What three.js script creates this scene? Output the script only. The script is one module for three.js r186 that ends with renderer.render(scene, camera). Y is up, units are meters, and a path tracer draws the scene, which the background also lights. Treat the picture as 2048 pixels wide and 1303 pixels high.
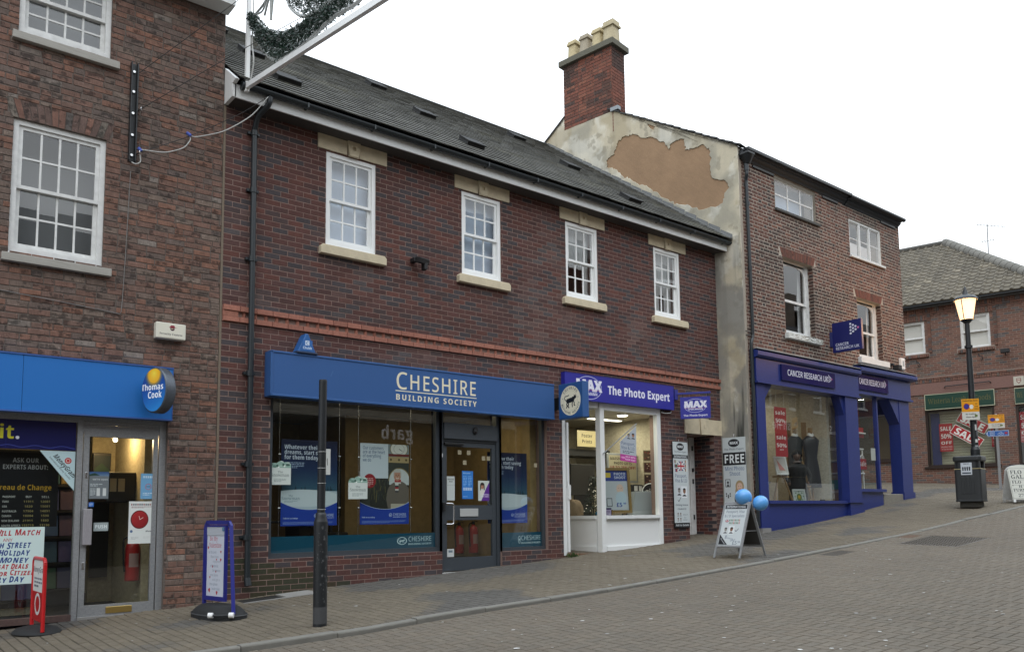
import * as THREE from 'three';
import { mergeGeometries } from 'three/addons/utils/BufferGeometryUtils.js';
import { RoundedBoxGeometry } from 'three/addons/geometries/RoundedBoxGeometry.js';
import { RectAreaLightUniformsLib } from 'three/addons/lights/RectAreaLightUniformsLib.js';

// ---------- camera, sky, sun, exposure ----------
const V3 = THREE.Vector3;
const scene = new THREE.Scene();
const EYE = new V3(0, 1.5, 10.6);
// a level-ish lens with front rise: the picture is the upper part of a taller frame
const FOCAL = 1650, FULL_W = 2048, SHOWN_H = 1303, CENTRE = 870.5;
const camera = new THREE.PerspectiveCamera(2 * Math.atan(CENTRE / FOCAL) * 180 / Math.PI, FULL_W / (2 * CENTRE), 0.1, 900);
camera.position.copy(EYE);
camera.up.set(-0.05132071, 0.99540304, 0.08086396);
camera.lookAt(EYE.x + 0.62971854, EYE.y + 0.09509929, EYE.z - 0.77098034);
camera.setViewOffset(FULL_W, 2 * CENTRE, 0, 0, FULL_W, SHOWN_H);
camera.updateMatrixWorld(true);

const renderer = new THREE.WebGLRenderer({ antialias: true });
renderer.setSize(1024, 651);
renderer.toneMapping = THREE.LinearToneMapping;
renderer.toneMappingExposure = 1.0;
renderer.shadowMap.enabled = true;
RectAreaLightUniformsLib.init();

function mulberry(a) {
  return () => { a |= 0; a = (a + 0x6d2b79f5) | 0; let t = Math.imul(a ^ (a >>> 15), 1 | a); t = (t + Math.imul(t ^ (t >>> 7), 61 | t)) ^ t; return ((t ^ (t >>> 14)) >>> 0) / 4294967296; };
}
const hash2 = (x, y, s) => { let h = Math.imul(x, 374761393) + Math.imul(y, 668265263) + Math.imul(s, 974634777); h = Math.imul(h ^ (h >>> 13), 1274126177); return ((h ^ (h >>> 16)) >>> 0) / 4294967296; };
// value noise that repeats every p cells
function vnoise(x, y, p, s) {
  const xi = Math.floor(x), yi = Math.floor(y), fx = x - xi, fy = y - yi, u = fx * fx * (3 - 2 * fx), v = fy * fy * (3 - 2 * fy), px = p[0] ?? p, py = p[1] ?? p, m = (a, q) => ((a % q) + q) % q;
  const a = hash2(m(xi, px), m(yi, py), s), b = hash2(m(xi + 1, px), m(yi, py), s), c = hash2(m(xi, px), m(yi + 1, py), s), d = hash2(m(xi + 1, px), m(yi + 1, py), s);
  return a + (b - a) * u + (c - a) * v + (a - b - c + d) * u * v;
}
function fbm(x, y, p, s, n = 4) { let t = 0, a = 0.5, w = 0; for (let i = 0; i < n; i++) { t += a * vnoise(x, y, p, s + i * 17); w += a; a *= 0.5; x *= 2; y *= 2; p = p[0] ? [p[0] * 2, p[1] * 2] : p * 2; } return t / w; }
const clamp = (x, a = 0, b = 1) => Math.min(b, Math.max(a, x)), lerp = (a, b, t) => a + (b - a) * t, sstep = (a, b, x) => { const t = clamp((x - a) / (b - a)); return t * t * (3 - 2 * t); };

// an even winter overcast: brighter towards the zenith, as such a sky is, with soft cloud structure
{
  const W = 512, H = 256, data = new Float32Array(W * H * 4);
  for (let j = 0; j < H; j++) {
    const up = ((j + 0.5) / H - 0.5) * Math.PI, s = Math.max(0, Math.sin(up));
    for (let i = 0; i < W; i++) {
      const n = fbm(i / 32, j / 16, [16, 16], 5, 4) - 0.5;
      const L = SKY_ZENITH() * (1 + 2 * s) / 3 * (1 + 0.16 * n);
      data.set([L * lerp(0.985, 0.885, s), L, L * lerp(1.0, 1.13, s), 1], (j * W + i) * 4);
    }
  }
  const sky = new THREE.DataTexture(data, W, H, THREE.RGBAFormat, THREE.FloatType);
  sky.mapping = THREE.EquirectangularReflectionMapping; sky.magFilter = THREE.LinearFilter; sky.minFilter = THREE.LinearFilter; sky.wrapS = THREE.RepeatWrapping; sky.needsUpdate = true;
  scene.background = sky; scene.environment = sky;
}
function SKY_ZENITH() { return 2.7; }
const sun = new THREE.DirectionalLight(0xfff4e6, 0.5);
sun.position.set(-14, 40, 26); sun.target.position.set(8, 0, 0); sun.castShadow = true; sun.shadow.radius = 60;
sun.shadow.camera.left = -40; sun.shadow.camera.right = 40; sun.shadow.camera.top = 40; sun.shadow.camera.bottom = -40; sun.shadow.camera.far = 120;
scene.add(sun, sun.target);

// ---------- helpers ----------
const BASE = new WeakMap(), USED = new Map();
function numbered(n) { const k = USED.get(n) ?? 0; USED.set(n, k + 1); return k ? n + '_' + String(k).padStart(3, '0') : n; }
function tag(o, label, category, group, kind) { if (label) o.userData.label = label; if (category) o.userData.category = category; if (group) o.userData.group = group; if (kind) o.userData.kind = kind; return o; }
// a thing: a Group at its base; shapes of its parts are given in world metres unless own is set
function thing(name, label, category, p = [0, 0, 0], { group, turn = 0, own = false } = {}) {
  const o = new THREE.Group(); o.name = numbered(name); scene.add(o); o.position.set(...p); o.rotation.y = turn; tag(o, label, category, group);
  BASE.set(o, own ? [0, 0, 0] : p); return o;
}
function part(name, geo, mat, parent, kind) {
  const b = BASE.get(parent);
  if (b && (b[0] || b[1] || b[2])) { geo = geo.clone(); geo.translate(-b[0], -b[1], -b[2]); }
  const m = new THREE.Mesh(geo, mat); m.name = name; m.castShadow = m.receiveShadow = true; if (b) BASE.set(m, b); if (kind) m.userData.kind = kind;
  parent.add(m); return m;
}
function single(name, geo, mat, label, category, group) { const m = part(numbered(name), geo, mat, scene); return tag(m, label, category, group); }
function struct(name, geo, mat) { const m = part(name, geo, mat, scene); m.userData.kind = 'structure'; return m; }

class MB {                                                                // collects faces, boxes and other geometries into one
  constructor() { this.p = []; this.n = []; this.t = []; this.c = []; }
  face(pts, col = [1, 1, 1], uvs) {
    const a = pts[0], b = pts[1], d = pts[pts.length - 1];
    let nx = (b[1] - a[1]) * (d[2] - a[2]) - (b[2] - a[2]) * (d[1] - a[1]), ny = (b[2] - a[2]) * (d[0] - a[0]) - (b[0] - a[0]) * (d[2] - a[2]), nz = (b[0] - a[0]) * (d[1] - a[1]) - (b[1] - a[1]) * (d[0] - a[0]);
    const l = Math.hypot(nx, ny, nz) || 1; nx /= l; ny /= l; nz /= l;
    const ax = Math.abs(nx), ay = Math.abs(ny), az = Math.abs(nz), o = this.uo ?? [0, 0];
    const uv = uvs ?? pts.map((q) => (az >= ax && az >= ay ? [q[0] + o[0], q[1] + o[1]] : ax >= ay ? [q[2] + o[0], q[1] + o[1]] : [q[0] + o[0], q[2] + o[1]]));
    for (let i = 1; i < pts.length - 1; i++) for (const k of [0, i, i + 1]) { this.p.push(...pts[k]); this.n.push(nx, ny, nz); this.t.push(...uv[k]); this.c.push(...col); }
    return this;
  }
  box(x0, x1, y0, y1, z0, z1, col, skip = '') {
    const f = (k, ...q) => skip.includes(k) || this.face(q, col);
    f('f', [x0, y0, z1], [x1, y0, z1], [x1, y1, z1], [x0, y1, z1]); f('b', [x1, y0, z0], [x0, y0, z0], [x0, y1, z0], [x1, y1, z0]);
    f('l', [x0, y0, z0], [x0, y0, z1], [x0, y1, z1], [x0, y1, z0]); f('r', [x1, y0, z1], [x1, y0, z0], [x1, y1, z0], [x1, y1, z1]);
    f('t', [x0, y1, z1], [x1, y1, z1], [x1, y1, z0], [x0, y1, z0]); f('d', [x0, y0, z0], [x1, y0, z0], [x1, y0, z1], [x0, y0, z1]);
    return this;
  }
  // a slab whose front has chamfered edges
  slab(x0, x1, y0, y1, z0, z1, b, col) {
    const o = [[x0, y0], [x1, y0], [x1, y1], [x0, y1]], i = [[x0 + b, y0 + b], [x1 - b, y0 + b], [x1 - b, y1 - b], [x0 + b, y1 - b]];
    this.face(i.map((q) => [...q, z1]), col);
    for (let k = 0; k < 4; k++) { const m = (k + 1) % 4; this.face([[...o[k], z1 - b], [...o[m], z1 - b], [...i[m], z1], [...i[k], z1]], col); this.face([[...o[k], z0], [...o[m], z0], [...o[m], z1 - b], [...o[k], z1 - b]], col); }
    return this;
  }
  add(g, m, col = [1, 1, 1]) {
    g = g.index ? g.toNonIndexed() : g.clone(); if (m) g.applyMatrix4(m);
    const n = g.attributes.position.count;
    for (const v of g.attributes.position.array) this.p.push(v); for (const v of g.attributes.normal.array) this.n.push(v);
    const uv = g.attributes.uv; for (let i = 0; i < n; i++) { this.t.push(uv ? uv.getX(i) : 0, uv ? uv.getY(i) : 0); this.c.push(...col); }
    return this;
  }
  rbox(x0, x1, y0, y1, z0, z1, r = 0.005, seg = 2) { const g = new RoundedBoxGeometry(x1 - x0, y1 - y0, z1 - z0, seg, Math.min(r, (x1 - x0) / 2.01, (y1 - y0) / 2.01, (z1 - z0) / 2.01)); return this.add(g, M4((x0 + x1) / 2, (y0 + y1) / 2, (z0 + z1) / 2)); }
  tube(pts, r, seg = 8, closed = false) {
    const c = pts.length === 2 ? new THREE.LineCurve3(V(pts[0]), V(pts[1])) : new THREE.CatmullRomCurve3(pts.map(V), closed, 'catmullrom', 0.4);
    return this.add(new THREE.TubeGeometry(c, pts.length === 2 ? 1 : pts.length * 6, r, seg, closed));
  }
  rod(a, b, r, r2 = r, seg = 12) {                                        // a capped cylinder from a to b
    const A = V(a), B = V(b), d = B.clone().sub(A), g = new THREE.CylinderGeometry(r2, r, d.length(), seg);
    const q = new THREE.Quaternion().setFromUnitVectors(new V3(0, 1, 0), d.clone().normalize());
    return this.add(g, new THREE.Matrix4().compose(A.clone().add(B).multiplyScalar(0.5), q, new V3(1, 1, 1)));
  }
  bar(a, b, w, h) {                                                       // a square bar from a to b
    const A = V(a), B = V(b), d = B.clone().sub(A), q = new THREE.Quaternion().setFromUnitVectors(new V3(0, 1, 0), d.clone().normalize());
    return this.add(new THREE.BoxGeometry(w, d.length(), h), new THREE.Matrix4().compose(A.clone().add(B).multiplyScalar(0.5), q, new V3(1, 1, 1)));
  }
  geo() {
    const g = new THREE.BufferGeometry();
    g.setAttribute('position', new THREE.Float32BufferAttribute(this.p, 3)); g.setAttribute('normal', new THREE.Float32BufferAttribute(this.n, 3));
    g.setAttribute('uv', new THREE.Float32BufferAttribute(this.t, 2)); g.setAttribute('color', new THREE.Float32BufferAttribute(this.c, 3)); return g;
  }
}
const V = (a) => (a.isVector3 ? a : new V3(...a));
const M4 = (x, y, z, ry = 0, rx = 0, rz = 0, s = 1) => new THREE.Matrix4().compose(new V3(x, y, z), new THREE.Quaternion().setFromEuler(new THREE.Euler(rx, ry, rz, 'YXZ')), Array.isArray(s) ? new V3(...s) : new V3(s, s, s));
const box = (...a) => new MB().box(...a).geo();
const rbox = (...a) => new MB().rbox(...a).geo();
// a flat print in the plane z, upright, uv 0..1
function sheet(x0, x1, y0, y1, z, back = false) {
  const m = new MB();
  if (back) m.face([[x1, y0, z], [x0, y0, z], [x0, y1, z], [x1, y1, z]], undefined, [[0, 0], [1, 0], [1, 1], [0, 1]]); else m.face([[x0, y0, z], [x1, y0, z], [x1, y1, z], [x0, y1, z]], undefined, [[0, 0], [1, 0], [1, 1], [0, 1]]);
  return m.geo();
}
// a printed board: a thin box whose front carries the print at uv 0..1, its other faces the print's edge
function board(x0, x1, y0, y1, z0, z1) {
  const m = new MB(); m.face([[x0, y0, z1], [x1, y0, z1], [x1, y1, z1], [x0, y1, z1]], undefined, [[0, 0], [1, 0], [1, 1], [0, 1]]);
  const e = [[0.003, 0.003], [0.004, 0.003], [0.004, 0.004], [0.003, 0.004]], q = (...p) => m.face(p, undefined, e);
  q([x1, y0, z0], [x0, y0, z0], [x0, y1, z0], [x1, y1, z0]); q([x0, y0, z0], [x0, y0, z1], [x0, y1, z1], [x0, y1, z0]); q([x1, y0, z1], [x1, y0, z0], [x1, y1, z0], [x1, y1, z1]);
  q([x0, y1, z1], [x1, y1, z1], [x1, y1, z0], [x0, y1, z0]); q([x0, y0, z0], [x1, y0, z0], [x1, y0, z1], [x0, y0, z1]); return m.geo();
}
const PM = new THREE.Matrix4(); PM.multiplyMatrices(camera.projectionMatrix, camera.matrixWorldInverse);
// how large a piece at p shows (0 outside the picture): chooses which pieces become parts
function shows(p, area, n) { const q = V(p), d = EYE.clone().sub(q), l = d.length(), c = n ? Math.max(0, d.dot(V(n)) / l) : 1; const s = q.clone().applyMatrix4(PM); return Math.abs(s.x) > 1.02 || Math.abs(s.y) > 1.02 || s.z > 1 ? 0 : (area * c) / (l * l); }
// pieces [{geo, score}]: the 300 that show largest become parts of their own, the rest one part
function pieces(name, restName, list, mat, parent, most = 300) {
  const order = list.map((p, i) => [p.score, i]).filter((a) => a[0] > 0).sort((a, b) => b[0] - a[0]).slice(0, most), own = new Set(order.map((a) => a[1]));
  const rest = [];
  list.forEach((p, i) => { if (own.has(i)) part(name, p.mb.geo(), mat, parent); else rest.push(p.mb); });
  if (rest.length) { const m = new MB(); m.p = rest.flatMap((r) => r.p); m.n = rest.flatMap((r) => r.n); m.t = rest.flatMap((r) => r.t); m.c = rest.flatMap((r) => r.c); part(restName, m.geo(), mat, parent, 'stuff'); }
}
// ---------- materials ----------
const lin = (r, g, b) => new THREE.Color().setRGB(r, g, b);
function dtex(n, fn, srgb = false) {                                       // an n x n computed texture, fn -> [r, g, b] or grey in 0..1
  const d = new Uint8Array(n * n * 4);
  for (let j = 0; j < n; j++) for (let i = 0; i < n; i++) { const v = fn(i / n, j / n, i, j), a = typeof v === 'number' ? [v, v, v] : v, o = (j * n + i) * 4; for (let k = 0; k < 3; k++) d[o + k] = Math.round(clamp(a[k]) * 255); d[o + 3] = 255; }
  const t = new THREE.DataTexture(d, n, n); t.wrapS = t.wrapT = THREE.RepeatWrapping; t.magFilter = THREE.LinearFilter; t.minFilter = THREE.LinearMipmapLinearFilter; t.generateMipmaps = true; t.needsUpdate = true; if (srgb) t.colorSpace = THREE.SRGBColorSpace; return t;
}
const rep = (t, sx, sy = sx) => { const c = t.clone(); c.repeat.set(sx, sy); c.needsUpdate = true; return c; };
const grainT = dtex(512, (u, v, i, j) => { const a = fbm(u * 16, v * 16, 16, 3, 4), s = hash2(i, j, 9); return 0.62 + 0.36 * a + (s > 0.9 ? -0.2 : 0) + (s < 0.06 ? 0.12 : 0); });
const rusticT = dtex(512, (u, v, i, j) => { // dragged, sooty, lime-flecked brick faces
  const a = fbm(u * 10, v * 14, [10, 14], 21, 3), drag = fbm(u * 96, v * 8, [96, 8], 44, 2), fleck = fbm(u * 24, v * 24, 24, 71, 3), soot = fbm(u * 7, v * 7, 7, 90, 4), s = hash2(i, j, 19);
  let k = 0.5 + 0.32 * a + 0.22 * (drag - 0.5) * 2 * 0.6; k *= 1 - 0.6 * sstep(0.55, 0.72, soot); const w = sstep(0.66, 0.8, fleck) * 0.45; k += (s - 0.5) * 0.2;
  return [k + w * 0.5, k + w * 0.62, k + w * 0.66];
});
const oldT = dtex(512, (u, v, i, j) => { const a = fbm(u * 12, v * 12, 12, 121, 4), soot = fbm(u * 5, v * 5, 5, 190, 4), s = hash2(i, j, 119); return 0.6 + 0.35 * a - 0.35 * sstep(0.55, 0.75, soot) + (s - 0.5) * 0.22; });
const stoneT = dtex(512, (u, v, i, j) => { const a = fbm(u * 8, v * 8, 8, 31, 5), s = hash2(i, j, 29); return 0.72 + 0.25 * a + (s > 0.93 ? -0.16 : 0); });
const paverT = dtex(512, (u, v, i, j) => { const a = fbm(u * 8, v * 8, 8, 51, 3), s = hash2(i, j, 59), s2 = hash2(i >> 1, j >> 1, 61); return 0.66 + 0.2 * a + (s - 0.5) * 0.34 + (s2 > 0.93 ? -0.22 : s2 < 0.05 ? 0.16 : 0); });
const slateT = dtex(512, (u, v, i, j) => { const a = fbm(u * 6, v * 20, [6, 20], 77, 4), l = fbm(u * 10, v * 10, 10, 83, 4), s = hash2(i, j, 79); const m = sstep(0.62, 0.74, l) * 0.35; return [0.58 + 0.35 * a + m * 0.5 + (s - 0.5) * 0.14, 0.58 + 0.35 * a + m * 0.52 + (s - 0.5) * 0.14, 0.58 + 0.35 * a + m * 0.3 + (s - 0.5) * 0.14]; });
const fineT = dtex(256, (u, v, i, j) => 0.5 + 0.5 * (0.5 * fbm(u * 32, v * 32, 32, 8, 2) + 0.5 * hash2(i, j, 4)));
function std(c, o = {}) { const m = new THREE.MeshStandardMaterial({ color: Array.isArray(c) ? lin(...c) : c, roughness: 0.7, ...o }); return m; }
const grain = (c, t, s, o = {}) => std(c, { map: rep(t, s), bumpMap: rep(t, s), bumpScale: 0.002, roughness: 0.92, ...o });
const VC = (t, s, o = {}) => grain([1, 1, 1], t, s, { vertexColors: true, ...o });

const M = {
  brickNew: VC(grainT, 2.2), brickRustic: VC(rusticT, 1.9, { bumpScale: 0.004 }), brickOld: VC(oldT, 2.0, { bumpScale: 0.004 }), brickFar: VC(grainT, 1.2),
  mortarNew: grain([0.32, 0.215, 0.18], fineT, 3), mortarRustic: grain([0.17, 0.14, 0.12], fineT, 3), mortarOld: grain([0.54, 0.47, 0.39], fineT, 3), mortarFar: grain([0.36, 0.28, 0.23], fineT, 3),
  terracotta: VC(grainT, 2.5), stone: grain([0.72, 0.62, 0.44], stoneT, 1.6), sill: grain([0.42, 0.4, 0.36], stoneT, 1.5), concrete: grain([0.3, 0.29, 0.27], stoneT, 1.1),
  pvc: std([0.86, 0.87, 0.86], { roughness: 0.35 }), paint: std([0.76, 0.77, 0.76], { roughness: 0.45 }), oldPaint: grain([0.82, 0.82, 0.8], stoneT, 2.4, { roughness: 0.6 }),
  blackIron: grain([0.018, 0.021, 0.024], fineT, 4, { roughness: 0.42, bumpScale: 0.0005 }), pipeGrey: std([0.016, 0.022, 0.026], { roughness: 0.38 }), dark: std([0.012, 0.012, 0.013], { roughness: 0.6 }),
  alu: grain([0.42, 0.43, 0.44], fineT, 3, { roughness: 0.42, metalness: 0.35, bumpScale: 0.0003 }), greyFrame: grain([0.062, 0.074, 0.088], fineT, 5, { roughness: 0.5, bumpScale: 0.0003 }), chrome: std([0.7, 0.7, 0.7], { roughness: 0.25, metalness: 1 }),
  glass: new THREE.MeshPhysicalMaterial({ color: 0xffffff, roughness: 0, transmission: 1, thickness: 0, ior: 1.9 }),
  shopGlass: new THREE.MeshPhysicalMaterial({ color: lin(0.86, 0.9, 0.88), roughness: 0, transmission: 1, thickness: 0, ior: 1.75 }),
  slate: VC(slateT, 1.3), blind: std([0.5, 0.59, 0.7], { roughness: 0.9 }), curtain: std([0.5, 0.52, 0.52], { roughness: 0.95 }),  // blind: pale cloth with the blue of the reflected sky put into its colour
  rubber: grain([0.022, 0.023, 0.024], fineT, 6, { roughness: 0.8 }), wood: grain([0.34, 0.22, 0.11], grainT, 3), brass: std([0.6, 0.42, 0.14], { metalness: 0.9, roughness: 0.35 }),
  cream: grain([0.62, 0.55, 0.4], fineT, 1), carpet: grain([0.03, 0.034, 0.045], fineT, 8), white: std([0.78, 0.78, 0.77], { roughness: 0.6 }), grey: std([0.33, 0.35, 0.36], { roughness: 0.6 }),
  red: std([0.42, 0.02, 0.02], { roughness: 0.35 }), crBlue: grain([0.024, 0.043, 0.225], fineT, 2.2, { roughness: 0.33, bumpScale: 0.0005 }), cableThin: std([0.2, 0.19, 0.18], { roughness: 0.7 }), crBlueDark: std([0.012, 0.016, 0.11], { roughness: 0.35 }),
  cable: std([0.5, 0.5, 0.48], { roughness: 0.6 }), cableDark: std([0.03, 0.03, 0.03]), moss: grain([0.05, 0.07, 0.02], paverT, 5),
  lead: grain([0.3, 0.33, 0.35], stoneT, 3, { roughness: 0.5, metalness: 0.3 }),
};
// canvas prints
const C = (w, h, draw) => {
  const c = document.createElement('canvas'); c.width = w; c.height = h; const g = c.getContext('2d'); draw(g, w, h);
  const t = new THREE.CanvasTexture(c); t.colorSpace = THREE.SRGBColorSpace; t.wrapS = t.wrapT = THREE.ClampToEdgeWrapping; t.anisotropy = 8; return t;
};
const print = (w, h, draw, o = {}) => new THREE.MeshStandardMaterial({ map: C(w, h, draw), roughness: 0.45, ...o });
const fill = (g, col, x, y, w, h) => { g.fillStyle = col; g.fillRect(x, y, w, h); };
// text fitted to a width: sx squeezes or stretches the letters
function text(g, s, x, y, size, col, { font = 'sans-serif', weight = 'bold', align = 'left', width = 0, stroke = 0, spacing = 0, rot = 0, it = false } = {}) {
  g.save(); g.translate(x, y); if (rot) g.rotate(rot); g.font = (it ? 'italic ' : '') + weight + ' ' + size + 'px ' + font; g.fillStyle = col; g.textBaseline = 'alphabetic';
  if (spacing) { let tot = 0; const ws = [...s].map((ch) => { const w = g.measureText(ch).width; tot += w + spacing; return w; }); tot -= spacing; const k = width ? width / tot : 1; g.scale(k, 1); let px = align === 'center' ? -tot / 2 : align === 'right' ? -tot : 0; [...s].forEach((ch, i) => { g.fillText(ch, px, 0); px += ws[i] + spacing; }); g.restore(); return; }
  const w = g.measureText(s).width, k = width ? width / w : 1; g.scale(k, 1); const px = align === 'center' ? -w / 2 : align === 'right' ? -w : 0;
  g.fillText(s, px, 0); if (stroke) { g.strokeStyle = col; g.lineWidth = stroke; g.lineJoin = 'round'; g.strokeText(s, px, 0); } g.restore();
}
function oval(g, x, y, rx, ry, col, line, lw) { g.beginPath(); g.ellipse(x, y, rx, ry, 0, 0, Math.PI * 2); if (col) { g.fillStyle = col; g.fill(); } if (line) { g.strokeStyle = line; g.lineWidth = lw; g.stroke(); } }
function poly(g, pts, col) { g.beginPath(); pts.forEach((p, i) => (i ? g.lineTo(...p) : g.moveTo(...p))); g.closePath(); g.fillStyle = col; g.fill(); }
function greek(g, x, y, w, n, lh, col, seed = 1) { const r = mulberry(seed); g.fillStyle = col; for (let i = 0; i < n; i++) { let px = x; const end = x + w * (i === n - 1 ? 0.6 : 0.9 + r() * 0.1); while (px < end) { const ww = Math.min(end - px, lh * (0.6 + r() * 1.8)); g.fillRect(px, y + i * lh, ww, lh * 0.5); px += ww + lh * 0.35; } } }
// ---------- the ground: a street that climbs to the right, a pavement along the shops, a flush kerb, a paved roadway ----------
const knots = (t) => (x) => { if (x <= t[0][0]) return t[0][1]; for (let i = 1; i < t.length; i++) if (x <= t[i][0]) return lerp(t[i - 1][1], t[i][1], (x - t[i - 1][0]) / (t[i][0] - t[i - 1][0])); return t[t.length - 1][1]; };
const baseK = knots([[-60, -2.6], [-10, -0.35], [0, 0.22], [3, 0.385], [5.3, 0.53], [7.2, 0.6], [9.4, 0.72], [12.4, 0.9], [14.3, 1.05], [14.9, 1.1], [16.4, 1.22], [18.2, 1.41], [20, 1.66], [21.4, 1.83], [26, 2.13], [30, 2.27], [60, 3.4], [200, 6]]);
const baseY = (x) => { let t = 0; for (let k = -2; k <= 2; k++) t += baseK(x + k * 0.35); return t / 5; };
const crossFall = knots([[20, 0.025], [30, 0.06]]);
const groundY = (x, z) => baseY(x) - crossFall(x) * clamp(z, -6, 13);
const kerbZ = knots([[-12, 1.6], [2.5, 2.78], [3.2, 2.9], [4.2, 3.04], [8, 3.04], [13, 3.1], [15.5, 3.19], [17.8, 3.25], [20.1, 3.64], [24, 4.6], [40, 9]]);
const drop = knots([[4, 0.045], [9, 0.03], [15, 0.008]]);                  // how far the roadway lies under the kerb
{
  const rows = [-60, -30, -16, -8, -4, -2, 0, 1, 2, 3, 4, 5, 6, 7, 8, 9, 10, 11, 12, 13, 16, 24, 60], cols = [-200, -90, -40, -20]; for (let x = -14; x <= 34; x += 1) cols.push(x); cols.push(40, 60, 100, 200);
  const m = new MB(), p = (x, z) => [x, groundY(x, z) - 0.075, z];
  for (let i = 1; i < cols.length; i++) for (let j = 1; j < rows.length; j++) m.face([p(cols[i - 1], rows[j]), p(cols[i], rows[j]), p(cols[i], rows[j - 1]), p(cols[i - 1], rows[j - 1])]);
  struct('ground', m.geo(), grain([0.08, 0.075, 0.065], paverT, 1.5));
}
const VCG = (o = {}) => VC(paverT, 2.6, { roughness: 0.95, bumpScale: 0.003, ...o });
const jointMat = grain([0.014, 0.013, 0.011], paverT, 4);
// one paving block with chamfered arrises, following the ground
function blockOnGround(x0, x1, z0, z1, lift, ch, col, tilt) {
  const m = new MB(), y = (x, z) => groundY(x, z) + lift + (tilt ? tilt[0] * (x - x0) + tilt[1] * (z - z0) + tilt[2] : 0); m.uo = [tilt ? tilt[3] : 0, tilt ? tilt[4] : 0];
  const o = [[x0, z1], [x1, z1], [x1, z0], [x0, z0]], i = [[x0 + ch, z1 - ch], [x1 - ch, z1 - ch], [x1 - ch, z0 + ch], [x0 + ch, z0 + ch]];
  m.face(i.map((q) => [q[0], y(...q), q[1]]), col);
  for (let k = 0; k < 4; k++) { const n = (k + 1) % 4; m.face([[o[k][0], y(...o[k]) - ch * 1.6, o[k][1]], [o[n][0], y(...o[n]) - ch * 1.6, o[n][1]], [i[n][0], y(...i[n]), i[n][1]], [i[k][0], y(...i[k]), i[k][1]]], col); }
  return m;
}
function gridSheet(x0, x1, zf0, zf1, lift, nx, nz) {
  const m = new MB(), p = (i, j) => { const x = lerp(x0, x1, i / nx), z = lerp(zf0(x), zf1(x), j / nz); return [x, groundY(x, z) + lift(x), z]; };
  for (let i = 0; i < nx; i++) for (let j = 0; j < nz; j++) m.face([p(i, j + 1), p(i + 1, j + 1), p(i + 1, j), p(i, j)]);
  return m.geo();
}
const covers = [[12.1, 12.75, 3.22, 3.75]];                               // openings in the paving for iron covers: filled in below
const inCover = (x0, x1, z0, z1, list) => list.some((c) => x0 < c[1] && x1 > c[0] && z0 < c[3] && z1 > c[2]);
const roadCovers = [[12.3, 12.95, 3.3, 3.62], [14.05, 15.35, 3.75, 4.75], [14.9, 15.35, 3.34, 3.6]], paveCovers = [[10.45, 10.75, 0.62, 0.86], [4.0, 4.55, 0.05, 0.42]];
{
  const road = struct('road', gridSheet(-12, 33, (x) => kerbZ(x) + 0.13, () => 14, (x) => -drop(x) - 0.012, 90, 12), jointMat);
  const r = mulberry(11), w = 0.1, g = 0.0031, mat = VCG(), list = [];
  const tone = (x, z) => { const a = fbm(x * 0.6 + 40, z * 0.6 + 40, 400, 7, 5) - 0.5, b = r() - 0.5, k = 1 + 0.42 * a + 0.09 * b, warm = (r() - 0.5) * 0.04; return [0.178 * k * (1 + warm), 0.149 * k, 0.114 * k * (1 - warm)]; };
  const put = (x0, x1, z0, z1) => {
    const xm = (x0 + x1) / 2, zk = kerbZ(xm) + 0.135; if (z1 < zk + 0.02 || z1 > 13.9) return; z0 = Math.max(z0, zk);
    let q = [[x0, x1, z0, z1]]; if (inCover(x0, x1, z0, z1, roadCovers)) for (const c of roadCovers) q = cut(q, c);
    const col = tone(xm, z0), tilt = [(r() - 0.5) * 0.007, (r() - 0.5) * 0.007, (r() - 0.5) * 0.003, r() * 3, r() * 3];
    for (const [a, b, c, d] of q) if (b - a > 0.02 && d - c > 0.02) list.push({ mb: blockOnGround(a + g, b - g, c + g, d - g, -drop(xm), 0.0045, col, tilt), score: shows([xm, groundY(xm, z0), z0], (b - a) * (d - c), [0, 1, 0]) });
  };
  for (let a = 0; a < 370; a++) for (let b = 0; b < 115; b++) { const d = ((a - b) % 4 + 4) % 4, x = -6 + a * w, z = 2.6 + b * w; if (x < 1 && z < 9 && x + 3 < 0) continue; if (d === 0) put(x, x + 2 * w, z, z + w); else if (d === 3) put(x, x + w, z, z + 2 * w); }
  pieces('paver', 'paving', list, mat, road);
}
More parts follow.
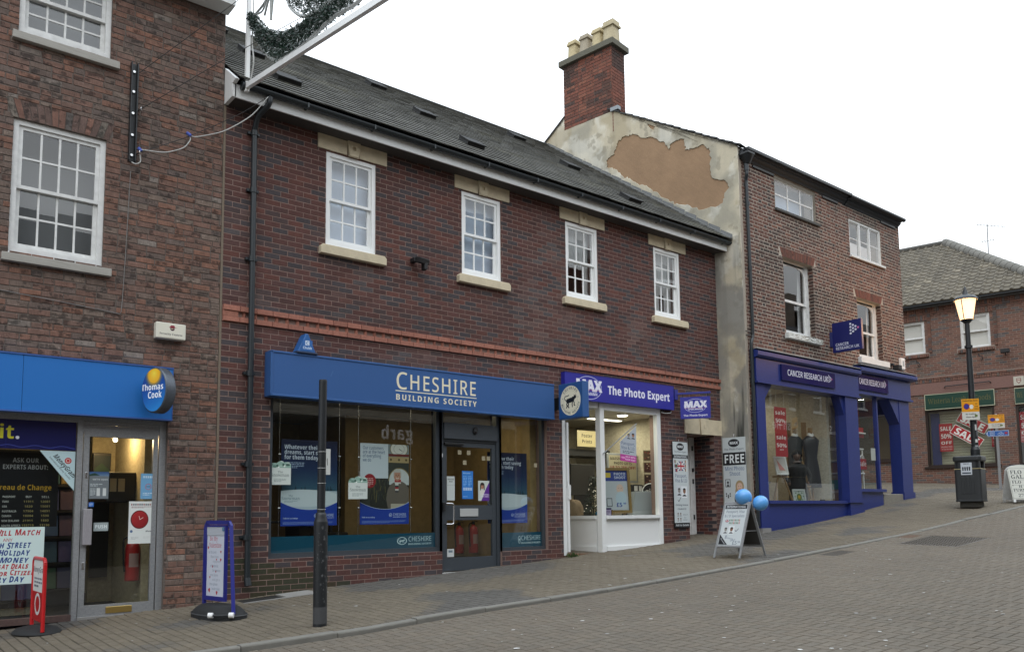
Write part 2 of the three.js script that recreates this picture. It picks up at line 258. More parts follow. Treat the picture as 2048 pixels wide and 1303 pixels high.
{
  const floorZ = (x) => (x < 9.78 ? -0.14 : x < 10.76 ? -1.6 : x < 13.22 ? -0.1 : x < 14.12 ? -0.7 : x < 14.5 ? -0.1 : x < 20.86 ? 0.5 : -4.6);  // how far the paving runs in under the shopfronts
  const sheets = [[-12, 9.78, 44], [9.78, 10.76, 3], [10.76, 13.22, 6], [13.22, 14.12, 3], [14.12, 20.86, 14], [20.86, 33, 24]].map(([a, b, n]) => gridSheet(a, b, () => floorZ((a + b) / 2), (x) => kerbZ(x), () => -0.013, n, 8));
  const pavement = struct('pavement', mergeGeometries(sheets), jointMat);
  const r = mulberry(23), w = 0.1, g = 0.0034, mat = VCG(), list = [];
  const tone = (x, z) => { const blue = sstep(0.5, 0.62, fbm(x * 0.5 + 70, z * 0.9 + 70, 400, 15, 3) + 0.12 * sstep(4.6, 6, x) * sstep(1.9, 0.5, z) - 0.09), k = 0.93 + 0.14 * r() + 0.3 * (fbm(x * 0.8 + 9, z * 0.8 + 9, 400, 31, 3) - 0.5); return [lerp(0.178, 0.118, blue) * k, lerp(0.148, 0.109, blue) * k, lerp(0.106, 0.096, blue) * k]; };
  for (let a = 0; a < 390; a++) for (let b = -24; b < 46; b++) {
    const x0 = -6 + a * w, x1 = x0 + w, xm = x0 + w / 2, k = kerbZ(xm); let z0 = b * 0.2 + (a % 2) * 0.1, z1 = z0 + 0.2; if (z0 > k - 0.03) continue; z1 = Math.min(z1, k);
    if (z1 < floorZ(xm)) continue; let q = [[x0, x1, z0, z1]]; if (inCover(x0, x1, z0, z1, paveCovers)) for (const c of paveCovers) q = cut(q, c);
    const col = tone(xm, z0), tilt = [(r() - 0.5) * 0.02, (r() - 0.5) * 0.02, (r() - 0.5) * 0.004, r() * 3, r() * 3];
    for (const [e, f, c, d] of q) if (f - e > 0.02 && d - c > 0.02) list.push({ mb: blockOnGround(e + g, f - g, c + g, d - g, 0, 0.005, col, tilt), score: shows([xm, groundY(xm, z0), z0], (f - e) * (d - c), [0, 1, 0]) });
  }
  pieces('paver', 'paving', list, mat, pavement);
  // kerb stones, each its own piece
  const kerb = new THREE.Group(); kerb.name = 'kerb'; kerb.userData.kind = 'structure'; scene.add(kerb);
  const km = grain([0.2, 0.19, 0.165], stoneT, 1.7), rk = mulberry(5);
  for (let x = -11; x < 32;) {
    const L = 0.88 + rk() * 0.1, x1 = x + L, m = new MB(), N = 5, dy = (rk() - 0.5) * 0.012, ch = 0.016; m.uo = [rk() * 5, rk() * 5];
    const P = (t, z, y) => { const xx = lerp(x + 0.004, x1 - 0.004, t), zz = kerbZ(xx) + z; return [xx, groundY(xx, kerbZ(xx)) + y + dy, zz]; };
    const prof = [[0.003, -0.06], [0.003, 0.004 - 0.006], [0.009, 0.004], [0.125 - ch, 0.004], [0.125 - ch * 0.3, 0.004 - ch * 0.3], [0.125, 0.004 - ch], [0.125, -0.11]];
    for (let i = 0; i < N; i++) for (let k = 1; k < prof.length; k++) m.face([P(i / N, ...prof[k]), P((i + 1) / N, ...prof[k]), P((i + 1) / N, ...prof[k - 1]), P(i / N, ...prof[k - 1])]);
    m.face([...prof].reverse().map((q) => P(0, ...q))); m.face(prof.map((q) => P(1, ...q)));
    part('kerb_stone', m.geo(), km, kerb); x = x1;
  }
  // old chewing gum and grit trodden flat
  const gm = new MB(), rg = mulberry(77);
  for (let i = 0; i < 620; i++) {
    const x = rg() * 24 + 1, z = rg() * 8.5 + 0.4, on = z > kerbZ(x) + 0.2; if (!on && (z > kerbZ(x) - 0.1 || rg() > 0.5)) continue;
    const y = groundY(x, z) + (on ? -drop(x) : 0) + 0.003, s = 0.008 + rg() * rg() * 0.024, n = 7, pts = []; for (let k = 0; k < n; k++) { const a = -k / n * Math.PI * 2, q = s * (0.7 + rg() * 0.5); pts.push([x + Math.cos(a) * q * 1.2, y + 0.0012, z + Math.sin(a) * q]); }
    const v = 0.3 + rg() * 0.42; gm.face(pts, [v, v * 0.98, v * 0.93]);
  }
  tag(part('gum_spots', gm.geo(), std([1, 1, 1], { vertexColors: true, roughness: 0.8 }), scene), null, null, null, 'stuff');
}
// iron covers let into the paving
{
  const iron = grain([0.115, 0.1, 0.082], paverT, 5, { roughness: 0.65 }), rust = grain([0.13, 0.075, 0.045], paverT, 5);
  const lay = (o, name, x0, x1, z0, z1, lift, mat, th = 0.02) => { const m = new MB(), y = (x, z) => groundY(x, z) + lift, q = [[x0, z1], [x1, z1], [x1, z0], [x0, z0]]; m.face(q.map((a) => [a[0], y(...a), a[1]])); for (let k = 0; k < 4; k++) { const a = q[k], b = q[(k + 1) % 4]; m.face([[a[0], y(...a) - th, a[1]], [b[0], y(...b) - th, b[1]], [b[0], y(...b), b[1]], [a[0], y(...a), a[1]]]); } return part(name, m.geo(), mat, o); };
  const [a, b, c] = roadCovers, y0 = (c) => groundY((c[0] + c[1]) / 2, (c[2] + c[3]) / 2);
  const big = thing('manhole_cover', 'large chequered iron inspection cover set in the roadway', 'manhole cover', [b[0], y0(b), b[2]]);
  lay(big, 'frame', b[0] + 0.004, b[1] - 0.004, b[2] + 0.004, b[3] - 0.004, -drop(14.7) - 0.003, iron);
  const studs = new MB(); for (let i = 0; i < 20; i++) for (let j = 0; j < 16; j++) { const x = lerp(b[0] + 0.06, b[1] - 0.06, i / 19), z = lerp(b[2] + 0.06, b[3] - 0.06, j / 15), s = (i + j) % 2; studs.box(x - (s ? 0.022 : 0.007), x + (s ? 0.022 : 0.007), groundY(x, z) - drop(14.7) - 0.006, groundY(x, z) - drop(14.7) + 0.003, z - (s ? 0.007 : 0.022), z + (s ? 0.007 : 0.022), [1, 1, 1], 'bd'); }
  part('tread_pattern', studs.geo(), iron, big, 'stuff');
  const gr = thing('drain_grate', 'slotted iron drain grate against the kerb in the roadway', 'drain', [a[0], y0(a), a[2]]);
  lay(gr, 'gully', a[0], a[1], a[2], a[3], -drop(12.6) - 0.03, M.dark); for (let i = 0; i < 9; i++) lay(gr, 'slat', lerp(a[0], a[1], i / 9) + 0.004, lerp(a[0], a[1], i / 9) + 0.045, a[2] + 0.006, a[3] - 0.006, -drop(12.6) - 0.002, iron);
  const sm = thing('stopcock_cover', 'small rusty brown iron lid in the roadway between the kerb and the large cover', 'manhole cover', [c[0], y0(c), c[2]]); lay(sm, 'lid', c[0] + 0.01, c[1] - 0.01, c[2] + 0.01, c[3] - 0.01, -drop(15.1) - 0.002, rust);
  const [p, q] = paveCovers;
  const pc = thing('stopcock_cover', 'small square iron lid in the pavement in front of the white bay', 'manhole cover', [p[0], y0(p), p[2]]); lay(pc, 'lid', p[0] + 0.01, p[1] - 0.01, p[2] + 0.01, p[3] - 0.01, -0.002, iron);
  const gl = thing('drain_gully', 'square rainwater gully with mossy concrete edging under the grey downpipe', 'drain', [q[0], y0(q), q[2]]);
  lay(gl, 'gully', q[0], q[1], q[2], q[3], -0.05, M.dark); for (let i = 0; i < 7; i++) lay(gl, 'slat', lerp(q[0], q[1], i / 7) + 0.006, lerp(q[0], q[1], i / 7) + 0.05, q[2] + 0.02, q[3] - 0.02, -0.015, iron);
  lay(gl, 'edging', q[0] - 0.03, q[1] + 0.55, q[3], q[3] + 0.05, 0.008, M.concrete); lay(gl, 'edging', q[1], q[1] + 0.45, q[2], q[3] - 0.03, 0.004, M.concrete);
}
// ---------- building kit ----------
function wallBody(x0, x1, y0, y1, z0, z1, holes) {
  const s = new THREE.Shape([[x0, y0], [x1, y0], [x1, y1], [x0, y1]].map((q) => new THREE.Vector2(...q)));
  for (const [a, b, c, d] of holes) s.holes.push(new THREE.Path([[a, c], [a, d], [b, d], [b, c]].map((q) => new THREE.Vector2(...q))));
  const g = new THREE.ExtrudeGeometry(s, { depth: z1 - z0, bevelEnabled: false }); g.translate(0, 0, z0); return g;
}
function cut(rects, h) {
  const out = [];
  for (const r of rects) {
    if (h[0] >= r[1] || h[1] <= r[0] || h[2] >= r[3] || h[3] <= r[2]) { out.push(r); continue; }
    if (h[0] > r[0]) out.push([r[0], h[0], r[2], r[3]]); if (h[1] < r[1]) out.push([h[1], r[1], r[2], r[3]]);
    const a = Math.max(r[0], h[0]), b = Math.min(r[1], h[1]); if (h[2] > r[2]) out.push([a, b, r[2], h[2]]); if (h[3] < r[3]) out.push([a, b, h[3], r[3]]);
  }
  return out;
}
// bricks of a wall face: [x0, x1, y0, y1] rectangles per bond, cut round the openings
function brickRects({ x0, x1, y0, y1, holes, bond = 'stretcher', L = 0.215, Hc = 0.075, J = 0.01, seed = 1, headers = 0 }) {
  const r = mulberry(seed), out = [];
  for (let k = 0, y = y0; y < y1 - 0.01; k++, y += Hc) {
    const b = [Math.max(y0, y + J / 2), Math.min(y1, y + Hc - J / 2)], hd = L / 2 - J / 2;
    let x = x0 - (bond === 'flemish' ? (k % 2) * (L * 0.75 + J) : (k % 2) * (L + J) / 2) - (headers ? r() * 0.04 : 0), i = 0;
    while (x < x1) {
      const w = bond === 'flemish' ? (i % 2 ? hd : L) : headers && r() < headers ? hd : L, a = Math.max(x, x0), c = Math.min(x + w, x1); i++;
      if (c - a > 0.012) { let q = [[a, c, ...b]]; for (const h of holes) q = cut(q, h); for (const p of q) if (p[1] - p[0] > 0.012 && p[3] - p[2] > 0.012) out.push([...p, w < L * 0.8, k]); }
      x += w + J;
    }
  }
  return out;
}
// lays bricks on the wall mesh; tone(x, y, header, r) gives each its own colour; frame carries wall metres to world metres for choosing the nearest
function layBricks(wall, rects, { z = 0, proud = 0.006, ch = 0.002, tone, mat, seed = 3, frame, most = 300, rough = 0 }) {
  const r = mulberry(seed), list = [], n = frame ? new V3(0, 0, 1).transformDirection(frame) : new V3(0, 0, 1);
  for (const [a, b, c, d, hd] of rects) {
    const m = new MB(); m.uo = [r() * 7, r() * 7]; const e = rough ? () => (r() - 0.5) * rough : () => 0, w = (r() - 0.5) * 0.003;
    m.slab(a + e(), b + e(), c + e(), d + e(), z - proud, z + w, ch, tone((a + b) / 2, (c + d) / 2, hd, r));
    const p = new V3((a + b) / 2, (c + d) / 2, z); if (frame) p.applyMatrix4(frame); list.push({ mb: m, score: shows(p, (b - a) * (d - c), n) });
  }
  pieces('brick', 'brickwork', list, mat, wall, most);
}
const pickTone = (r, table) => { let t = r() * table.reduce((a, q) => a + q[0], 0); for (const q of table) { t -= q[0]; if (t <= 0) { const k = 0.86 + r() * 0.28; return [q[1] * k, q[2] * k, q[3] * k]; } } return table[0].slice(1); };
// radiating bricks of a flat arch, each a wedge
function flatArch(wall, xc, half, y, h, splay, n, tone, mat, { z = 0.001, d = 0.012, seed = 4, frame, rise = 0 } = {}) {
  const r = mulberry(seed);
  for (let i = 0; i < n; i++) {
    const t0 = (i / n) * 2 - 1, t1 = ((i + 1) / n) * 2 - 1, j = 0.004, m = new MB(); m.uo = [r() * 7, r() * 7];
    const ar = (t) => rise * (1 - t * t), lo = (t) => [xc + t * half, y + ar(t)], hi = (t) => [xc + t * (half + splay), y + h + ar(t) * 0.6];
    const q = [lo(t0), lo(t1), hi(t1), hi(t0)]; q[0][0] += j; q[3][0] += j; q[1][0] -= j; q[2][0] -= j;
    m.face(q.map((p) => [...p, z + d]), tone(0, 0, false, r)); for (let k = 0; k < 4; k++) { const a = q[k], b = q[(k + 1) % 4]; m.face([[...a, z - 0.02], [...b, z - 0.02], [...b, z + d], [...a, z + d]], tone(0, 0, false, mulberry(i + 1))); }
    part('arch_brick', m.geo(), mat, wall);
  }
}
// a bar frame of rectangle x0..x1, y0..y1
function rim(m, x0, x1, y0, y1, z0, z1, w, wb = w, wt = w) { m.box(x0, x0 + w, y0, y1, z0, z1); m.box(x1 - w, x1, y0, y1, z0, z1); m.box(x0 + w, x1 - w, y0, y0 + wb, z0, z1); m.box(x0 + w, x1 - w, y1 - wt, y1, z0, z1); return m; }
// one sash with its bars and panes
function sash(win, x0, x1, y0, y1, z, cols, rows, mat, { stile = 0.045, rail = 0.05, top = 0.045, bar = 0.02, glass = M.glass, wobble = 0, seed = 1 } = {}) {
  const m = new MB(), r = mulberry(seed); rim(m, x0, x1, y0, y1, z - 0.03, z, stile, rail, top);
  const ax = x0 + stile, bx = x1 - stile, ay = y0 + rail, by = y1 - top, pw = (bx - ax) / cols, ph = (by - ay) / rows;
  for (let i = 1; i < cols; i++) m.box(ax + i * pw - bar / 2, ax + i * pw + bar / 2, ay, by, z - 0.025, z - 0.004, undefined, 'td');
  for (let i = 0; i < cols; i++) for (let j = 1; j < rows; j++) m.box(ax + i * pw + (i ? bar / 2 : 0), ax + (i + 1) * pw - (i < cols - 1 ? bar / 2 : 0), ay + j * ph - bar / 2, ay + j * ph + bar / 2, z - 0.025, z - 0.005, undefined, 'lr');
  part('sash', m.geo(), mat, win);
  for (let i = 0; i < cols; i++) for (let j = 0; j < rows; j++) {
    const g = new MB(), a = (r() - 0.5) * wobble, b = (r() - 0.5) * wobble, X0 = ax + i * pw - 0.004, X1 = X0 + pw + 0.008, Y0 = ay + j * ph - 0.004, Y1 = Y0 + ph + 0.008, zz = z - 0.015;
    g.face([[X0, Y0, zz - a - b], [X1, Y0, zz + a - b], [X1, Y1, zz + a + b], [X0, Y1, zz - a + b]]); part('pane', g.geo(), glass, win);
  }
}
// a double-hung sash window: frame > sash, pane; front of the frame at z
function sashWindow(host, x0, x1, y0, y1, z, { cols = 3, rows = 2, mat = M.pvc, f = 0.055, split = 0.5, bar = 0.02, wobble = 0.0015, seed = 1, horn = false, glass } = {}) {
  const m = new MB(); rim(m, x0, x1, y0, y1, z - 0.12, z, f, f * 1.1, f);
  m.box(x0 - 0.0, x1 + 0.0, y0 - 0.035, y0, z - 0.1, z + 0.03);
  const w = part('window', m.geo(), mat, host), ym = lerp(y0, y1, split);
  sash(w, x0 + f, x1 - f, ym - 0.02, y1 - f, z - 0.022, cols, rows, mat, { wobble, seed, bar, rail: 0.04, glass });
  sash(w, x0 + f, x1 - f, y0 + f * 1.1, ym + 0.02, z - 0.06, cols, rows, mat, { wobble, seed: seed + 50, bar, rail: 0.06, top: 0.04, glass });
  return w;
}
function stoneSill(host, x0, x1, y0, y1, mat, proj = 0.08, ends = 0.03) {
  const s = new THREE.Shape([[x0 + 0, y0], [x1, y0], [x1, y1 - ends], [x1 - ends, y1], [x0 + ends, y1], [x0, y1 - ends]].map((q) => new THREE.Vector2(...q)));
  const g = new THREE.ExtrudeGeometry(s, { depth: proj + 0.04, bevelEnabled: true, bevelSize: 0.006, bevelThickness: 0.006, bevelSegments: 1 }); g.translate(0, 0, -0.046); return part('sill', g, mat, host);
}
// a plain plate of a room: closed shell behind a front
function shell(o, x0, x1, y0, y1, zf, zb, mat, name = 'inner_wall') { const t = 0.12, m = new MB(); m.box(x0, x0 + t, y0, y1, zb, zf); m.box(x1 - t, x1, y0, y1, zb, zf); m.box(x0 + t, x1 - t, y0, y1, zb, zb + t); return part(name, m.geo(), mat, o); }
// slates of a slope: rows from the eave (y0, z0) to the ridge (y1, z1), x limits by height
function slateSlope(host, { y0, z0, y1, z1, xa, xb, row = 0.27, w = 0.3, mat, tone, seed = 9, most = 300, th = 0.012, frame }) {
  const L = Math.hypot(y1 - y0, z1 - z0), n = Math.ceil(L / row), uy = (y1 - y0) / L, uz = (z1 - z0) / L, ny = -uz, nz = uy, r = mulberry(seed), list = [];
  for (let k = 0; k < n; k++) {
    const s0 = k * row, s1 = Math.min(L, s0 + row * 1.25), xl = xa(s0 / L), xr = xb(s0 / L);
    for (let x = xl - (k % 2) * w / 2; x < xr; x += w) {
      const a = Math.max(x + 0.002, xl), b = Math.min(x + w - 0.002, xr); if (b - a < 0.02) continue;
      const t = th * (1.2 + 0.5 * r()), lo = 0.012 + th + r() * 0.004, hi = 0.004, sk = (r() - 0.5) * 0.008, m = new MB(); m.uo = [r() * 5, r() * 5];
      const P = (xx, s, o) => [xx, y0 + uy * s + ny * o, z0 + uz * s + nz * o], col = tone(r, x, k);
      const q = [[a, s0 + sk, lo], [b, s0 - sk, lo], [b, s1, hi], [a, s1, hi]].map((c) => P(...c)), u = [[a, s0 + sk, lo - t], [b, s0 - sk, lo - t]].map((c) => P(...c));
      m.face(q, col, [[a + m.uo[0], s0 + m.uo[1]], [b + m.uo[0], s0 + m.uo[1]], [b + m.uo[0], s1 + m.uo[1]], [a + m.uo[0], s1 + m.uo[1]]]); m.face([u[0], u[1], q[1], q[0]], col); m.face([q[3], u[0], q[0]], col); m.face([u[1], q[2], q[1]], col);
      const c = new V3((a + b) / 2, y0 + uy * s0, z0 + uz * s0), nn = new V3(0, ny, nz); if (frame) { c.applyMatrix4(frame); nn.transformDirection(frame); } list.push({ mb: m, score: shows(c, (b - a) * row, nn) });
    }
  }
  pieces('slate', 'slating', list, mat, host, most);
}
// ---------- left: the brown-brick building of the travel agent ----------
const travelB = thing('brick_building', 'rustic mottled brown brick building with white sash windows above the travel shop', 'building', [3.74, 0.4, 0]);
{
  const wins = [[1.34, 2.32, 4.53, 6.1, 7], [1.345, 2.33, 7.15, 8.12, 8], [-1.7, -0.72, 4.53, 6.1, 9], [-1.7, -0.72, 7.15, 8.12, 10]];
  const shop = [-5.4, 3.135, 0.3, 3.1], holes = [...wins.map((w) => w.slice(0, 4)), shop];
  const wall = part('wall', wallBody(-6, 3.74, -0.6, 8.4, -0.3, -0.006, holes), M.mortarRustic, travelB);
  const tone = (x, y, hd, r) => pickTone(r, [[4, 0.225, 0.127, 0.1], [4, 0.2, 0.127, 0.104], [2, 0.27, 0.135, 0.094], [0.9, 0.32, 0.15, 0.1], [2.2, 0.145, 0.124, 0.113], [2.4, 0.175, 0.142, 0.121], [1.1, 0.25, 0.205, 0.17], [0.4, 0.3, 0.28, 0.25], [0.3, 0.13, 0.12, 0.115]]).map((v, i) => lerp(v, [0.23, 0.13, 0.094][i], 0.36) * 1.1);
  const archY = (w) => w[3], archHoles = wins.map((w) => [w[0] - 0.02, w[1] + 0.02, w[3], w[3] + 0.225]);
  const wedge = wins.flatMap((w) => [[w[0] - 0.07, w[1] + 0.07, w[3] + 0.06, w[3] + 0.225], [w[0] - 0.03, w[1] + 0.03, w[3], w[3] + 0.06]]);
  layBricks(wall, brickRects({ x0: -3, x1: 3.738, y0: 0, y1: 8.4, holes: [...holes, ...wedge], headers: 0.24, seed: 14 }), { tone, mat: M.brickRustic, rough: 0.006, proud: 0.008, ch: 0.004, seed: 6 });
  for (const w of wins) flatArch(wall, (w[0] + w[1]) / 2, (w[1] - w[0]) / 2 + 0.02, w[3] + 0.004, 0.215, 0.075, 15, (x, y, h, r) => pickTone(r, [[4, 0.2, 0.127, 0.105], [2, 0.26, 0.135, 0.1], [3, 0.14, 0.12, 0.108], [1, 0.24, 0.2, 0.165]]), M.brickRustic, { z: -0.01, d: 0.01, seed: w[4] });
  for (const w of wins) {
    part('curtain', sheet(w[0] + 0.03, w[1] - 0.03, w[2], w[3], -0.42), std([0.17, 0.18, 0.18], { roughness: 0.9 }), travelB); sashWindow(travelB, w[0], w[1], w[2], w[3], -0.035, { cols: 4, rows: 2, mat: M.oldPaint, f: 0.06, bar: 0.022, wobble: 0.004, seed: w[4] });  // the curtain is an added grey sheet that lightens the dark panes
    part('sill', rbox(w[0] - 0.065, w[1] + 0.095, w[2] - 0.13, w[2] - 0.036, -0.05, 0.065, 0.008), M.sill, travelB);
  }
  shell(travelB, -6, 3.74, 0, 8.4, -0.3, -6, std([0.16, 0.15, 0.14]));
  const fl = new MB(); fl.box(-5.88, 3.62, 3.3, 3.5, -5.88, -0.3).box(-5.88, 3.62, 6.4, 6.55, -5.88, -0.3); part('floor', fl.geo(), M.carpet, travelB);
  // eaves: white fascia board, soffit, black gutter and the roof above
  part('fascia_board', box(-6, 3.76, 8.26, 8.45, 0.02, 0.3), M.paint, travelB);
  part('gutter', new MB().rod([-6, 8.47, 0.36], [3.84, 8.47, 0.36], 0.055).geo(), M.pipeGrey, travelB);
  part('roof', new MB().face([[-6, 8.46, 0.4], [3.8, 8.46, 0.4], [3.8, 10.6, -3], [-6, 10.6, -3]]).face([[-6, 10.6, -3], [3.8, 10.6, -3], [3.8, 8.4, -6], [-6, 8.4, -6]]).face([[3.75, 8.4, 0], [3.75, 8.4, -6], [3.75, 10.6, -3]]).geo(), grain([0.07, 0.07, 0.072], slateT, 1), travelB);
  // the sandy joint where the two buildings meet
  part('movement_joint', box(3.742, 3.77, 0, 7.0, -0.06, 0.004), grain([0.24, 0.19, 0.14], fineT, 3), travelB);
  // aluminium shopfront
  const z = -0.07, fr = new MB(); fr.box(3.06, 3.135, 0.34, 2.72, z - 0.1, z); fr.box(2.14, 2.2, 0.34, 2.72, z - 0.1, z); fr.box(2.2, 3.06, 2.655, 2.72, z - 0.1, z); fr.box(-5.4, 2.14, 2.63, 2.72, z - 0.1, z); fr.box(2.2, 3.06, 2.53, 2.57, z - 0.095, z - 0.01); fr.box(-0.5, -0.44, 0.45, 2.63, z - 0.1, z);
  const front = part('shopfront', fr.geo(), M.alu, travelB);
  part('shutter_slat', box(2.2, 3.06, 2.57, 2.61, z - 0.08, z - 0.02), M.alu, front); part('shutter_slat', box(2.2, 3.06, 2.613, 2.653, z - 0.08, z - 0.025), M.alu, front);
  part('bottom_rail', box(-5.4, 2.14, 0.34, 0.41, z - 0.1, z + 0.005), grain([0.12, 0.075, 0.065], grainT, 3), front);
  for (const [a, b] of [[-5.4, -0.5], [-0.44, 2.14]]) part('pane', sheet(a, b, 0.41, 2.63, z - 0.05), M.shopGlass, front);
  const dm = new MB(); dm.box(2.21, 2.275, 0.37, 2.53, z - 0.07, z - 0.015); dm.box(2.995, 3.05, 0.37, 2.53, z - 0.07, z - 0.015); dm.box(2.275, 2.995, 2.475, 2.53, z - 0.07, z - 0.015); dm.box(2.275, 2.995, 0.37, 0.5, z - 0.07, z - 0.015);
  const door = part('shop_door', dm.geo(), M.alu, travelB); part('pane', sheet(2.275, 2.995, 0.5, 2.475, z - 0.045), M.shopGlass, door);
  part('letter_plate', rbox(2.51, 2.8, 0.395, 0.472, z - 0.02, z - 0.005, 0.006), M.brass, door);
  const pull = new MB().rbox(2.225, 2.32, 1.2, 1.62, z - 0.01, z + 0.045, 0.008); part('push_handle', pull.geo(), grain([0.4, 0.38, 0.4], stoneT, 2, { roughness: 0.5, metalness: 0.3 }), door);
  part('lock', rbox(2.235, 2.262, 1.98, 2.05, z - 0.02, z - 0.008, 0.004), M.chrome, door); part('lock', rbox(2.235, 2.262, 0.92, 1.0, z - 0.02, z - 0.008, 0.004), M.chrome, door);
  part('threshold', box(2.2, 3.06, 0.33, 0.372, z - 0.1, z + 0.02), M.concrete, front);
  // the shop behind the glass
  const room = new MB(); room.box(-5.4, 3.4, 0.3, 0.365, -5.6, -0.16); part('shop_floor', room.geo(), M.carpet, travelB);
  const rw = new MB(); rw.box(3.02, 3.2, 0.365, 2.66, -2.2, -0.55).box(-5.4, 3.2, 0.365, 3.0, -3.45, -3.3).box(2.72, 3.02, 0.365, 2.66, -2.1, -2.0); part('partition', rw.geo(), grain([0.62, 0.53, 0.34], fineT, 1), travelB);
  part('ceiling', box(-5.4, 3.2, 2.66, 2.75, -3.4, -0.18), grain([0.5, 0.45, 0.34], fineT, 1), travelB);
}
// ---------- things on and in the travel shop ----------
{
  const face = print(1536, 256, (g, w, h) => {
    const q = g.createLinearGradient(0, 0, 0, h); q.addColorStop(0, '#2c70ba'); q.addColorStop(1, '#2c70ba'); fill(g, q, 0, 0, w, h);
  }, { roughness: 0.3 });
  const s = thing('shop_sign', 'long glossy blue fascia sign over the travel shop', 'sign', [1, 2.7, 0]);
  part('panel', board(-5.5, 1.525, 2.712, 3.338, 0, 0.125), face, s); part('panel', board(1.529, 3.14, 2.712, 3.338, 0, 0.125), print(256, 256, (g, w, h) => { const q = g.createLinearGradient(0, 0, 0, h); q.addColorStop(0, '#2c70ba'); q.addColorStop(1, '#2c70ba'); fill(g, q, 0, 0, w, h); }, { roughness: 0.3 }), s);
  const fr = new MB(); fr.box(-5.5, 3.146, 3.338, 3.352, 0, 0.135).box(-5.5, 3.146, 2.695, 2.712, 0, 0.135).box(3.14, 3.146, 2.712, 3.338, 0, 0.13); part('frame', fr.geo(), std([0.05, 0.12, 0.36], { roughness: 0.4 }), s);
}
{ // oval projecting sign
  const s = thing('projecting_sign', 'oval blue projecting sign with a yellow sun, on the end of the travel shop fascia', 'sign', [2.9, 3.02, 0.13]);
  const face = print(512, 640, (g, w, h) => {
    const q = g.createLinearGradient(0, 0, w * 0.4, h); q.addColorStop(0, '#1d3f8f'); q.addColorStop(0.45, '#1a4a9c'); q.addColorStop(1, '#2c86d2'); fill(g, q, 0, 0, w, h);
    const y = g.createRadialGradient(w * 0.5, h * 0.1, 10, w * 0.5, h * 0.16, w * 0.42); y.addColorStop(0, '#ffe14a'); y.addColorStop(0.55, '#f7b419'); y.addColorStop(1, 'rgba(40,80,160,0)'); oval(g, w * 0.5, h * 0.16, w * 0.42, h * 0.28, y);
    text(g, 'Thomas', w * 0.44, h * 0.5, 130, '#ffffff', { align: 'center', width: w * 0.94 }); text(g, 'Cook', w * 0.55, h * 0.69, 140, '#ffffff', { align: 'center', width: w * 0.6 });
  }, { roughness: 0.35 });
  const sp = new THREE.Shape(); sp.absellipse(0, 0, 0.2, 0.255, 0, Math.PI * 2); const disc = new THREE.ShapeGeometry(sp, 40), uv = disc.attributes.uv, ps = disc.attributes.position; for (let i = 0; i < uv.count; i++) uv.setXY(i, ps.getX(i) / 0.4 + 0.5, ps.getY(i) / 0.51 + 0.5);
  const ring = new THREE.ExtrudeGeometry(sp, { depth: 0.1, bevelEnabled: true, bevelSize: 0.018, bevelThickness: 0.022, bevelSegments: 3, curveSegments: 40 }); ring.translate(0, 0, -0.05);
  const turn = M4(2.9, 3.015, 0.4, -1.16); ring.applyMatrix4(turn); part('rim', ring, grain([0.13, 0.15, 0.18], fineT, 3, { roughness: 0.35, metalness: 0.4 }), s);
  const f1 = disc.clone(); f1.translate(0, 0, 0.0745); f1.applyMatrix4(turn); part('face', f1, face, s); const f2 = disc.clone(); f2.rotateY(Math.PI); f2.translate(0, 0, -0.0745); f2.applyMatrix4(turn); part('face', f2, face, s);
  part('bracket', rbox(2.855, 2.965, 2.86, 3.17, 0.125, 0.22, 0.01), std([0.03, 0.05, 0.12], { roughness: 0.4 }), s);
}
{ // alarm box
  const a = thing('alarm_box', 'white security alarm box on the brown brick wall above the travel shop', 'alarm box', [3.12, 3.72, 0]);
  part('body', rbox(2.93, 3.29, 3.72, 3.92, 0, 0.1, 0.012, 3), std([0.7, 0.68, 0.58], { roughness: 0.4 }), a);
  part('label', sheet(2.96, 3.26, 3.735, 3.905, 0.1015), print(384, 216, (g, w, h) => { fill(g, '#dcd8c8', 0, 0, w, h); g.fillStyle = '#3a1c22'; g.beginPath(); g.ellipse(w * 0.55, h * 0.34, 34, 30, 0, 0, 7); g.fill(); poly(g, [[w * 0.44, h * 0.2], [w * 0.5, h * 0.08], [w * 0.62, h * 0.08], [w * 0.66, h * 0.22], [w * 0.78, h * 0.24], [w * 0.42, h * 0.27]], '#8a2436'); fill(g, '#c9b9a2', w * 0.5, h * 0.3, 34, 12); text(g, 'Security Centres', w / 2, h * 0.82, 46, '#26222a', { align: 'center', width: w * 0.92, font: 'serif' }); }), a);
}
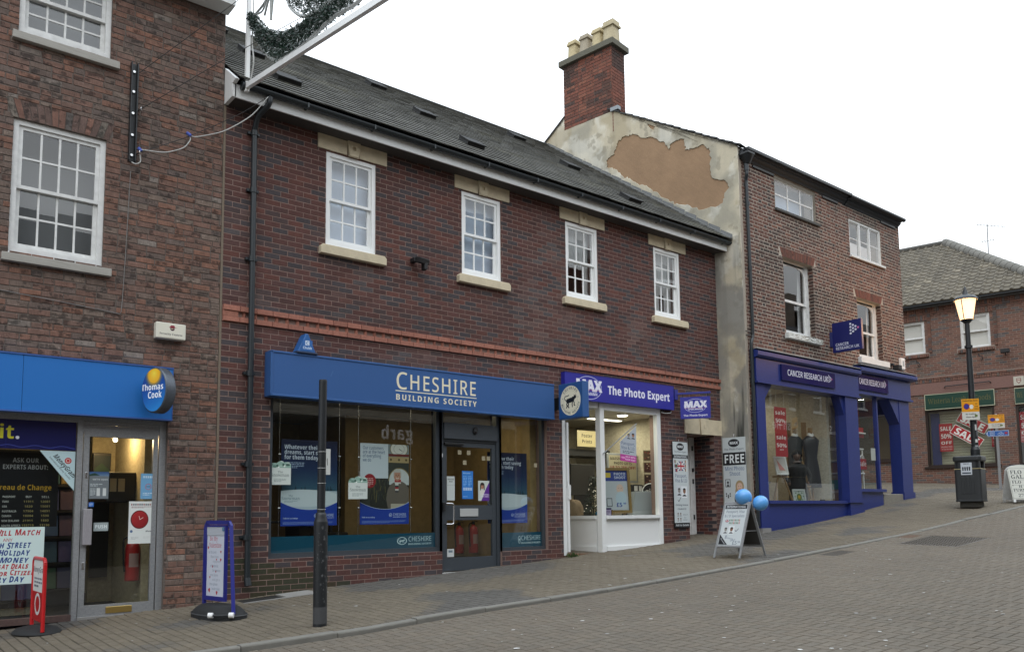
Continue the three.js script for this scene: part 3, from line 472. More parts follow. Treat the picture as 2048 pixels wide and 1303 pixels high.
{ // black steel channel on the wall and the wires that hang from it
  const b = thing('wall_bracket', 'tall black bolted steel channel on the brown brick wall', 'bracket', [2.605, 5.9, 0]);
  part('channel', new MB().box(2.56, 2.66, 5.9, 7.17, 0, 0.012).box(2.56, 2.572, 5.9, 7.17, 0.012, 0.07).box(2.63, 2.642, 5.9, 7.17, 0.012, 0.07).geo(), M.blackIron, b);
  for (const y of [7.06, 6.8, 6.52, 6.24, 5.98]) part('bolt', new MB().rod([2.6, y, 0.01], [2.6, y, 0.035], 0.016).geo(), M.chrome, b);
  for (const y of [6.56, 6.0]) part('eye_bolt', new MB().rod([2.652, y, 0.03], [2.67, y, 0.11], 0.008).add(new THREE.TorusGeometry(0.02, 0.006, 6, 12), M4(2.67, y, 0.125, 1.2)).geo(), M.chrome, b);
  const wire = (pts, r, mat, label, cat = 'wire') => single('wire', new MB().tube(pts, r, 6).geo(), mat, label, cat);
  wire([[2.652, 7.05, 0.06], [4.4, 8.75, 1.7], [6.5, 10.7, 3.7]], 0.0045, M.cableDark, 'thin dark stay wire rising from the top of the black channel');
  wire([[2.67, 6.56, 0.12], [3.5, 7.22, 0.8], [4.6, 8.05, 1.6], [6.0, 9.1, 2.6]], 0.0045, M.cableDark, 'thin dark stay wire rising from the middle of the black channel');
  wire([[2.67, 6.0, 0.12], [3.2, 6.32, 0.2], [3.8, 6.75, 0.3], [4.16, 7.06, 0.42]], 0.0045, M.cableDark, 'thin dark stay wire from the foot of the black channel to the white girder');
  single('cable', new MB().tube([[2.6, 5.88, 0.05], [2.64, 5.855, 0.09], [2.69, 5.9, 0.1], [2.67, 6.03, 0.11], [2.72, 6.04, 0.13], [2.95, 6.06, 0.17], [3.16, 6.16, 0.22], [3.24, 6.29, 0.24], [3.22, 6.35, 0.23], [3.3, 6.33, 0.26], [3.62, 6.47, 0.34], [3.95, 6.75, 0.4], [4.17, 7.07, 0.44]], 0.007, 6).geo(), M.cable, 'white looping supply cable between the black channel and the white girder', 'cable');
  const clips = new MB(); clips.rod([3.2, 6.37, 0.22], [3.24, 6.33, 0.25], 0.02).rod([2.66, 6.06, 0.1], [2.69, 6.02, 0.12], 0.02); single('cable_clip', clips.geo(), std([0.05, 0.09, 0.4]), 'small blue connectors on the white looping cable', 'connector');
  single('cable', new MB().tube([[2.6, 5.78, 0.012], [2.585, 5.2, 0.012], [2.57, 4.6, 0.012], [2.545, 3.99, 0.012], [2.5, 3.975, 0.012], [1.9, 4.02, 0.012], [1.0, 4.08, 0.012]], 0.0045, 6).geo(), M.cableThin, 'thin grey cable clipped down and along the brown brick wall', 'cable');
}
// posters and stickers on the travel shop glass; they hang just inside the panes
{
  const z = -0.105;
  const vinyl = thing('window_graphic', 'dark blue band across the top of the travel shop window, lettered it.', 'window graphic', [0.8, 2.33, z]);
  part('print', sheet(-0.4, 2.13, 2.3, 2.63, z), print(1280, 168, (g, w, h) => { fill(g, '#171a52', 0, 0, w, h); fill(g, '#272c78', w * 0.72, 0, 2, h); g.textAlign = 'left'; text(g, "Don't just book", w * 0.13, h * 0.66, 112, '#e6e8f0', { width: w * 0.515 }); text(g, 'it', w * 0.69, h * 0.66, 112, '#d8d23a'); text(g, '.', w * 0.752, h * 0.66, 112, '#e6e8f0'); g.strokeStyle = '#4a55a5'; g.lineWidth = 3; g.beginPath(); for (let x = 0; x <= w; x += 8) g.lineTo(x, h * 0.9 + 6 * Math.sin(x / 22)); g.stroke(); }, { roughness: 0.3 }), vinyl);
  const tri = new MB().face([[1.76, 2.29, z + 0.004], [2.13, 1.83, z + 0.004], [2.13, 2.29, z + 0.004]], undefined, [[0, 1], [1, 0], [1, 1]]); tri.face([[2.13, 1.83, z + 0.002], [1.76, 2.29, z + 0.002], [2.13, 2.29, z + 0.002]], undefined, [[1, 0], [0, 1], [1, 1]]);
  single('window_sticker', tri.geo(), print(412, 512, (g, w, h) => { fill(g, '#b9d2d6', 0, 0, w, h); g.strokeStyle = '#8fb0b8'; g.lineWidth = 8; g.beginPath(); g.moveTo(0, 4); g.lineTo(w - 4, h); g.stroke(); const a = 0.86; text(g, 'MoneyGram', w * 0.36, h * 0.13, 84, '#15181c', { rot: a, it: true, width: 370 }); text(g, 'International Money Transfer', w * 0.26, h * 0.16, 30, '#333a40', { rot: a, weight: 'normal', width: 380 }); oval(g, w * 0.8, h * 0.24, 40, 40, '#b32025'); oval(g, w * 0.8, h * 0.24, 22, 22, null, '#e8d8d0', 7); }), 'pale triangular money transfer sticker in the corner of the travel shop window', 'sticker');
  const sign = thing('handwritten_sign', 'white handwritten poster in red and blue felt pen in the travel shop window', 'poster', [1.4, 0.8, z]);
  part('paper', board(0.9, 1.845, 0.79, 1.42, z - 0.004, z), print(768, 512, (g, w, h) => { fill(g, '#c9dcd9', 0, 0, w, h); const rj = mulberry(12), t = (s, y, c, x, ww, z = 66) => { g.font = 'italic bold ' + z + 'px sans-serif'; const ls = [...s].map((ch) => g.measureText(ch).width + 4), k = (ww * w) / ls.reduce((p, q) => p + q, 0); let px = x * w; [...s].forEach((ch, i) => { g.save(); g.translate(px, y * h + (rj() - 0.5) * 9); g.rotate((rj() - 0.5) * 0.16); g.scale(k * (0.92 + rj() * 0.14), 0.92 + rj() * 0.2); g.fillStyle = g.strokeStyle = c; g.font = 'italic bold ' + z * (i && s[i - 1] !== ' ' ? 0.92 : 1.08) + 'px sans-serif'; g.fillText(ch, 0, 0); g.lineWidth = 1.5 + rj() * 2.5; g.strokeText(ch, 0, 0); g.restore(); px += ls[i] * k; }); }; t('WE WILL MATCH', 0.15, '#a8232e', 0.33, 0.63); text(g, 'ANY', w * 0.62, h * 0.25, 40, '#a8232e', { align: 'center', weight: 'normal' }); t('HIGH STREET', 0.37, '#24407e', 0.4, 0.46); t('RATE HOLIDAY', 0.5, '#24407e', 0.33, 0.52); t('MONEY', 0.62, '#24407e', 0.54, 0.3); t('+ GREAT DEALS', 0.73, '#a8232e', 0.4, 0.44, 56); t('SENIOR CITIZENS', 0.84, '#a8232e', 0.38, 0.58, 56); t('EVERY DAY', 0.96, '#24407e', 0.39, 0.41); }, { roughness: 0.8 }), sign);
  const bd = thing('exchange_rate_board', 'black bureau de change board with lit rate figures in the travel shop window', 'display board', [1.3, 1.2, -0.3]);
  part('board', board(0.2, 2.0, 1.42, 2.3, -0.34, -0.3), print(1024, 530, (g, w, h) => { fill(g, '#0c0d10', 0, 0, w, h); text(g, 'ASK OUR', w * 0.81, h * 0.16, 42, '#b4b6b8', { align: 'center', width: 150 }); text(g, 'EXPERTS ABOUT:', w * 0.81, h * 0.25, 42, '#b4b6b8', { align: 'center', width: 262 }); text(g, 'Bureau de Change', w * 0.963, h * 0.52, 50, '#c09828', { width: 350, align: 'right' }); ['PASSPORT', 'EURO', 'USA', 'AUSTRALIA', 'CANADA', 'NEW ZEALAND', 'SOUTH AFRICA'].forEach((s, i) => { const y = h * (0.62 + i * 0.062); text(g, s, w * 0.69, y, 19, '#c8c8c2', { width: s.length * 9 }); text(g, i ? ['11911', '1820', '17904', '18004', '21911', '155715'][i - 1] : 'BUY', w * 0.835, y, 20, i ? '#b4a468' : '#c8c8c2', { font: 'monospace', align: 'center' }); text(g, i ? ['12081', '15081', '14891', '1598', '1880', '13198'][i - 1] : 'SELL', w * 0.93, y, 20, i ? '#b4a468' : '#c8c8c2', { font: 'monospace', align: 'center' }); }); }, { roughness: 0.4 }), bd);
  const st = (name, label, x0, x1, y0, y1, w, h, draw, cat = 'sticker') => single(name, board(x0, x1, y0, y1, z + 0.01, z + 0.0125), print(w, h, draw), label, cat);
  st('opening_hours_sticker', 'grey opening hours sticker on the left of the travel shop door', 2.285, 2.5, 1.74, 2.06, 256, 380, (g, w, h) => { fill(g, '#6d7478', 0, 0, w, h); const q = g.createLinearGradient(0, 0, 0, 80); q.addColorStop(0, '#2b4c7e'); q.addColorStop(1, '#7b95a6'); fill(g, q, 0, 0, w, 60); poly(g, [[0, 40], [70, 20], [140, 52], [0, 62]], '#1c3a2c'); text(g, "we're open", w * 0.95, 120, 40, '#d6dad8', { align: 'right', weight: 'normal' }); greek(g, 16, 170, 160, 2, 22, '#b8c0c0', 2); fill(g, '#c8ccca', 100, 230, 44, 110); fill(g, '#c8ccca', 180, 230, 44, 110); greek(g, 18, 235, 70, 6, 18, '#b8c0c0', 4); });
  st('push_sticker', 'small pale sticker lettered PUSH on the travel shop door', 2.35, 2.51, 1.36, 1.46, 160, 100, (g, w, h) => { fill(g, '#9aa5a6', 0, 0, w, h); text(g, 'PUSH', w / 2, h * 0.68, 58, '#dfe6e6', { align: 'center', width: 136 }); });
  st('blue_sticker', 'tiny blue square sticker on the travel shop door', 2.288, 2.345, 1.645, 1.7, 64, 64, (g, w, h) => { fill(g, '#2c62ae', 0, 0, w, h); greek(g, 8, 16, 46, 3, 14, '#bcd0ea', 3); });
  st('no_smoking_sticker', 'light blue no smoking notice on the right of the travel shop door', 2.86, 3.04, 1.74, 2.05, 256, 420, (g, w, h) => { fill(g, '#6fa3c8', 0, 0, w, h); for (let i = 0; i < 5; i++) fill(g, '#c2d8e6', 40 + i * 36, 40, 26, 34); oval(g, w / 2, h * 0.52, 46, 46, null, '#b06a7c', 10); fill(g, '#41606e', w * 0.36, h * 0.5, 70, 12); greek(g, 40, 320, 180, 2, 26, '#c8dcea', 6); });
  st('clock_poster', 'white poster with a large red clock on the travel shop door', 2.735, 3.035, 1.2, 1.71, 384, 620, (g, w, h) => { fill(g, '#d8dcd8', 0, 0, w, h); for (let i = 0; i < 11; i++) oval(g, 40 + i * 30, 48, 10, 14, i % 3 ? '#2e3140' : '#8a3038'); greek(g, 36, 76, 310, 2, 14, '#8a5a60', 5); const q = g.createLinearGradient(80, 120, 280, 400); q.addColorStop(0, '#b02c2e'); q.addColorStop(1, '#7c1418'); oval(g, 160, 268, 132, 136, '#5c1014'); oval(g, 162, 266, 118, 122, q); g.strokeStyle = '#e8d8d0'; g.lineWidth = 7; g.beginPath(); g.moveTo(214, 238); g.lineTo(165, 268); g.lineTo(150, 215); g.stroke(); oval(g, 44, 440, 20, 20, '#506a8e'); text(g, 'MoneyGram', 250, 452, 34, '#303438', { it: true }); greek(g, 40, 520, 120, 3, 16, '#b8bcb8', 8); greek(g, 220, 520, 130, 2, 16, '#c8ccc8', 9); }, 'poster');
}
// inside the travel shop
function extinguisher(label, x, y, z, group) {
  const o = thing('fire_extinguisher', label, 'fire extinguisher', [x, y, z], { own: true, group });
  part('cylinder', new THREE.LatheGeometry([[0, 0], [0.085, 0.0], [0.088, 0.02], [0.088, 0.4], [0.07, 0.47], [0.03, 0.5], [0.025, 0.54], [0, 0.54]].map((p) => new THREE.Vector2(...p)), 20), M.red, o);
  part('valve', new MB().rod([0, 0.52, 0], [0, 0.58, 0], 0.028).box(-0.02, 0.09, 0.57, 0.585, -0.012, 0.012).box(-0.02, 0.08, 0.605, 0.62, -0.012, 0.012).geo(), M.dark, o);
  part('hose', new MB().tube([[-0.02, 0.56, 0], [-0.11, 0.52, 0.02], [-0.115, 0.3, 0.03], [-0.1, 0.12, 0.03]], 0.012, 8).geo(), M.dark, o);
  part('label', new MB().add(new THREE.CylinderGeometry(0.0892, 0.0892, 0.17, 16, 1, true, -0.7, 1.4), M4(0, 0.26, 0)).geo(), std([0.45, 0.3, 0.28]), o); return o;
}
extinguisher('red fire extinguisher on the cream wall inside the travel shop door', 2.93, 0.72, -0.62);
{
  const p = thing('wall_screen', 'tall dark screen panel on the cream wall inside the travel shop', 'display panel', [2.5, 0.9, -1.98]);
  part('panel', rbox(2.72, 2.95, 0.7, 2.42, -1.99, -1.93, 0.01), std([0.035, 0.035, 0.04], { roughness: 0.3 }), p); part('picture', sheet(2.735, 2.935, 1.95, 2.38, -1.927), print(128, 256, (g, w, h) => { fill(g, '#15303a', 0, 0, w, h); poly(g, [[0, 110], [60, 60], [128, 120], [128, 256], [0, 256]], '#1f4a3c'); fill(g, '#3d6a7c', 0, 160, w, 96); }), p);
  const k = thing('cash_machine', 'dark wall unit with small lit panels inside the travel shop door', 'wall unit', [2.9, 1.7, -0.9]); part('body', rbox(2.66, 3.02, 1.72, 2.1, -1.7, -0.9, 0.01), std([0.02, 0.02, 0.022], { roughness: 0.4 }), k); part('screen', box(2.7, 2.78, 1.85, 2.02, -0.9, -0.893), std([0.35, 0.3, 0.2]), k); part('screen', box(2.8, 2.88, 1.85, 2.02, -0.9, -0.893), std([0.35, 0.3, 0.2]), k);
  const rr = mulberry(8);
  for (let i = 0; i < 2; i++) {
    const r = thing('brochure_rack', ['dark brochure rack with bright covers behind the exchange rate board', 'low brochure rack with a cream foot rail behind the handwritten poster'][i], 'brochure rack', [1.6, 0.37, -1.6 + i * 0.8]), x0 = i ? 1.35 : 1.75, x1 = i ? 1.95 : 2.45, zz = i ? -0.9 : -1.7;
    part('frame', new MB().box(x0, x1, 0.37, i ? 0.45 : 2.1, zz - 0.04, zz).geo(), i ? M.cream : std([0.03, 0.03, 0.035]), r);
    for (let y = i ? 0.55 : 0.6; y < (i ? 1.2 : 2.0); y += 0.34) { part('shelf', box(x0, x1, y - 0.03, y, zz - 0.02, zz + 0.1), M.dark, r); for (let x = x0 + 0.02; x < x1 - 0.1; x += 0.17) { const m = new MB(); m.add(new THREE.BoxGeometry(0.15, 0.27, 0.012), M4(x + 0.075, y + 0.14, zz + 0.05, 0, -0.18)); const h = rr(); part('brochure', m.geo(), std([0.04 + 0.25 * h * rr(), 0.05 + 0.16 * rr(), 0.06 + 0.25 * (1 - h) * rr()], { roughness: 0.3 }), r); } }
  }
  const lamp = new MB(); lamp.rod([2.78, 2.62, -1.1], [2.78, 2.56, -1.06], 0.035); const sp = thing('spotlight', 'small bright ceiling spotlight inside the travel shop door', 'spotlight', [2.78, 2.62, -1.1]); part('housing', lamp.geo(), M.chrome, sp);
  const bulb = new THREE.Mesh(new THREE.SphereGeometry(0.03, 12, 8), std([0.9, 0.8, 0.6], { emissive: lin(1, 0.85, 0.55), emissiveIntensity: 8 })); bulb.name = 'bulb'; bulb.position.set(0, -0.09, 0.07); sp.add(bulb);
  const pl = new THREE.PointLight(0xffd9a0, 1.6); pl.position.set(0, -0.09, 0.07); pl.castShadow = true; pl.shadow.radius = 1.5; sp.add(pl);
}
{ // free-standing red-framed sign on a rubber foot, turned almost edge-on
  const o = thing('pavement_sign', 'red framed narrow sign on a dark rubber foot before the travel shop window', 'pavement sign', [1.72, groundY(1.72, 0.42), 0.42], { own: true, turn: -1.56 });
  part('foot', new MB().add(new THREE.LatheGeometry([[0, 0.07], [0.12, 0.068], [0.2, 0.045], [0.235, 0.012], [0.235, 0]].map((p) => new THREE.Vector2(...p)), 24), M4(0, 0, 0, 0, 0, 0, [1.35, 1, 1])).geo(), M.rubber, o);
  const loop = []; const W = 0.29, H = 0.78, r = 0.06, y0 = 0.03; loop.push([-W, y0, 0], [-W, H - r, 0]); for (let i = 1; i < 5; i++) loop.push([-W + r - r * Math.cos(i / 5 * Math.PI / 2), H - r + r * Math.sin(i / 5 * Math.PI / 2), 0]); loop.push([-W + r, H, 0], [W - r, H, 0]); for (let i = 1; i < 5; i++) loop.push([W - r + r * Math.sin(i / 5 * Math.PI / 2), H - r + r * Math.cos(i / 5 * Math.PI / 2), 0]); loop.push([W, H - r, 0], [W, y0, 0]);
  const fm = new MB(); for (let i = 1; i < loop.length; i++) fm.rod(loop[i - 1], loop[i], 0.02, 0.02, 10); part('frame', fm.geo(), std([0.5, 0.012, 0.015], { roughness: 0.35 }), o);
  const pr = print(256, 384, (g, w, h) => { fill(g, '#d6d8d6', 0, 0, w, h); fill(g, '#b01c20', 0, h * 0.52, w, h * 0.48); oval(g, w * 0.5, h * 0.72, 70, 70, '#d6d8d6'); oval(g, w * 0.5, h * 0.72, 50, 50, '#b01c20'); text(g, 'MoneyGram', w / 2, h * 0.2, 50, '#223', { align: 'center', it: true }); greek(g, 30, 110, 190, 3, 24, '#556', 4); });
  part('board', board(-W + 0.02, W - 0.02, 0.12, H - 0.02, -0.006, 0.006), pr, o); part('print', sheet(-W + 0.02, W - 0.02, 0.12, H - 0.02, -0.0075, true), pr, o);
}
// ---------- middle: the modern dark-red brick building with the building society and the photo shop ----------
const midB = thing('brick_building', 'modern dark red brick building with four white sash windows, stone lintels and a slate roof', 'building', [9, 0.7, 0]);
const MIDW = [[5.24, 6.06], [7.65, 8.465], [9.96, 10.775], [12.35, 13.15]];
{
  const wy = [5.362, 6.785], x1 = 14.44;
  const holes = [...MIDW.map((w) => [...w, ...wy]), [4.46, 7.25, 0.945, 3.2], [7.25, 8.43, 0.5, 3.2], [8.43, 9.44, 0.9, 3.2], [9.79, 12.44, 0.6, 3.6], [13.22, 14.1, 0.8, 3.09]];
  const wall = part('wall', wallBody(3.77, x1, -0.6, 7.1, -0.3, -0.003, holes), M.mortarNew, midB);
  const tone = (x, y, hd, r) => { const moss = y < 1.0 - (x - 4) * 0.25 ? sstep(0.34, 0.6, fbm(x * 2 + 5, y * 3 + 5, 99, 12, 3)) : 0; const e = 0.28 * sstep(0.6, 0.76, fbm(x * 1.1 + 60, y * 0.8 + 60, 999, 33, 4)) * r(), big = 0.84 + 0.34 * fbm(x * 0.5 + 3, y * 0.7 + 3, 999, 37, 4); const c = pickTone(r, [[5, 0.12, 0.05, 0.042], [3, 0.1, 0.047, 0.042], [1.2, 0.14, 0.054, 0.042], [3.4, 0.07, 0.058, 0.062], [1.4, 0.085, 0.055, 0.053]]).map((v, i) => lerp(v * big, [0.26, 0.22, 0.2][i], e)); return moss ? [lerp(c[0], 0.042, moss * 0.85), lerp(c[1], 0.045, moss * 0.85), lerp(c[2], 0.018, moss * 0.85)] : c; };
  const linHoles = MIDW.map((w) => [(w[0] + w[1]) / 2 + 0.02 - 0.57, (w[0] + w[1]) / 2 + 0.02 + 0.57, 6.8, 7.03]), sillHoles = MIDW.map((w) => [w[0] - 0.1, w[1] + 0.14, 5.235, 5.362]);
  layBricks(wall, brickRects({ x0: 3.775, x1, y0: 0, y1: 7.04, holes: [...holes, ...linHoles, ...sillHoles, [3.7, x1, 4.07, 4.285], [13.14, 14.36, 3.085, 3.41]], seed: 4 }), { tone, mat: M.brickNew, seed: 16 });
  // terracotta string course: a row of bricks above and below a row set cornerwise
  const tc = (r) => { const k = 0.85 + r() * 0.3; return [0.4 * k, 0.165 * k, 0.115 * k]; }, r = mulberry(61), list = [];
  const lay = (y0, y1, pr) => { for (let x = 3.78; x < x1; x += 0.225) { const m = new MB(); m.uo = [r() * 5, r() * 5]; m.slab(x + 0.003, Math.min(x1, x + 0.222), y0, y1, -0.02, pr, 0.004, tc(r)); list.push({ mb: m, score: shows([x, y0, 0], 0.016, [0, 0, 1]) }); } };
  lay(4.213, 4.283, 0.045); lay(4.07, 4.138, 0.03);
  { const m = new MB(); m.box(3.78, 3.98, 4.14, 4.211, -0.02, 0.03, tc(r)); list.push({ mb: m, score: 1 }); }
  for (let x = 4.0; x < x1 - 0.1; x += 0.152) { const m = new MB(), c = tc(r), h = 0.07; m.uo = [r() * 5, r() * 5]; const y0 = 4.14, y1 = 4.211, a = [x, -0.05], b = [x + h, 0.028], d = [x + 2 * h, -0.05]; for (const [p, q] of [[a, b], [b, d]]) m.face([[p[0], y0, p[1]], [q[0], y0, q[1]], [q[0], y1, q[1]], [p[0], y1, p[1]]], c); m.face([[a[0], y0, a[1]], [d[0], y0, d[1]], [b[0], y0, b[1]]], c); m.face([[a[0], y1, a[1]], [b[0], y1, b[1]], [d[0], y1, d[1]]], c); list.push({ mb: m, score: shows([x, y0, 0], 0.011, [0, 0, 1]) }); }
  const band = part('string_course', box(3.78, x1, 4.075, 4.28, -0.1, -0.052), grain([0.12, 0.05, 0.035], fineT, 3), midB);
  pieces('brick', 'brickwork', list, M.terracotta, band);
  // windows with stone lintel, keystone and sill
  MIDW.forEach((w, i) => {
    sashWindow(midB, w[0], w[1], wy[0] + 0.03, wy[1], -0.018, { cols: 3, rows: 2, mat: M.pvc, f: 0.062, bar: 0.024, split: 0.5, seed: 20 + i, wobble: 0.0012 });
    const xc = (w[0] + w[1]) / 2 + 0.02; stoneSill(midB, w[0] - 0.1, w[1] + 0.14, 5.24, 5.362, M.stone);
    const lt = part('lintel', box(xc - 0.568, xc - 0.105, 6.802, 7.026, -0.05, 0.018), M.stone, midB); part('lintel', box(xc + 0.105, xc + 0.568, 6.802, 7.026, -0.05, 0.018), M.stone, midB);
    const key = new THREE.Shape([[xc - 0.075, 6.795], [xc + 0.075, 6.795], [xc + 0.1, 7.03], [xc - 0.1, 7.03]].map((q) => new THREE.Vector2(...q))); key.holes.push(new THREE.Path([[xc - 0.028, 6.88], [xc - 0.028, 6.945], [xc + 0.028, 6.945], [xc + 0.028, 6.88]].map((q) => new THREE.Vector2(...q))));
    const kg = new THREE.ExtrudeGeometry(key, { depth: 0.03, bevelEnabled: true, bevelSize: 0.006, bevelThickness: 0.008, bevelSegments: 1 }); kg.translate(0, 0, 0.01); part('keystone', mergeGeometries([kg, new THREE.BoxGeometry(0.06, 0.07, 0.02).toNonIndexed().translate(xc, 6.912, 0.008)]), M.stone, lt);
    // what hangs behind the glass
    const bl = new MB(), mat = i < 2 ? M.blind : M.curtain, rr = mulberry(i + 3);
    if (i < 2) for (let x = w[0] + 0.05; x < w[1] - 0.05; x += 0.089) bl.face([[x, wy[0], -0.2 - 0.004], [x + 0.088, wy[0], -0.2 + 0.004], [x + 0.088, wy[1], -0.2 + 0.004], [x, wy[1], -0.2 - 0.004]]);
    else for (let x = w[0] + 0.05, k = 0; x < w[1] - 0.05; x += 0.06, k++) { const z0 = -0.22 + (k % 2) * 0.03, yb = i === 2 ? (x > xc - 0.2 && x < xc + 0.2 ? 6.02 : x > xc ? wy[0] : 5.7) : x > xc - 0.1 && x < xc + 0.1 ? 5.9 : wy[0]; bl.face([[x, yb, z0], [x + 0.06, yb, -0.41 - z0], [x + 0.06, wy[1], -0.41 - z0], [x, wy[1], z0]]); }
    part(i < 2 ? 'blind' : 'curtain', bl.geo(), mat, midB);
  });
  shell(midB, 3.77, x1, 0, 7.1, -0.3, -8.6, std([0.2, 0.19, 0.17]));
  part('floor', new MB().box(3.89, x1 - 0.12, 4.0, 4.2, -8.5, -0.3).box(3.89, x1 - 0.12, 7.0, 7.06, -8.5, -0.3).box(9.6, 9.72, 0.3, 7, -8.5, -0.3).geo(), std([0.3, 0.29, 0.27]), midB);
  // eaves
  part('fascia_board', new MB().box(3.78, x1 + 0.03, 7.01, 7.19, 0.26, 0.285).geo(), M.paint, midB); part('soffit', box(3.78, x1 + 0.03, 7.014, 7.03, 0, 0.26), std([0.06, 0.052, 0.048], { roughness: 0.8 }), midB);
  const gut = new THREE.Shape(); gut.absarc(0, 0, 0.06, Math.PI, 0, false); gut.lineTo(0.054, 0); gut.absarc(0, 0, 0.054, 0, Math.PI, true); const gg = new THREE.ExtrudeGeometry(gut, { depth: x1 - 3.86, bevelEnabled: false, curveSegments: 10 }); gg.rotateY(Math.PI / 2); gg.translate(3.86, 7.185, 0.35);
  const gu = new MB().add(gg); for (let x = 4.75; x < x1; x += 1.05) gu.box(x, x + 0.025, 7.125, 7.19, 0.287, 0.414); gu.rod([3.84, 7.16, 0.35], [3.87, 7.16, 0.35], 0.063); part('gutter', gu.geo(), M.pipeGrey, midB);
  // roof
  const RY = 10.95, RZ = -4.6, gz = (t) => 14.45 + 0.15 * (lerp(0.36, RZ, t) - 0.6) - 0.02;
  const ts = (r, x, k) => { const m = sstep(0.6, 0.75, fbm(x * 0.9 + 3, k * 0.35 + 3, 99, 44, 3)), v = 0.82 + 0.36 * r(); return [lerp(0.15, 0.185, m) * v, lerp(0.148, 0.18, m) * v, lerp(0.133, 0.15, m) * v]; };
  const rf = part('roof', new MB().face([[3.8, 7.215, 0.42], [gz(0), 7.215, 0.42], [gz(1), RY, RZ], [3.8, RY, RZ]]).face([[3.8, RY, RZ], [gz(1), RY, RZ], [gz(1), 7.2, -9.4], [3.8, 7.2, -9.4]]).face([[3.8, 7.2, 0.3], [3.8, RY, RZ], [3.8, 7.2, -8.6]]).geo(), M.dark, midB);
  slateSlope(rf, { y0: 7.222, z0: 0.425, y1: RY, z1: RZ, xa: () => 3.8, xb: gz, row: 0.215, w: 0.3, mat: M.slate, tone: ts, seed: 31 });
  const rg = new MB(), rr = mulberry(2); for (let x = 3.82; x < gz(1); x += 0.45) { rg.uo = [rr(), rr()]; const c = 0.05 + 0.02 * rr(), e = Math.min(gz(1), x + 0.447); rg.face([[x, RY - 0.07, RZ + 0.16], [e, RY - 0.07, RZ + 0.16], [e, RY + 0.045, RZ], [x, RY + 0.045, RZ]], [c, c, c]); rg.face([[x, RY + 0.045, RZ], [e, RY + 0.045, RZ], [e, RY - 0.07, RZ - 0.16], [x, RY - 0.07, RZ - 0.16]], [c, c, c]); rg.face([[x, RY - 0.085, RZ + 0.15], [e, RY - 0.085, RZ + 0.15], [e, RY - 0.07, RZ + 0.16], [x, RY - 0.07, RZ + 0.16]], [c, c, c]); } part('ridge_tiles', rg.geo(), M.slate, rf);
  for (const [x, t] of [[4.78, 0.16], [4.85, 0.47], [4.82, 0.8], [8.13, 0.81], [8.2, 0.47], [8.12, 0.15], [11.79, 0.79], [11.86, 0.45], [11.87, 0.11]]) { const g = new MB(); g.box(-0.18, 0.18, 0, 0.075, -0.2, 0.12, undefined, 'd').box(-0.19, 0.19, 0.075, 0.09, -0.2, 0.15); const q = new MB().add(g.geo(), M4(x, lerp(7.235, RY, t), lerp(0.42, RZ, t), 0, 0.645)); part('roof_vent', q.geo(), std([0.03, 0.03, 0.03], { roughness: 0.95 }), rf); }
  const st = new MB(), r3 = mulberry(9); for (let t = 0; t < 0.985; t += 0.055) { const e = t + 0.053, P = (k, dx, dy) => [gz(k) + dx, lerp(7.222, RY, k) + dy, lerp(0.425, RZ, k)], u = 0.075 + r3() * 0.02; st.face([P(t, -0.1, 0.045), P(t, 0, 0.05), P(e, 0, 0.05), P(e, -0.1, 0.045)]).face([P(t, -0.1, 0), P(t, -0.1, 0.045), P(e, -0.1, 0.045), P(e, -0.1, 0)].reverse()).face([P(t, 0.0, 0.05), P(t, 0.012, 0.05 + u), P(e, 0.012, 0.05 + u * 0.7), P(e, 0.0, 0.05)].reverse()).face([P(t, -0.1, 0), P(t, 0, 0), P(t, 0, 0.05), P(t, -0.1, 0.045)]); } part('flashing', st.geo(), grain([0.16, 0.165, 0.165], stoneT, 3, { roughness: 0.85 }), rf); const ee = new THREE.ExtrudeGeometry(new THREE.Shape([[0.005, 7.012], [-0.285, 7.012], [-0.285, 7.19], [-0.4, 7.21], [0.005, 7.52]].map((q) => new THREE.Vector2(...q))), { depth: 0.05, bevelEnabled: false }); ee.rotateY(Math.PI / 2); ee.translate(3.744, 0, 0); part('eaves_end', ee, M.paint, rf);
  // downpipe with its swan neck
  const dp = new MB(); dp.tube([[4.24, 7.13, 0.35], [4.22, 7.02, 0.33], [4.15, 6.9, 0.16], [4.14, 6.75, 0.07]], 0.038, 10); dp.rod([4.14, 6.78, 0.065], [4.155, 0.62, 0.065], 0.038); for (const y of [6.7, 5.9, 4.95, 3.4, 2.2, 1.25]) dp.rod([4.14, y - 0.04, 0.065], [4.14, y + 0.03, 0.065], 0.047).box(4.06, 4.22, y - 0.02, y + 0.015, 0, 0.05); dp.rod([4.155, 0.72, 0.065], [4.16, 0.62, 0.09], 0.045); part('downpipe', dp.geo(), M.pipeGrey, midB);

  // building society shopfront: grey aluminium
  const z = -0.075, fm = new MB();
  rim(fm, 4.465, 7.25, 0.945, 3.2, z - 0.08, z, 0.06, 0.07, 0.06); rim(fm, 8.43, 9.435, 0.905, 3.2, z - 0.08, z, 0.055, 0.055, 0.06);
  fm.box(7.25, 7.31, 0.61, 3.2, z - 0.09, z + 0.02).box(8.37, 8.43, 0.6, 3.2, z - 0.09, z + 0.02).box(7.31, 8.37, 2.7, 2.95, z - 0.08, z + 0.05).box(7.31, 8.37, 2.66, 2.7, z - 0.08, z + 0.01);
  const sf = part('shopfront', fm.geo(), M.greyFrame, midB);
  part('pane', sheet(4.52, 7.2, 1.01, 3.15, z - 0.04), M.shopGlass, sf); part('pane', sheet(8.48, 9.385, 0.955, 3.15, z - 0.04), M.shopGlass, sf); part('pane', sheet(7.31, 8.37, 2.95, 3.2, z - 0.04), M.shopGlass, sf);
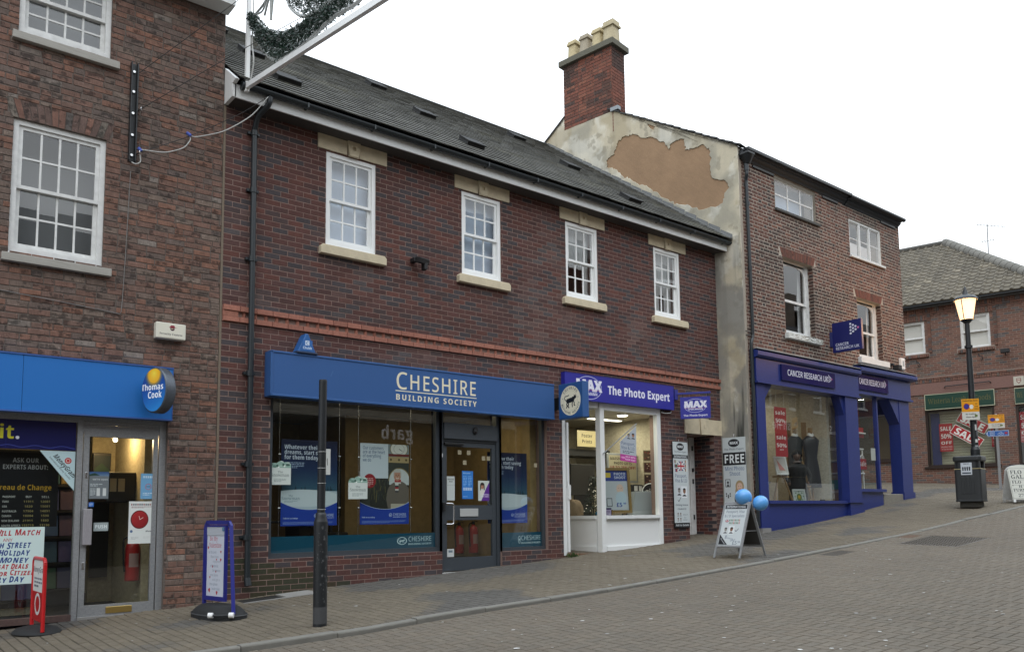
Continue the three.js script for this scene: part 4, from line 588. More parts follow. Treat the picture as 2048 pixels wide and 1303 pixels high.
  part('camera_dome', new MB().add(new THREE.SphereGeometry(0.045, 14, 8), M4(7.9, 2.83, z + 0.055)).rod([7.9, 2.86, z + 0.04], [7.9, 2.86, z + 0.09], 0.04).geo(), M.dark, sf);
  const dr = new MB(); rim(dr, 7.315, 8.365, 0.635, 2.655, z - 0.055, z - 0.005, 0.075, 0.2, 0.075); dr.box(7.39, 8.29, 1.42, 1.655, z - 0.05, z - 0.01);
  const door = part('shop_door', dr.geo(), M.greyFrame, midB);
  part('pane', sheet(7.39, 8.29, 1.655, 2.58, z - 0.03), M.shopGlass, door); part('pane', sheet(7.39, 8.29, 0.835, 1.42, z - 0.03), M.shopGlass, door);
  part('handle', new MB().tube([[7.35, 1.68, z], [7.35, 1.68, z + 0.06], [7.44, 1.675, z + 0.075], [7.465, 1.64, z + 0.075], [7.465, 1.4, z + 0.075], [7.44, 1.36, z + 0.075], [7.35, 1.36, z + 0.06], [7.35, 1.36, z]], 0.013, 8).geo(), M.chrome, door);
  part('letter_plate', rbox(7.64, 8.0, 1.475, 1.6, z - 0.006, z + 0.002, 0.004), std([0.5, 0.51, 0.5], { roughness: 0.5, metalness: 0.3 }), door);
  part('closer', rbox(7.33, 7.7, 2.6, 2.64, z - 0.005, z + 0.035, 0.008), M.dark, door); part('lock', rbox(7.29, 7.335, 1.56, 1.7, z, z + 0.045, 0.006), M.dark, door);
  part('threshold', box(7.25, 8.43, 0.56, 0.618, -0.2, 0.0), std([0.55, 0.55, 0.53], { roughness: 0.5, metalness: 0.2 }), sf);
  const floor = new MB(); floor.box(3.89, 9.6, 0.4, 0.72, -7, -0.36).box(3.89, 7.25, 0.4, 0.66, -0.36, -0.16).box(8.43, 9.6, 0.4, 0.76, -0.36, -0.16); part('shop_floor', floor.geo(), M.carpet, midB);
  part('inner_wall', new MB().box(3.9, 9.6, 0.66, 3.3, -4.6, -4.5).box(6.95, 7.05, 0.7, 3.3, -4.5, -2.6).box(7.05, 9.4, 0.7, 3.3, -2.7, -2.6).box(9.3, 9.45, 0.7, 3.3, -2.6, -0.3).box(3.9, 4.3, 0.7, 3.3, -0.9, -0.55).geo(), grain([0.42, 0.3, 0.13], grainT, 0.7, { roughness: 0.6 }), midB);
  const ceil = new MB(); for (let x = 3.9; x < 9.5; x += 0.6) for (let zz = -4.4; zz < -0.3; zz += 0.6) ceil.box(x + 0.006, Math.min(9.6, x + 0.594), 3.3, 3.32, zz + 0.006, zz + 0.594); part('ceiling', ceil.geo(), std([0.42, 0.42, 0.4]), midB); part('ceiling', box(3.9, 9.6, 3.33, 3.36, -4.6, -0.16), std([0.2, 0.2, 0.2]), midB);
}
{ // photo shop bay
  const zf = 0.0, bay = new MB(), x0 = 10.72, x1 = 12.43, z = -0.01;
  bay.box(x0 + 0.03, x0 + 0.14, 0.8, 3.6, z - 0.12, z); bay.box(x1 - 0.1, x1, 0.85, 3.6, z - 0.1, z); bay.box(x0 + 0.15, x1 - 0.1, 3.4, 3.6, z - 0.1, z - 0.005); bay.box(x0 + 0.15, x1 - 0.1, 1.4, 1.46, z - 0.12, z + 0.03); bay.box(x0 + 0.15, x1 - 0.1, 0.82, 0.9, z - 0.1, z + 0.005);
  bay.box(x0 + 0.02, x0 + 0.1, 0.8, 3.6, -1.45, -1.38); bay.box(x0 + 0.02, x0 + 0.1, 3.42, 3.6, -1.38, z - 0.14); bay.box(x0, x0 + 0.1, 1.4, 1.46, -1.38, z - 0.14); bay.box(x0 + 0.01, x0 + 0.09, 0.8, 0.9, -1.38, z - 0.14);
  bay.box(9.79, 9.86, 0.78, 3.6, -0.05, 0.01).box(9.86, x0, 3.42, 3.6, -0.1, -0.02);
  const sf = part('shopfront', bay.geo(), M.paint, midB);
  part('stall_riser', box(x0 + 0.15, x1 - 0.1, 0.9, 1.4, z - 0.06, z - 0.03), M.paint, sf); part('stall_riser', box(x0 + 0.03, x0 + 0.06, 0.9, 1.4, -1.38, z - 0.14), M.paint, sf);
  part('pane', sheet(x0 + 0.15, x1 - 0.1, 1.46, 3.4, z - 0.05), M.shopGlass, sf); const sp = new MB().face([[x0 + 0.05, 1.46, -1.38], [x0 + 0.05, 1.46, z - 0.14], [x0 + 0.05, 3.42, z - 0.14], [x0 + 0.05, 3.42, -1.38]]); part('pane', sp.geo(), M.shopGlass, sf);
  const dm = new MB(); dm.box(9.87, 9.91, 0.84, 3.1, -0.85, 0.04).box(9.865, 9.925, 1.75, 2.0, -0.02, 0.06); const dr = part('shop_door', dm.geo(), M.paint, midB); part('lock', box(9.862, 9.87, 1.95, 2.06, -0.02, 0.035), M.chrome, dr);
  part('threshold', new MB().box(9.8, x0, 0.55, 0.79, -1.5, -0.06).geo(), grain([0.22, 0.12, 0.07], grainT, 2), sf);
  part('shop_floor', new MB().box(10.82, 14.3, 0.6, 0.97, -7, -0.16).box(9.8, 10.82, 0.6, 0.9, -7, -1.5).geo(), M.carpet, midB);
  part('window_board', box(x0 + 0.1, x1 - 0.05, 1.3, 1.38, -1.3, -0.14), M.white, sf);
  part('inner_wall', new MB().box(9.72, 13.1, 0.9, 3.6, -3.2, -3.1).box(13.08, 13.1, 0.9, 3.6, -3.1, -0.3).geo(), M.cream, midB); part('ceiling', box(9.72, 13.08, 3.47, 3.5, -3.1, -0.12), std([0.55, 0.5, 0.4]), midB);
  // recessed side doorway
  const rm = new MB(); rm.box(13.1, 13.22, 0.8, 3.1, -0.75, -0.3).box(14.1, 14.2, 0.8, 3.1, -0.75, -0.3).box(13.22, 14.1, 3.09, 3.2, -0.75, -0.3); part('inner_wall', rm.geo(), M.mortarNew, midB);
  const tone = (r) => pickTone(r, [[5, 0.122, 0.04, 0.032], [3, 0.095, 0.036, 0.033], [3, 0.052, 0.043, 0.05]]), r = mulberry(88), rv = part('reveal', box(14.104, 14.12, 0.8, 3.09, -0.55, -0.008), M.mortarNew, midB);
  for (let y = 0.95, k = 0; y < 3.08; y += 0.075, k++) for (let zz = -0.005 - (k % 2) * 0.108; zz > -0.5; zz -= 0.225) { const m = new MB(); m.uo = [r() * 5, r() * 5]; const a = Math.max(-0.55, zz - 0.215); m.face([[14.097, y + 0.005, a], [14.097, y + 0.005, zz], [14.097, y + 0.07, zz], [14.097, y + 0.07, a]], tone(r)); m.face([[14.104, y + 0.07, a], [14.097, y + 0.07, a], [14.097, y + 0.07, zz], [14.104, y + 0.07, zz]], tone(r)); part('brick', m.geo(), M.brickNew, rv); }
  const d2 = new MB(); d2.box(13.25, 14.08, 1.03, 3.06, -0.6, -0.55); d2.box(13.93, 14.09, 1.03, 3.08, -0.548, -0.52); d2.box(13.9, 13.93, 1.2, 2.9, -0.55, -0.54); const sd = part('side_door', d2.geo(), M.oldPaint, midB);
  for (const y of [1.35, 2.1, 2.8]) part('hinge', box(14.0, 14.03, y, y + 0.1, -0.53, -0.5), M.dark, sd); part('handle', rbox(13.99, 14.02, 2.35, 2.43, -0.52, -0.48, 0.004), M.dark, sd);
  part('lintel', box(13.15, 13.62, 3.09, 3.405, -0.1, 0.02), M.stone, midB); const lt = part('lintel', box(13.88, 14.355, 3.09, 3.405, -0.1, 0.02), M.stone, midB), key = new THREE.Shape([[13.65, 3.085], [13.85, 3.085], [13.885, 3.41], [13.615, 3.41]].map((q) => new THREE.Vector2(...q))), kg = new THREE.ExtrudeGeometry(key, { depth: 0.03, bevelEnabled: true, bevelSize: 0.005, bevelThickness: 0.006, bevelSegments: 1 }); kg.translate(0, 0, 0.008); part('keystone', kg, M.stone, lt); part('boss', box(13.72, 13.78, 3.22, 3.29, 0.04, 0.05), M.stone, lt);
}
// ceiling lights of the two shops: a glowing panel with a lamp of its own size just below
function ceilingLight(label, x, y, z, w, d, col, power, glow, round) {
  const o = thing('ceiling_light', label, 'ceiling light', [x, y, z], { own: true });
  part('housing', round ? new MB().rod([0, 0, 0], [0, 0.03, 0], w / 2 + 0.02, w / 2 + 0.02, 20).geo() : box(-w / 2 - 0.03, w / 2 + 0.03, 0, 0.03, -d / 2 - 0.03, d / 2 + 0.03), M.white, o);
  part('lamp_panel', round ? new MB().rod([0, -0.012, 0], [0, -0.002, 0], w / 2, w / 2, 20).geo() : box(-w / 2, w / 2, -0.012, -0.002, -d / 2, d / 2), std([0.8, 0.75, 0.65], { emissive: lin(...col), emissiveIntensity: glow }), o);
  const l = new THREE.RectAreaLight(new THREE.Color().setRGB(...col), power, w, d); l.position.set(0, -0.03, 0); l.rotation.x = -Math.PI / 2; o.add(l);
}
ceilingLight('dim square ceiling panel just inside the left end of the building society window', 5.2, 3.29, -0.78, 0.55, 0.55, [1, 0.86, 0.6], 3, 1);
ceilingLight('dim square ceiling panel inside the building society, above its second poster', 6.5, 3.29, -0.78, 0.55, 0.55, [1, 0.86, 0.6], 3, 1);
ceilingLight('square ceiling panel behind the building society door', 8.3, 3.29, -0.8, 0.55, 0.55, [1, 0.84, 0.55], 8, 1);
ceilingLight('round bright ceiling light in the photo shop bay window', 12.08, 3.44, -0.69, 0.2, 0.2, [1, 0.92, 0.72], 120, 9, true);
ceilingLight('long ceiling tube behind the flag sign in the photo shop', 12.3, 3.44, -1.4, 0.9, 0.12, [1, 0.93, 0.76], 50, 4);
// ---------- right: the old three-storey building with the rendered gable and the blue charity shopfront ----------
const oldB = thing('brick_building', 'old three storey red brick building with a peeling rendered gable, tall chimney and blue shopfront', 'building', [18, 1.4, 0.6]);
{
  const ZF = 0.6, X0 = 14.56, X1 = 21.56, T = M4(0, 0, 0);
  const W1 = [15.77, 17.46, 8.19, 8.97], W2 = [18.96, 20.54, 7.74, 8.68], S1 = [16.0, 17.22, 5.4, 7.13], S2 = [19.16, 20.36, 5.22, 6.72];
  const holes = [W1, W2, S1, S2, [14.62, 18.8, 0.6, 4.86], [18.8, 21.5, 0.6, 4.96]], Z = (z) => ZF + z;
  const bodyG = wallBody(X0, X1, 0.2, 9.02, ZF - 0.3, ZF - 0.003, holes), wall = part('wall', bodyG, M.mortarOld, oldB);
  const tone = (x, y, hd, r) => {
    let c = pickTone(r, hd ? [[3, 0.16, 0.075, 0.055], [3, 0.1, 0.062, 0.053], [1.2, 0.07, 0.056, 0.053]] : [[5, 0.18, 0.082, 0.06], [3, 0.15, 0.073, 0.057], [1.6, 0.22, 0.1, 0.068], [1.2, 0.1, 0.066, 0.056]]);
    const soot = sstep(0.52, 0.7, fbm(x * 0.7 + 8, y * 1.1 + 8, 99, 5, 4) + 0.2 * Math.max(0, 1 - Math.hypot((x - 16.5) / 1.4, (y - 7.8) / 0.6)) + 0.14 * Math.max(0, 1 - Math.hypot((x - 20) / 1.2, (y - 7.4) / 0.5))), lime = sstep(0.66, 0.78, fbm(x * 0.9 + 30, y * 0.6 + 30, 99, 6, 4));
    c = c.map((v, i) => lerp(v, [0.05, 0.042, 0.036][i], soot * 0.62)); return c.map((v, i) => lerp(v, [0.2, 0.135, 0.11][i], lime * 0.5));
  };
  const arch = (w, h) => [w[0] - 0.14, w[1] + 0.12, w[3], w[3] + h];
  layBricks(wall, brickRects({ x0: X0, x1: X1 - 0.004, y0: 4.5, y1: 9.0, holes: [...holes, arch(S1, 0.22), arch(S2, 0.2)], bond: 'flemish', L: 0.222, Hc: 0.0765, J: 0.013, seed: 5 }).concat(brickRects({ x0: X0, x1: 14.62, y0: 1.0, y1: 4.5, holes: [], bond: 'flemish', Hc: 0.0765 })), { z: ZF, tone, mat: M.brickOld, rough: 0.006, proud: 0.006, ch: 0.003, seed: 21 });
  const at = (x, y, h, r) => pickTone(r, [[4, 0.2, 0.075, 0.05], [2, 0.15, 0.065, 0.048]]);
  flatArch(wall, 16.61, 0.64, 7.135, 0.205, 0.09, 19, at, M.brickOld, { z: ZF - 0.008, d: 0.012, seed: 5 }); flatArch(wall, 19.76, 0.62, 6.725, 0.19, 0.07, 18, at, M.brickOld, { z: ZF - 0.008, d: 0.012, seed: 6 });
  // brick reveals of the two sash openings
  for (const w of [S1, S2]) { const r = mulberry(Math.round(w[0] * 10)), rv = part('reveal', box(w[1] - 0.012, w[1], w[2], w[3], ZF - 0.3, ZF - 0.008), M.mortarOld, oldB); for (let y = w[2] + 0.01, k = 0; y < w[3] - 0.05; y += 0.0765, k++) { const m = new MB(); m.uo = [r() * 5, r() * 5]; const d = k % 2 ? 0.108 : 0.2, x = w[1] - 0.018, c = tone(w[1], y, k % 2, r); m.face([[x, y + 0.006, Z(-d)], [x, y + 0.006, Z(0)], [x, y + 0.07, Z(0)], [x, y + 0.07, Z(-d)]], c); m.face([[x, y + 0.07, Z(-d)], [x, y + 0.07, Z(0)], [x + 0.01, y + 0.07, Z(0)], [x + 0.01, y + 0.07, Z(-d)]], c); part('brick', m.geo(), M.brickOld, rv); } }
  // sash windows with arched top sash
  for (const [w, sd] of [[S1, 1], [S2, 2]]) {
    const z = Z(-0.13), m = new MB(), x1 = w[1] - 0.02; rim(m, w[0], x1, w[2], w[3] + 0.02, z - 0.1, z, 0.085, 0.07, 0.06); const win = part('window', m.geo(), M.oldPaint, oldB), ym = lerp(w[2], w[3], 0.47);
    sash(win, w[0] + 0.085, x1 - 0.085, w[2] + 0.07, ym + 0.03, z - 0.06, 1, 1, M.oldPaint, { stile: 0.05, rail: 0.08, top: 0.05, wobble: 0.004, seed: sd });
    sash(win, w[0] + 0.085, x1 - 0.085, ym - 0.03, w[3] - 0.04, z - 0.02, 1, 1, M.oldPaint, { stile: 0.05, rail: 0.055, top: 0.04, wobble: 0.004, seed: sd + 9 });
    const a = w[0] + 0.13, b = x1 - 0.13, t = w[3] - 0.06, sh = new THREE.Shape(); sh.moveTo(a, t + 0.02); sh.lineTo(b, t + 0.02); sh.lineTo(b, t - 0.22); sh.quadraticCurveTo(b - 0.03, t - 0.03, (a + b) / 2, t - 0.025); sh.quadraticCurveTo(a + 0.03, t - 0.03, a, t - 0.22); const g = new THREE.ExtrudeGeometry(sh, { depth: 0.03, bevelEnabled: false, curveSegments: 8 }); g.translate(0, 0, z - 0.05); part('arched_head', g, M.oldPaint, win);
    const cu = new MB(); cu.face([[b - 0.14, w[2], z - 0.16], [b + 0.1, w[2], z - 0.2], [b + 0.1, w[3], z - 0.2], [b - 0.05, w[3], z - 0.16]]); if (sd === 1) cu.face([[a - 0.1, w[2], z - 0.2], [a + 0.14, w[2], z - 0.16], [a + 0.06, w[3], z - 0.16], [a - 0.1, w[3], z - 0.2]]); if (sd === 2) cu.face([[a - 0.1, w[2], z - 0.3], [b - 0.3, w[2], z - 0.3], [b - 0.3, w[3], z - 0.3], [a - 0.1, w[3], z - 0.3]]); part('curtain', cu.geo(), sd === 2 ? M.white : M.curtain, oldB);
  }
  const peel = print(512, 128, (g, w, h) => { fill(g, '#d4d6d2', 0, 0, w, h); const r = mulberry(6); for (let i = 0; i < 130; i++) { g.fillStyle = ['#5d554a', '#7b7468', '#2f3328', '#a9a698'][Math.floor(r() * 4)]; const x = w * Math.pow(r(), 0.7), y = h * r(); g.beginPath(); for (let k = 0; k < 7; k++) { const a = k / 7 * 6.28, q = 3 + 12 * r(); g.lineTo(x + q * 1.6 * Math.cos(a), y + q * Math.sin(a) * 0.6); } g.fill(); } }, { roughness: 0.7 });
  part('sill', board(15.95, 17.35, 5.285, 5.4, Z(-0.1), Z(0.09)), peel, oldB); part('sill', rbox(19.08, 20.5, 5.08, 5.22, Z(-0.1), Z(0.09), 0.008), M.oldPaint, oldB);
  // top-floor casements
  { const z = Z(-0.02), m = new MB(); rim(m, W1[0], W1[1], W1[2], W1[3], z - 0.08, z, 0.05, 0.03, 0.085); const win = part('window', m.geo(), peel, oldB); sash(win, W1[0] + 0.05, W1[1] - 0.05, W1[2] + 0.03, W1[3] - 0.085, z - 0.02, 3, 2, M.oldPaint, { stile: 0.02, rail: 0.02, top: 0.02, bar: 0.035, wobble: 0.006, seed: 71 }); part('sill', box(W1[0] - 0.02, W1[1] + 0.12, W1[2] - 0.05, W1[2], Z(-0.05), Z(0.05)), grain([0.1, 0.1, 0.095], stoneT, 2), oldB); part('curtain', sheet(W1[0] + 0.03, W1[1] - 0.03, W1[2], W1[3], Z(-0.35)), M.blind, oldB); }
  { const z = Z(-0.02), m = new MB(); rim(m, W2[0], W2[1], W2[2], W2[3], z - 0.08, z, 0.05, 0.04, 0.05); const a = W2[0] + 0.05, b = W2[1] - 0.05, t = (b - a) / 3; m.box(a + t - 0.035, a + t + 0.035, W2[2] + 0.04, W2[3] - 0.05, z - 0.07, z - 0.004).box(a + 2 * t - 0.03, a + 2 * t + 0.03, W2[2] + 0.04, W2[3] - 0.05, z - 0.07, z - 0.004); const win = part('window', m.geo(), M.oldPaint, oldB); for (let i = 0; i < 3; i++) sash(win, a + i * t + (i ? 0.03 : 0), a + (i + 1) * t - (i < 2 ? 0.03 : 0), W2[2] + 0.04, W2[3] - 0.05, z - 0.02, 1, 2, M.oldPaint, { stile: 0.025, rail: 0.03, top: 0.025, bar: 0.022, wobble: 0.008, seed: 80 + i }); part('sill', box(W2[0] - 0.03, W2[1] + 0.1, W2[2] - 0.045, W2[2], Z(-0.05), Z(0.05)), M.oldPaint, oldB); part('curtain', sheet(W2[0] + 0.03, W2[1] - 0.03, W2[2], lerp(W2[2], W2[3], 0.55), Z(-0.3)), M.white, oldB); }
  // moulded black cornice, lower over the right half, with its gutter
  for (const [a, b, y, nm] of [[14.5, 18.78, 9.0, 0], [18.78, 21.5, 8.975, 1]]) {
    const m = new MB(), p = [[0, -0.03], [0.02, -0.01], [0.035, 0.02], [0.08, 0.05], [0.1, 0.075], [0.1, 0.1], [0.14, 0.12], [0.15, 0.15]]; for (let i = 1; i < p.length; i++) m.face([[a, y + p[i - 1][1], Z(p[i - 1][0])], [b, y + p[i - 1][1], Z(p[i - 1][0])], [b, y + p[i][1], Z(p[i][0])], [a, y + p[i][1], Z(p[i][0])]]); m.face([[b, y + 0.15, Z(0)], [b, y - 0.03, Z(0)], ...p.map((q) => [b, y + q[1], Z(q[0])])]); m.face([...p.map((q) => [a, y + q[1], Z(q[0])]).reverse(), [a, y - 0.03, Z(0)], [a, y + 0.15, Z(0)]]);
    part('cornice', m.geo(), grain([0.022, 0.026, 0.032], grainT, 2, { roughness: 0.55 }), oldB);
    part('gutter', nm ? new MB().rod([a, y + 0.16, Z(0.17)], [b + 0.04, y + 0.16, Z(0.17)], 0.052).geo() : new MB().box(a + 0.05, b + 0.04, y + 0.13, y + 0.19, Z(0.0), Z(0.21)).geo(), M.blackIron, oldB);
  }
  for (const [a, b] of [[14.95, 15.75], [17.75, 18.45], [20.55, 21.3]]) part('vent_strip', rbox(a, b, 8.9, 8.955, Z(0), Z(0.03), 0.004), M.blackIron, oldB);
  // hopper and downpipe at the gable corner
  const dp = new MB(); dp.rod([14.6, 8.86, Z(0.1)], [14.6, 8.7, Z(0.1)], 0.05, 0.05); dp.tube([[14.6, 8.72, Z(0.1)], [14.6, 8.62, Z(0.1)], [14.63, 8.5, Z(0.06)], [14.635, 8.3, Z(0.06)]], 0.038, 10); dp.rod([14.635, 8.35, Z(0.06)], [14.655, 5.25, Z(0.06)], 0.036); dp.tube([[14.655, 5.3, Z(0.06)], [14.65, 5.15, Z(0.06)], [14.575, 5.0, Z(0.07)], [14.57, 4.85, Z(0.07)]], 0.036, 10); dp.rod([14.57, 4.88, Z(0.07)], [14.575, 1.2, Z(0.07)], 0.036); for (const y of [8.0, 6.6, 4.2, 2.6, 1.9]) dp.rod([y > 5 ? 14.645 : 14.572, y - 0.04, Z(0.063)], [y > 5 ? 14.645 : 14.572, y + 0.04, Z(0.063)], 0.046); part('downpipe', dp.geo(), M.pipeGrey, oldB);
  part('hopper', new MB().add(new THREE.CylinderGeometry(0.16, 0.07, 0.2, 4, 1), M4(14.6, 8.95, Z(0.12), Math.PI / 4)).box(14.48, 14.72, 9.04, 9.08, Z(0), Z(0.24)).geo(), M.blackIron, oldB);
  part('roof', new MB().face([[14.4, 9.21, Z(0.04)], [21.5, 9.17, Z(0.04)], [21.6, 11.55, Z(-4)], [13.85, 11.55, Z(-4)]]).face([[13.85, 11.55, Z(-4)], [21.6, 11.55, Z(-4)], [21.6, 9, Z(-9.4)], [13.2, 9, Z(-9.4)]]).geo(), grain([0.06, 0.058, 0.056], slateT, 1), oldB);
  const sideW = new MB(); sideW.box(X1 - 0.25, X1 - 0.003, 4.3, 9.02, -8, ZF - 0.3).box(X1 - 0.25, X1 - 0.003, 0.5, 4.3, -8, -1.3).box(14.3, X1, 0.5, 9, -8.2, -8); part('wall', sideW.geo(), M.mortarOld, oldB);
  part('floor', new MB().box(14.6, X1 - 0.25, 4.75, 4.95, -8, ZF - 0.3).box(14.6, X1 - 0.25, 7.3, 7.45, -8, ZF - 0.3).box(14.5, X1 - 0.25, 8.98, 9.02, -8, ZF - 0.3).geo(), M.curtain, oldB);

  // ---- blue shopfront
  const B = M.crBlue, z1 = Z(0.14), fr = new MB();
  fr.box(14.64, 14.94, 1.16, 4.17, Z(-0.15), Z(0.1)).box(18.13, 18.68, 1.5, 4.19, Z(-0.15), Z(0.13)).box(18.09, 18.72, 1.36, 1.5, Z(-0.15), Z(0.16));
  fr.box(14.62, 18.78, 4.19, 4.68, Z(-0.2), Z(0.13)); fr.box(14.6, 18.8, 4.16, 4.2, Z(-0.2), Z(0.17)); fr.box(14.94, 18.13, 1.66, 1.725, Z(-0.12), Z(0.12)); fr.box(14.94, 18.13, 1.03, 1.66, Z(-0.12), Z(0.06)); fr.box(18.05, 18.75, 1.68, 1.74, Z(-0.1), Z(0.17));
  const wedge = (pts, za, zb) => { const g = new THREE.ExtrudeGeometry(new THREE.Shape(pts.map((q) => new THREE.Vector2(...q))), { depth: zb - za, bevelEnabled: false }); g.translate(0, 0, za); return g; };
  fr.add(wedge([[14.94, 3.83], [15.23, 4.17], [14.94, 4.17]], Z(-0.12), Z(0.08))); fr.add(wedge([[18.13, 3.72], [18.13, 4.17], [17.93, 4.17]], Z(-0.12), Z(0.08)));
  const cor = (a, b, y, c) => { const p = [[0, 0], [0.16, 0.02], [0.2, 0.06], [0.2, 0.14], [0.13, 0.17], [0, 0.19]]; for (let i = 1; i < p.length; i++) fr.face([[a, y + p[i - 1][1], Z(p[i - 1][0])], [b, c + p[i - 1][1], Z(p[i - 1][0])], [b, c + p[i][1], Z(p[i][0])], [a, y + p[i][1], Z(p[i][0])]]); fr.face(p.map((q) => [b, c + q[1], Z(q[0])])); fr.face(p.map((q) => [a, y + q[1], Z(q[0])]).reverse()); };
  cor(14.6, 18.82, 4.68, 4.68);
  // right bay, a step higher, open at the corner
  fr.box(18.8, 21.58, 4.33, 4.8, Z(-0.2), Z(0.06)).box(18.8, 21.62, 4.29, 4.34, Z(-0.2), Z(0.1)); cor(18.82, 21.72, 4.78, 4.81);
  fr.box(18.68, 19.95, 1.94, 2.01, Z(-0.12), Z(0.1)).box(18.68, 19.9, 1.4, 1.94, Z(-0.12), Z(0.03)).box(19.88, 19.94, 2.01, 4.3, Z(-0.12), Z(-0.02)).box(18.68, 18.72, 2.01, 4.3, Z(-0.12), Z(-0.02));
  fr.box(20.97, 21.5, 1.95, 4.3, Z(-0.26), Z(0.03)).box(20.94, 21.53, 1.72, 1.95, Z(-0.28), Z(0.06)); fr.add(wedge([[20.97, 3.68], [20.97, 4.3], [20.45, 4.3]], Z(-0.26), Z(0.02))); fr.box(21.26, 21.5, 4.0, 4.4, -1.3, Z(-0.26));
  const sf = part('shopfront', fr.geo(), B, oldB);
  part('cornice_flashing', new MB().box(14.6, 18.82, 4.868, 4.885, Z(0), Z(0.19)).box(18.82, 21.72, 4.985, 5.005, Z(0), Z(0.19)).geo(), M.lead, sf);
  part('plinth', new MB().box(14.64, 14.95, 0.9, 1.16, Z(-0.1), Z(0.115)).geo(), M.concrete, sf); part('plinth', box(14.95, 18.09, 0.8, 1.05, Z(-0.1), Z(0.07)), grain([0.13, 0.12, 0.09], paverT, 3), sf); part('plinth', box(18.7, 19.95, 1.2, 1.42, Z(-0.1), Z(0.04)), M.concrete, sf);
  part('doorstep', rbox(19.95, 20.96, 1.55, 1.9, Z(-1.6), Z(0.02), 0.02), grain([0.26, 0.24, 0.2], stoneT, 2), sf);
  part('pane', sheet(14.94, 18.13, 1.725, 4.17, Z(-0.06)), M.shopGlass, sf); part('pane', sheet(18.72, 19.88, 2.01, 4.3, Z(-0.07)), M.shopGlass, sf);
  part('pane', new MB().face([[19.92, 2.01, Z(-0.12)], [19.92, 4.3, Z(-0.12)], [19.92, 4.3, Z(-1.5)], [19.92, 2.01, Z(-1.5)]]).geo(), M.shopGlass, sf);
  // shop inside
  part('shop_floor', new MB().box(14.6, 18.4, 1.2, 1.62, -5, Z(-0.13)).box(18.4, 19.9, 1.5, 1.92, -5, Z(-0.13)).geo(), M.wood, oldB);
  part('inner_wall', new MB().box(14.6, 20.0, 1.5, 4.8, -3.1, -3.0).box(18.02, 18.12, 1.7, 4.4, -1.9, Z(-0.3)).box(18.6, 19.9, 1.9, 4.4, -1.2, -1.1).geo(), grain([0.58, 0.55, 0.47], fineT, 1), oldB); part('ceiling', box(14.6, 21.2, 4.4, 4.5, -3, Z(-0.22)), std([0.5, 0.48, 0.42]), oldB);

  // ---- rendered gable, turned a little from square, with the bare patch
  const gab = new THREE.Group(); gab.name = 'gable'; gab.position.set(14.45 - 18, -1.4, 0); gab.rotation.y = Math.atan2(-0.9889, 0.1483); oldB.add(gab); BASE.set(gab, [0, 0, 0]);
  const FR = new THREE.Matrix4().makeRotationY(gab.rotation.y).setPosition(14.45, 0, 0.6);
  const rnd = mulberry(31), rough = (pts, amp, n = 5) => pts.flatMap((p, i) => { const q = pts[(i + 1) % pts.length]; return Array.from({ length: n }, (_, k) => { const t = k / n; return [lerp(p[0], q[0], t) + (rnd() - 0.5) * amp, lerp(p[1], q[1], t) + (rnd() - 0.5) * amp]; }); });
  const patch = [[-3.02, 10.34], [-2.82, 10.39], [-2.64, 10.36], [-2.27, 10.17], [-1.98, 10.06], [-1.76, 9.86], [-1.67, 9.7], [-1.62, 9.78], [-1.36, 9.85], [-1.27, 9.81], [-1.22, 9.56], [-1.04, 9.52], [-0.8, 9.53], [-0.65, 9.4], [-0.61, 9.18], [-0.64, 9.01], [-0.63, 8.82], [-0.55, 8.67], [-0.28, 8.58], [-0.22, 8.41], [-0.33, 8.24], [-0.39, 8.08], [-0.57, 8.05], [-0.87, 8.06], [-1.24, 8.26], [-1.55, 8.39], [-1.86, 8.62], [-2.1, 8.83], [-2.3, 9.02], [-2.51, 9.11], [-2.72, 9.3], [-2.93, 9.42], [-3.08, 9.6], [-3.15, 9.67], [-3.37, 9.78], [-3.4, 9.88], [-3.36, 10.01], [-3.18, 10.05], [-3.11, 10.21]];
  const outline = [[0, 0.5], [0, 9.24], [-1.73, 10.27], [-3.16, 11.12], [-4.64, 11.14], [-4.66, 11.45], [-5.4, 10.95], [-8.6, 8.6], [-8.6, 0.5]];
  const sh = new THREE.Shape(outline.map((q) => new THREE.Vector2(...q))); sh.holes.push(new THREE.Path(rough(patch, 0.05).map((q) => new THREE.Vector2(...q)))); sh.holes.push(new THREE.Path(rough([[-2.25, 10.55], [-2.2, 10.6], [-1.97, 10.38], [-2.05, 10.26], [-2.15, 10.34]], 0.03, 3).map((q) => new THREE.Vector2(...q))));
  const gT = dtex(1024, (u, v, i, j) => { // weathered render: cream, grey weather stains, white lime, dark algae runs; u over 9 m, v over 12 m
    const x = u * 9, y = v * 12, a = fbm(u * 9, v * 12, [9, 12], 201, 5), b = fbm(u * 4 + a, v * 5, 99, 203, 5), runs = fbm(u * 60, v * 5, [60, 5], 207, 4), l = fbm(u * 14, v * 14, 14, 211, 4), s = hash2(i, j, 215);
    let c = [0.56, 0.5, 0.375]; const mix = (d, t) => { c = c.map((q, k) => lerp(q, d[k], clamp(t))); };
    mix([0.33, 0.31, 0.25], sstep(0.42, 0.7, fbm(u * 14 + a, v * 17, 999, 203, 7)) * 0.8); mix([0.76, 0.74, 0.66], sstep(0.47, 0.66, fbm(u * 24 + a, v * 30, 999, 211, 7)) * 0.5); mix([0.28, 0.25, 0.19], sstep(0.58, 0.7, fbm(u * 60, v * 70, 999, 213, 5)) * 0.55); mix([0.36, 0.3, 0.19], sstep(0.6, 0.72, a) * 0.6);
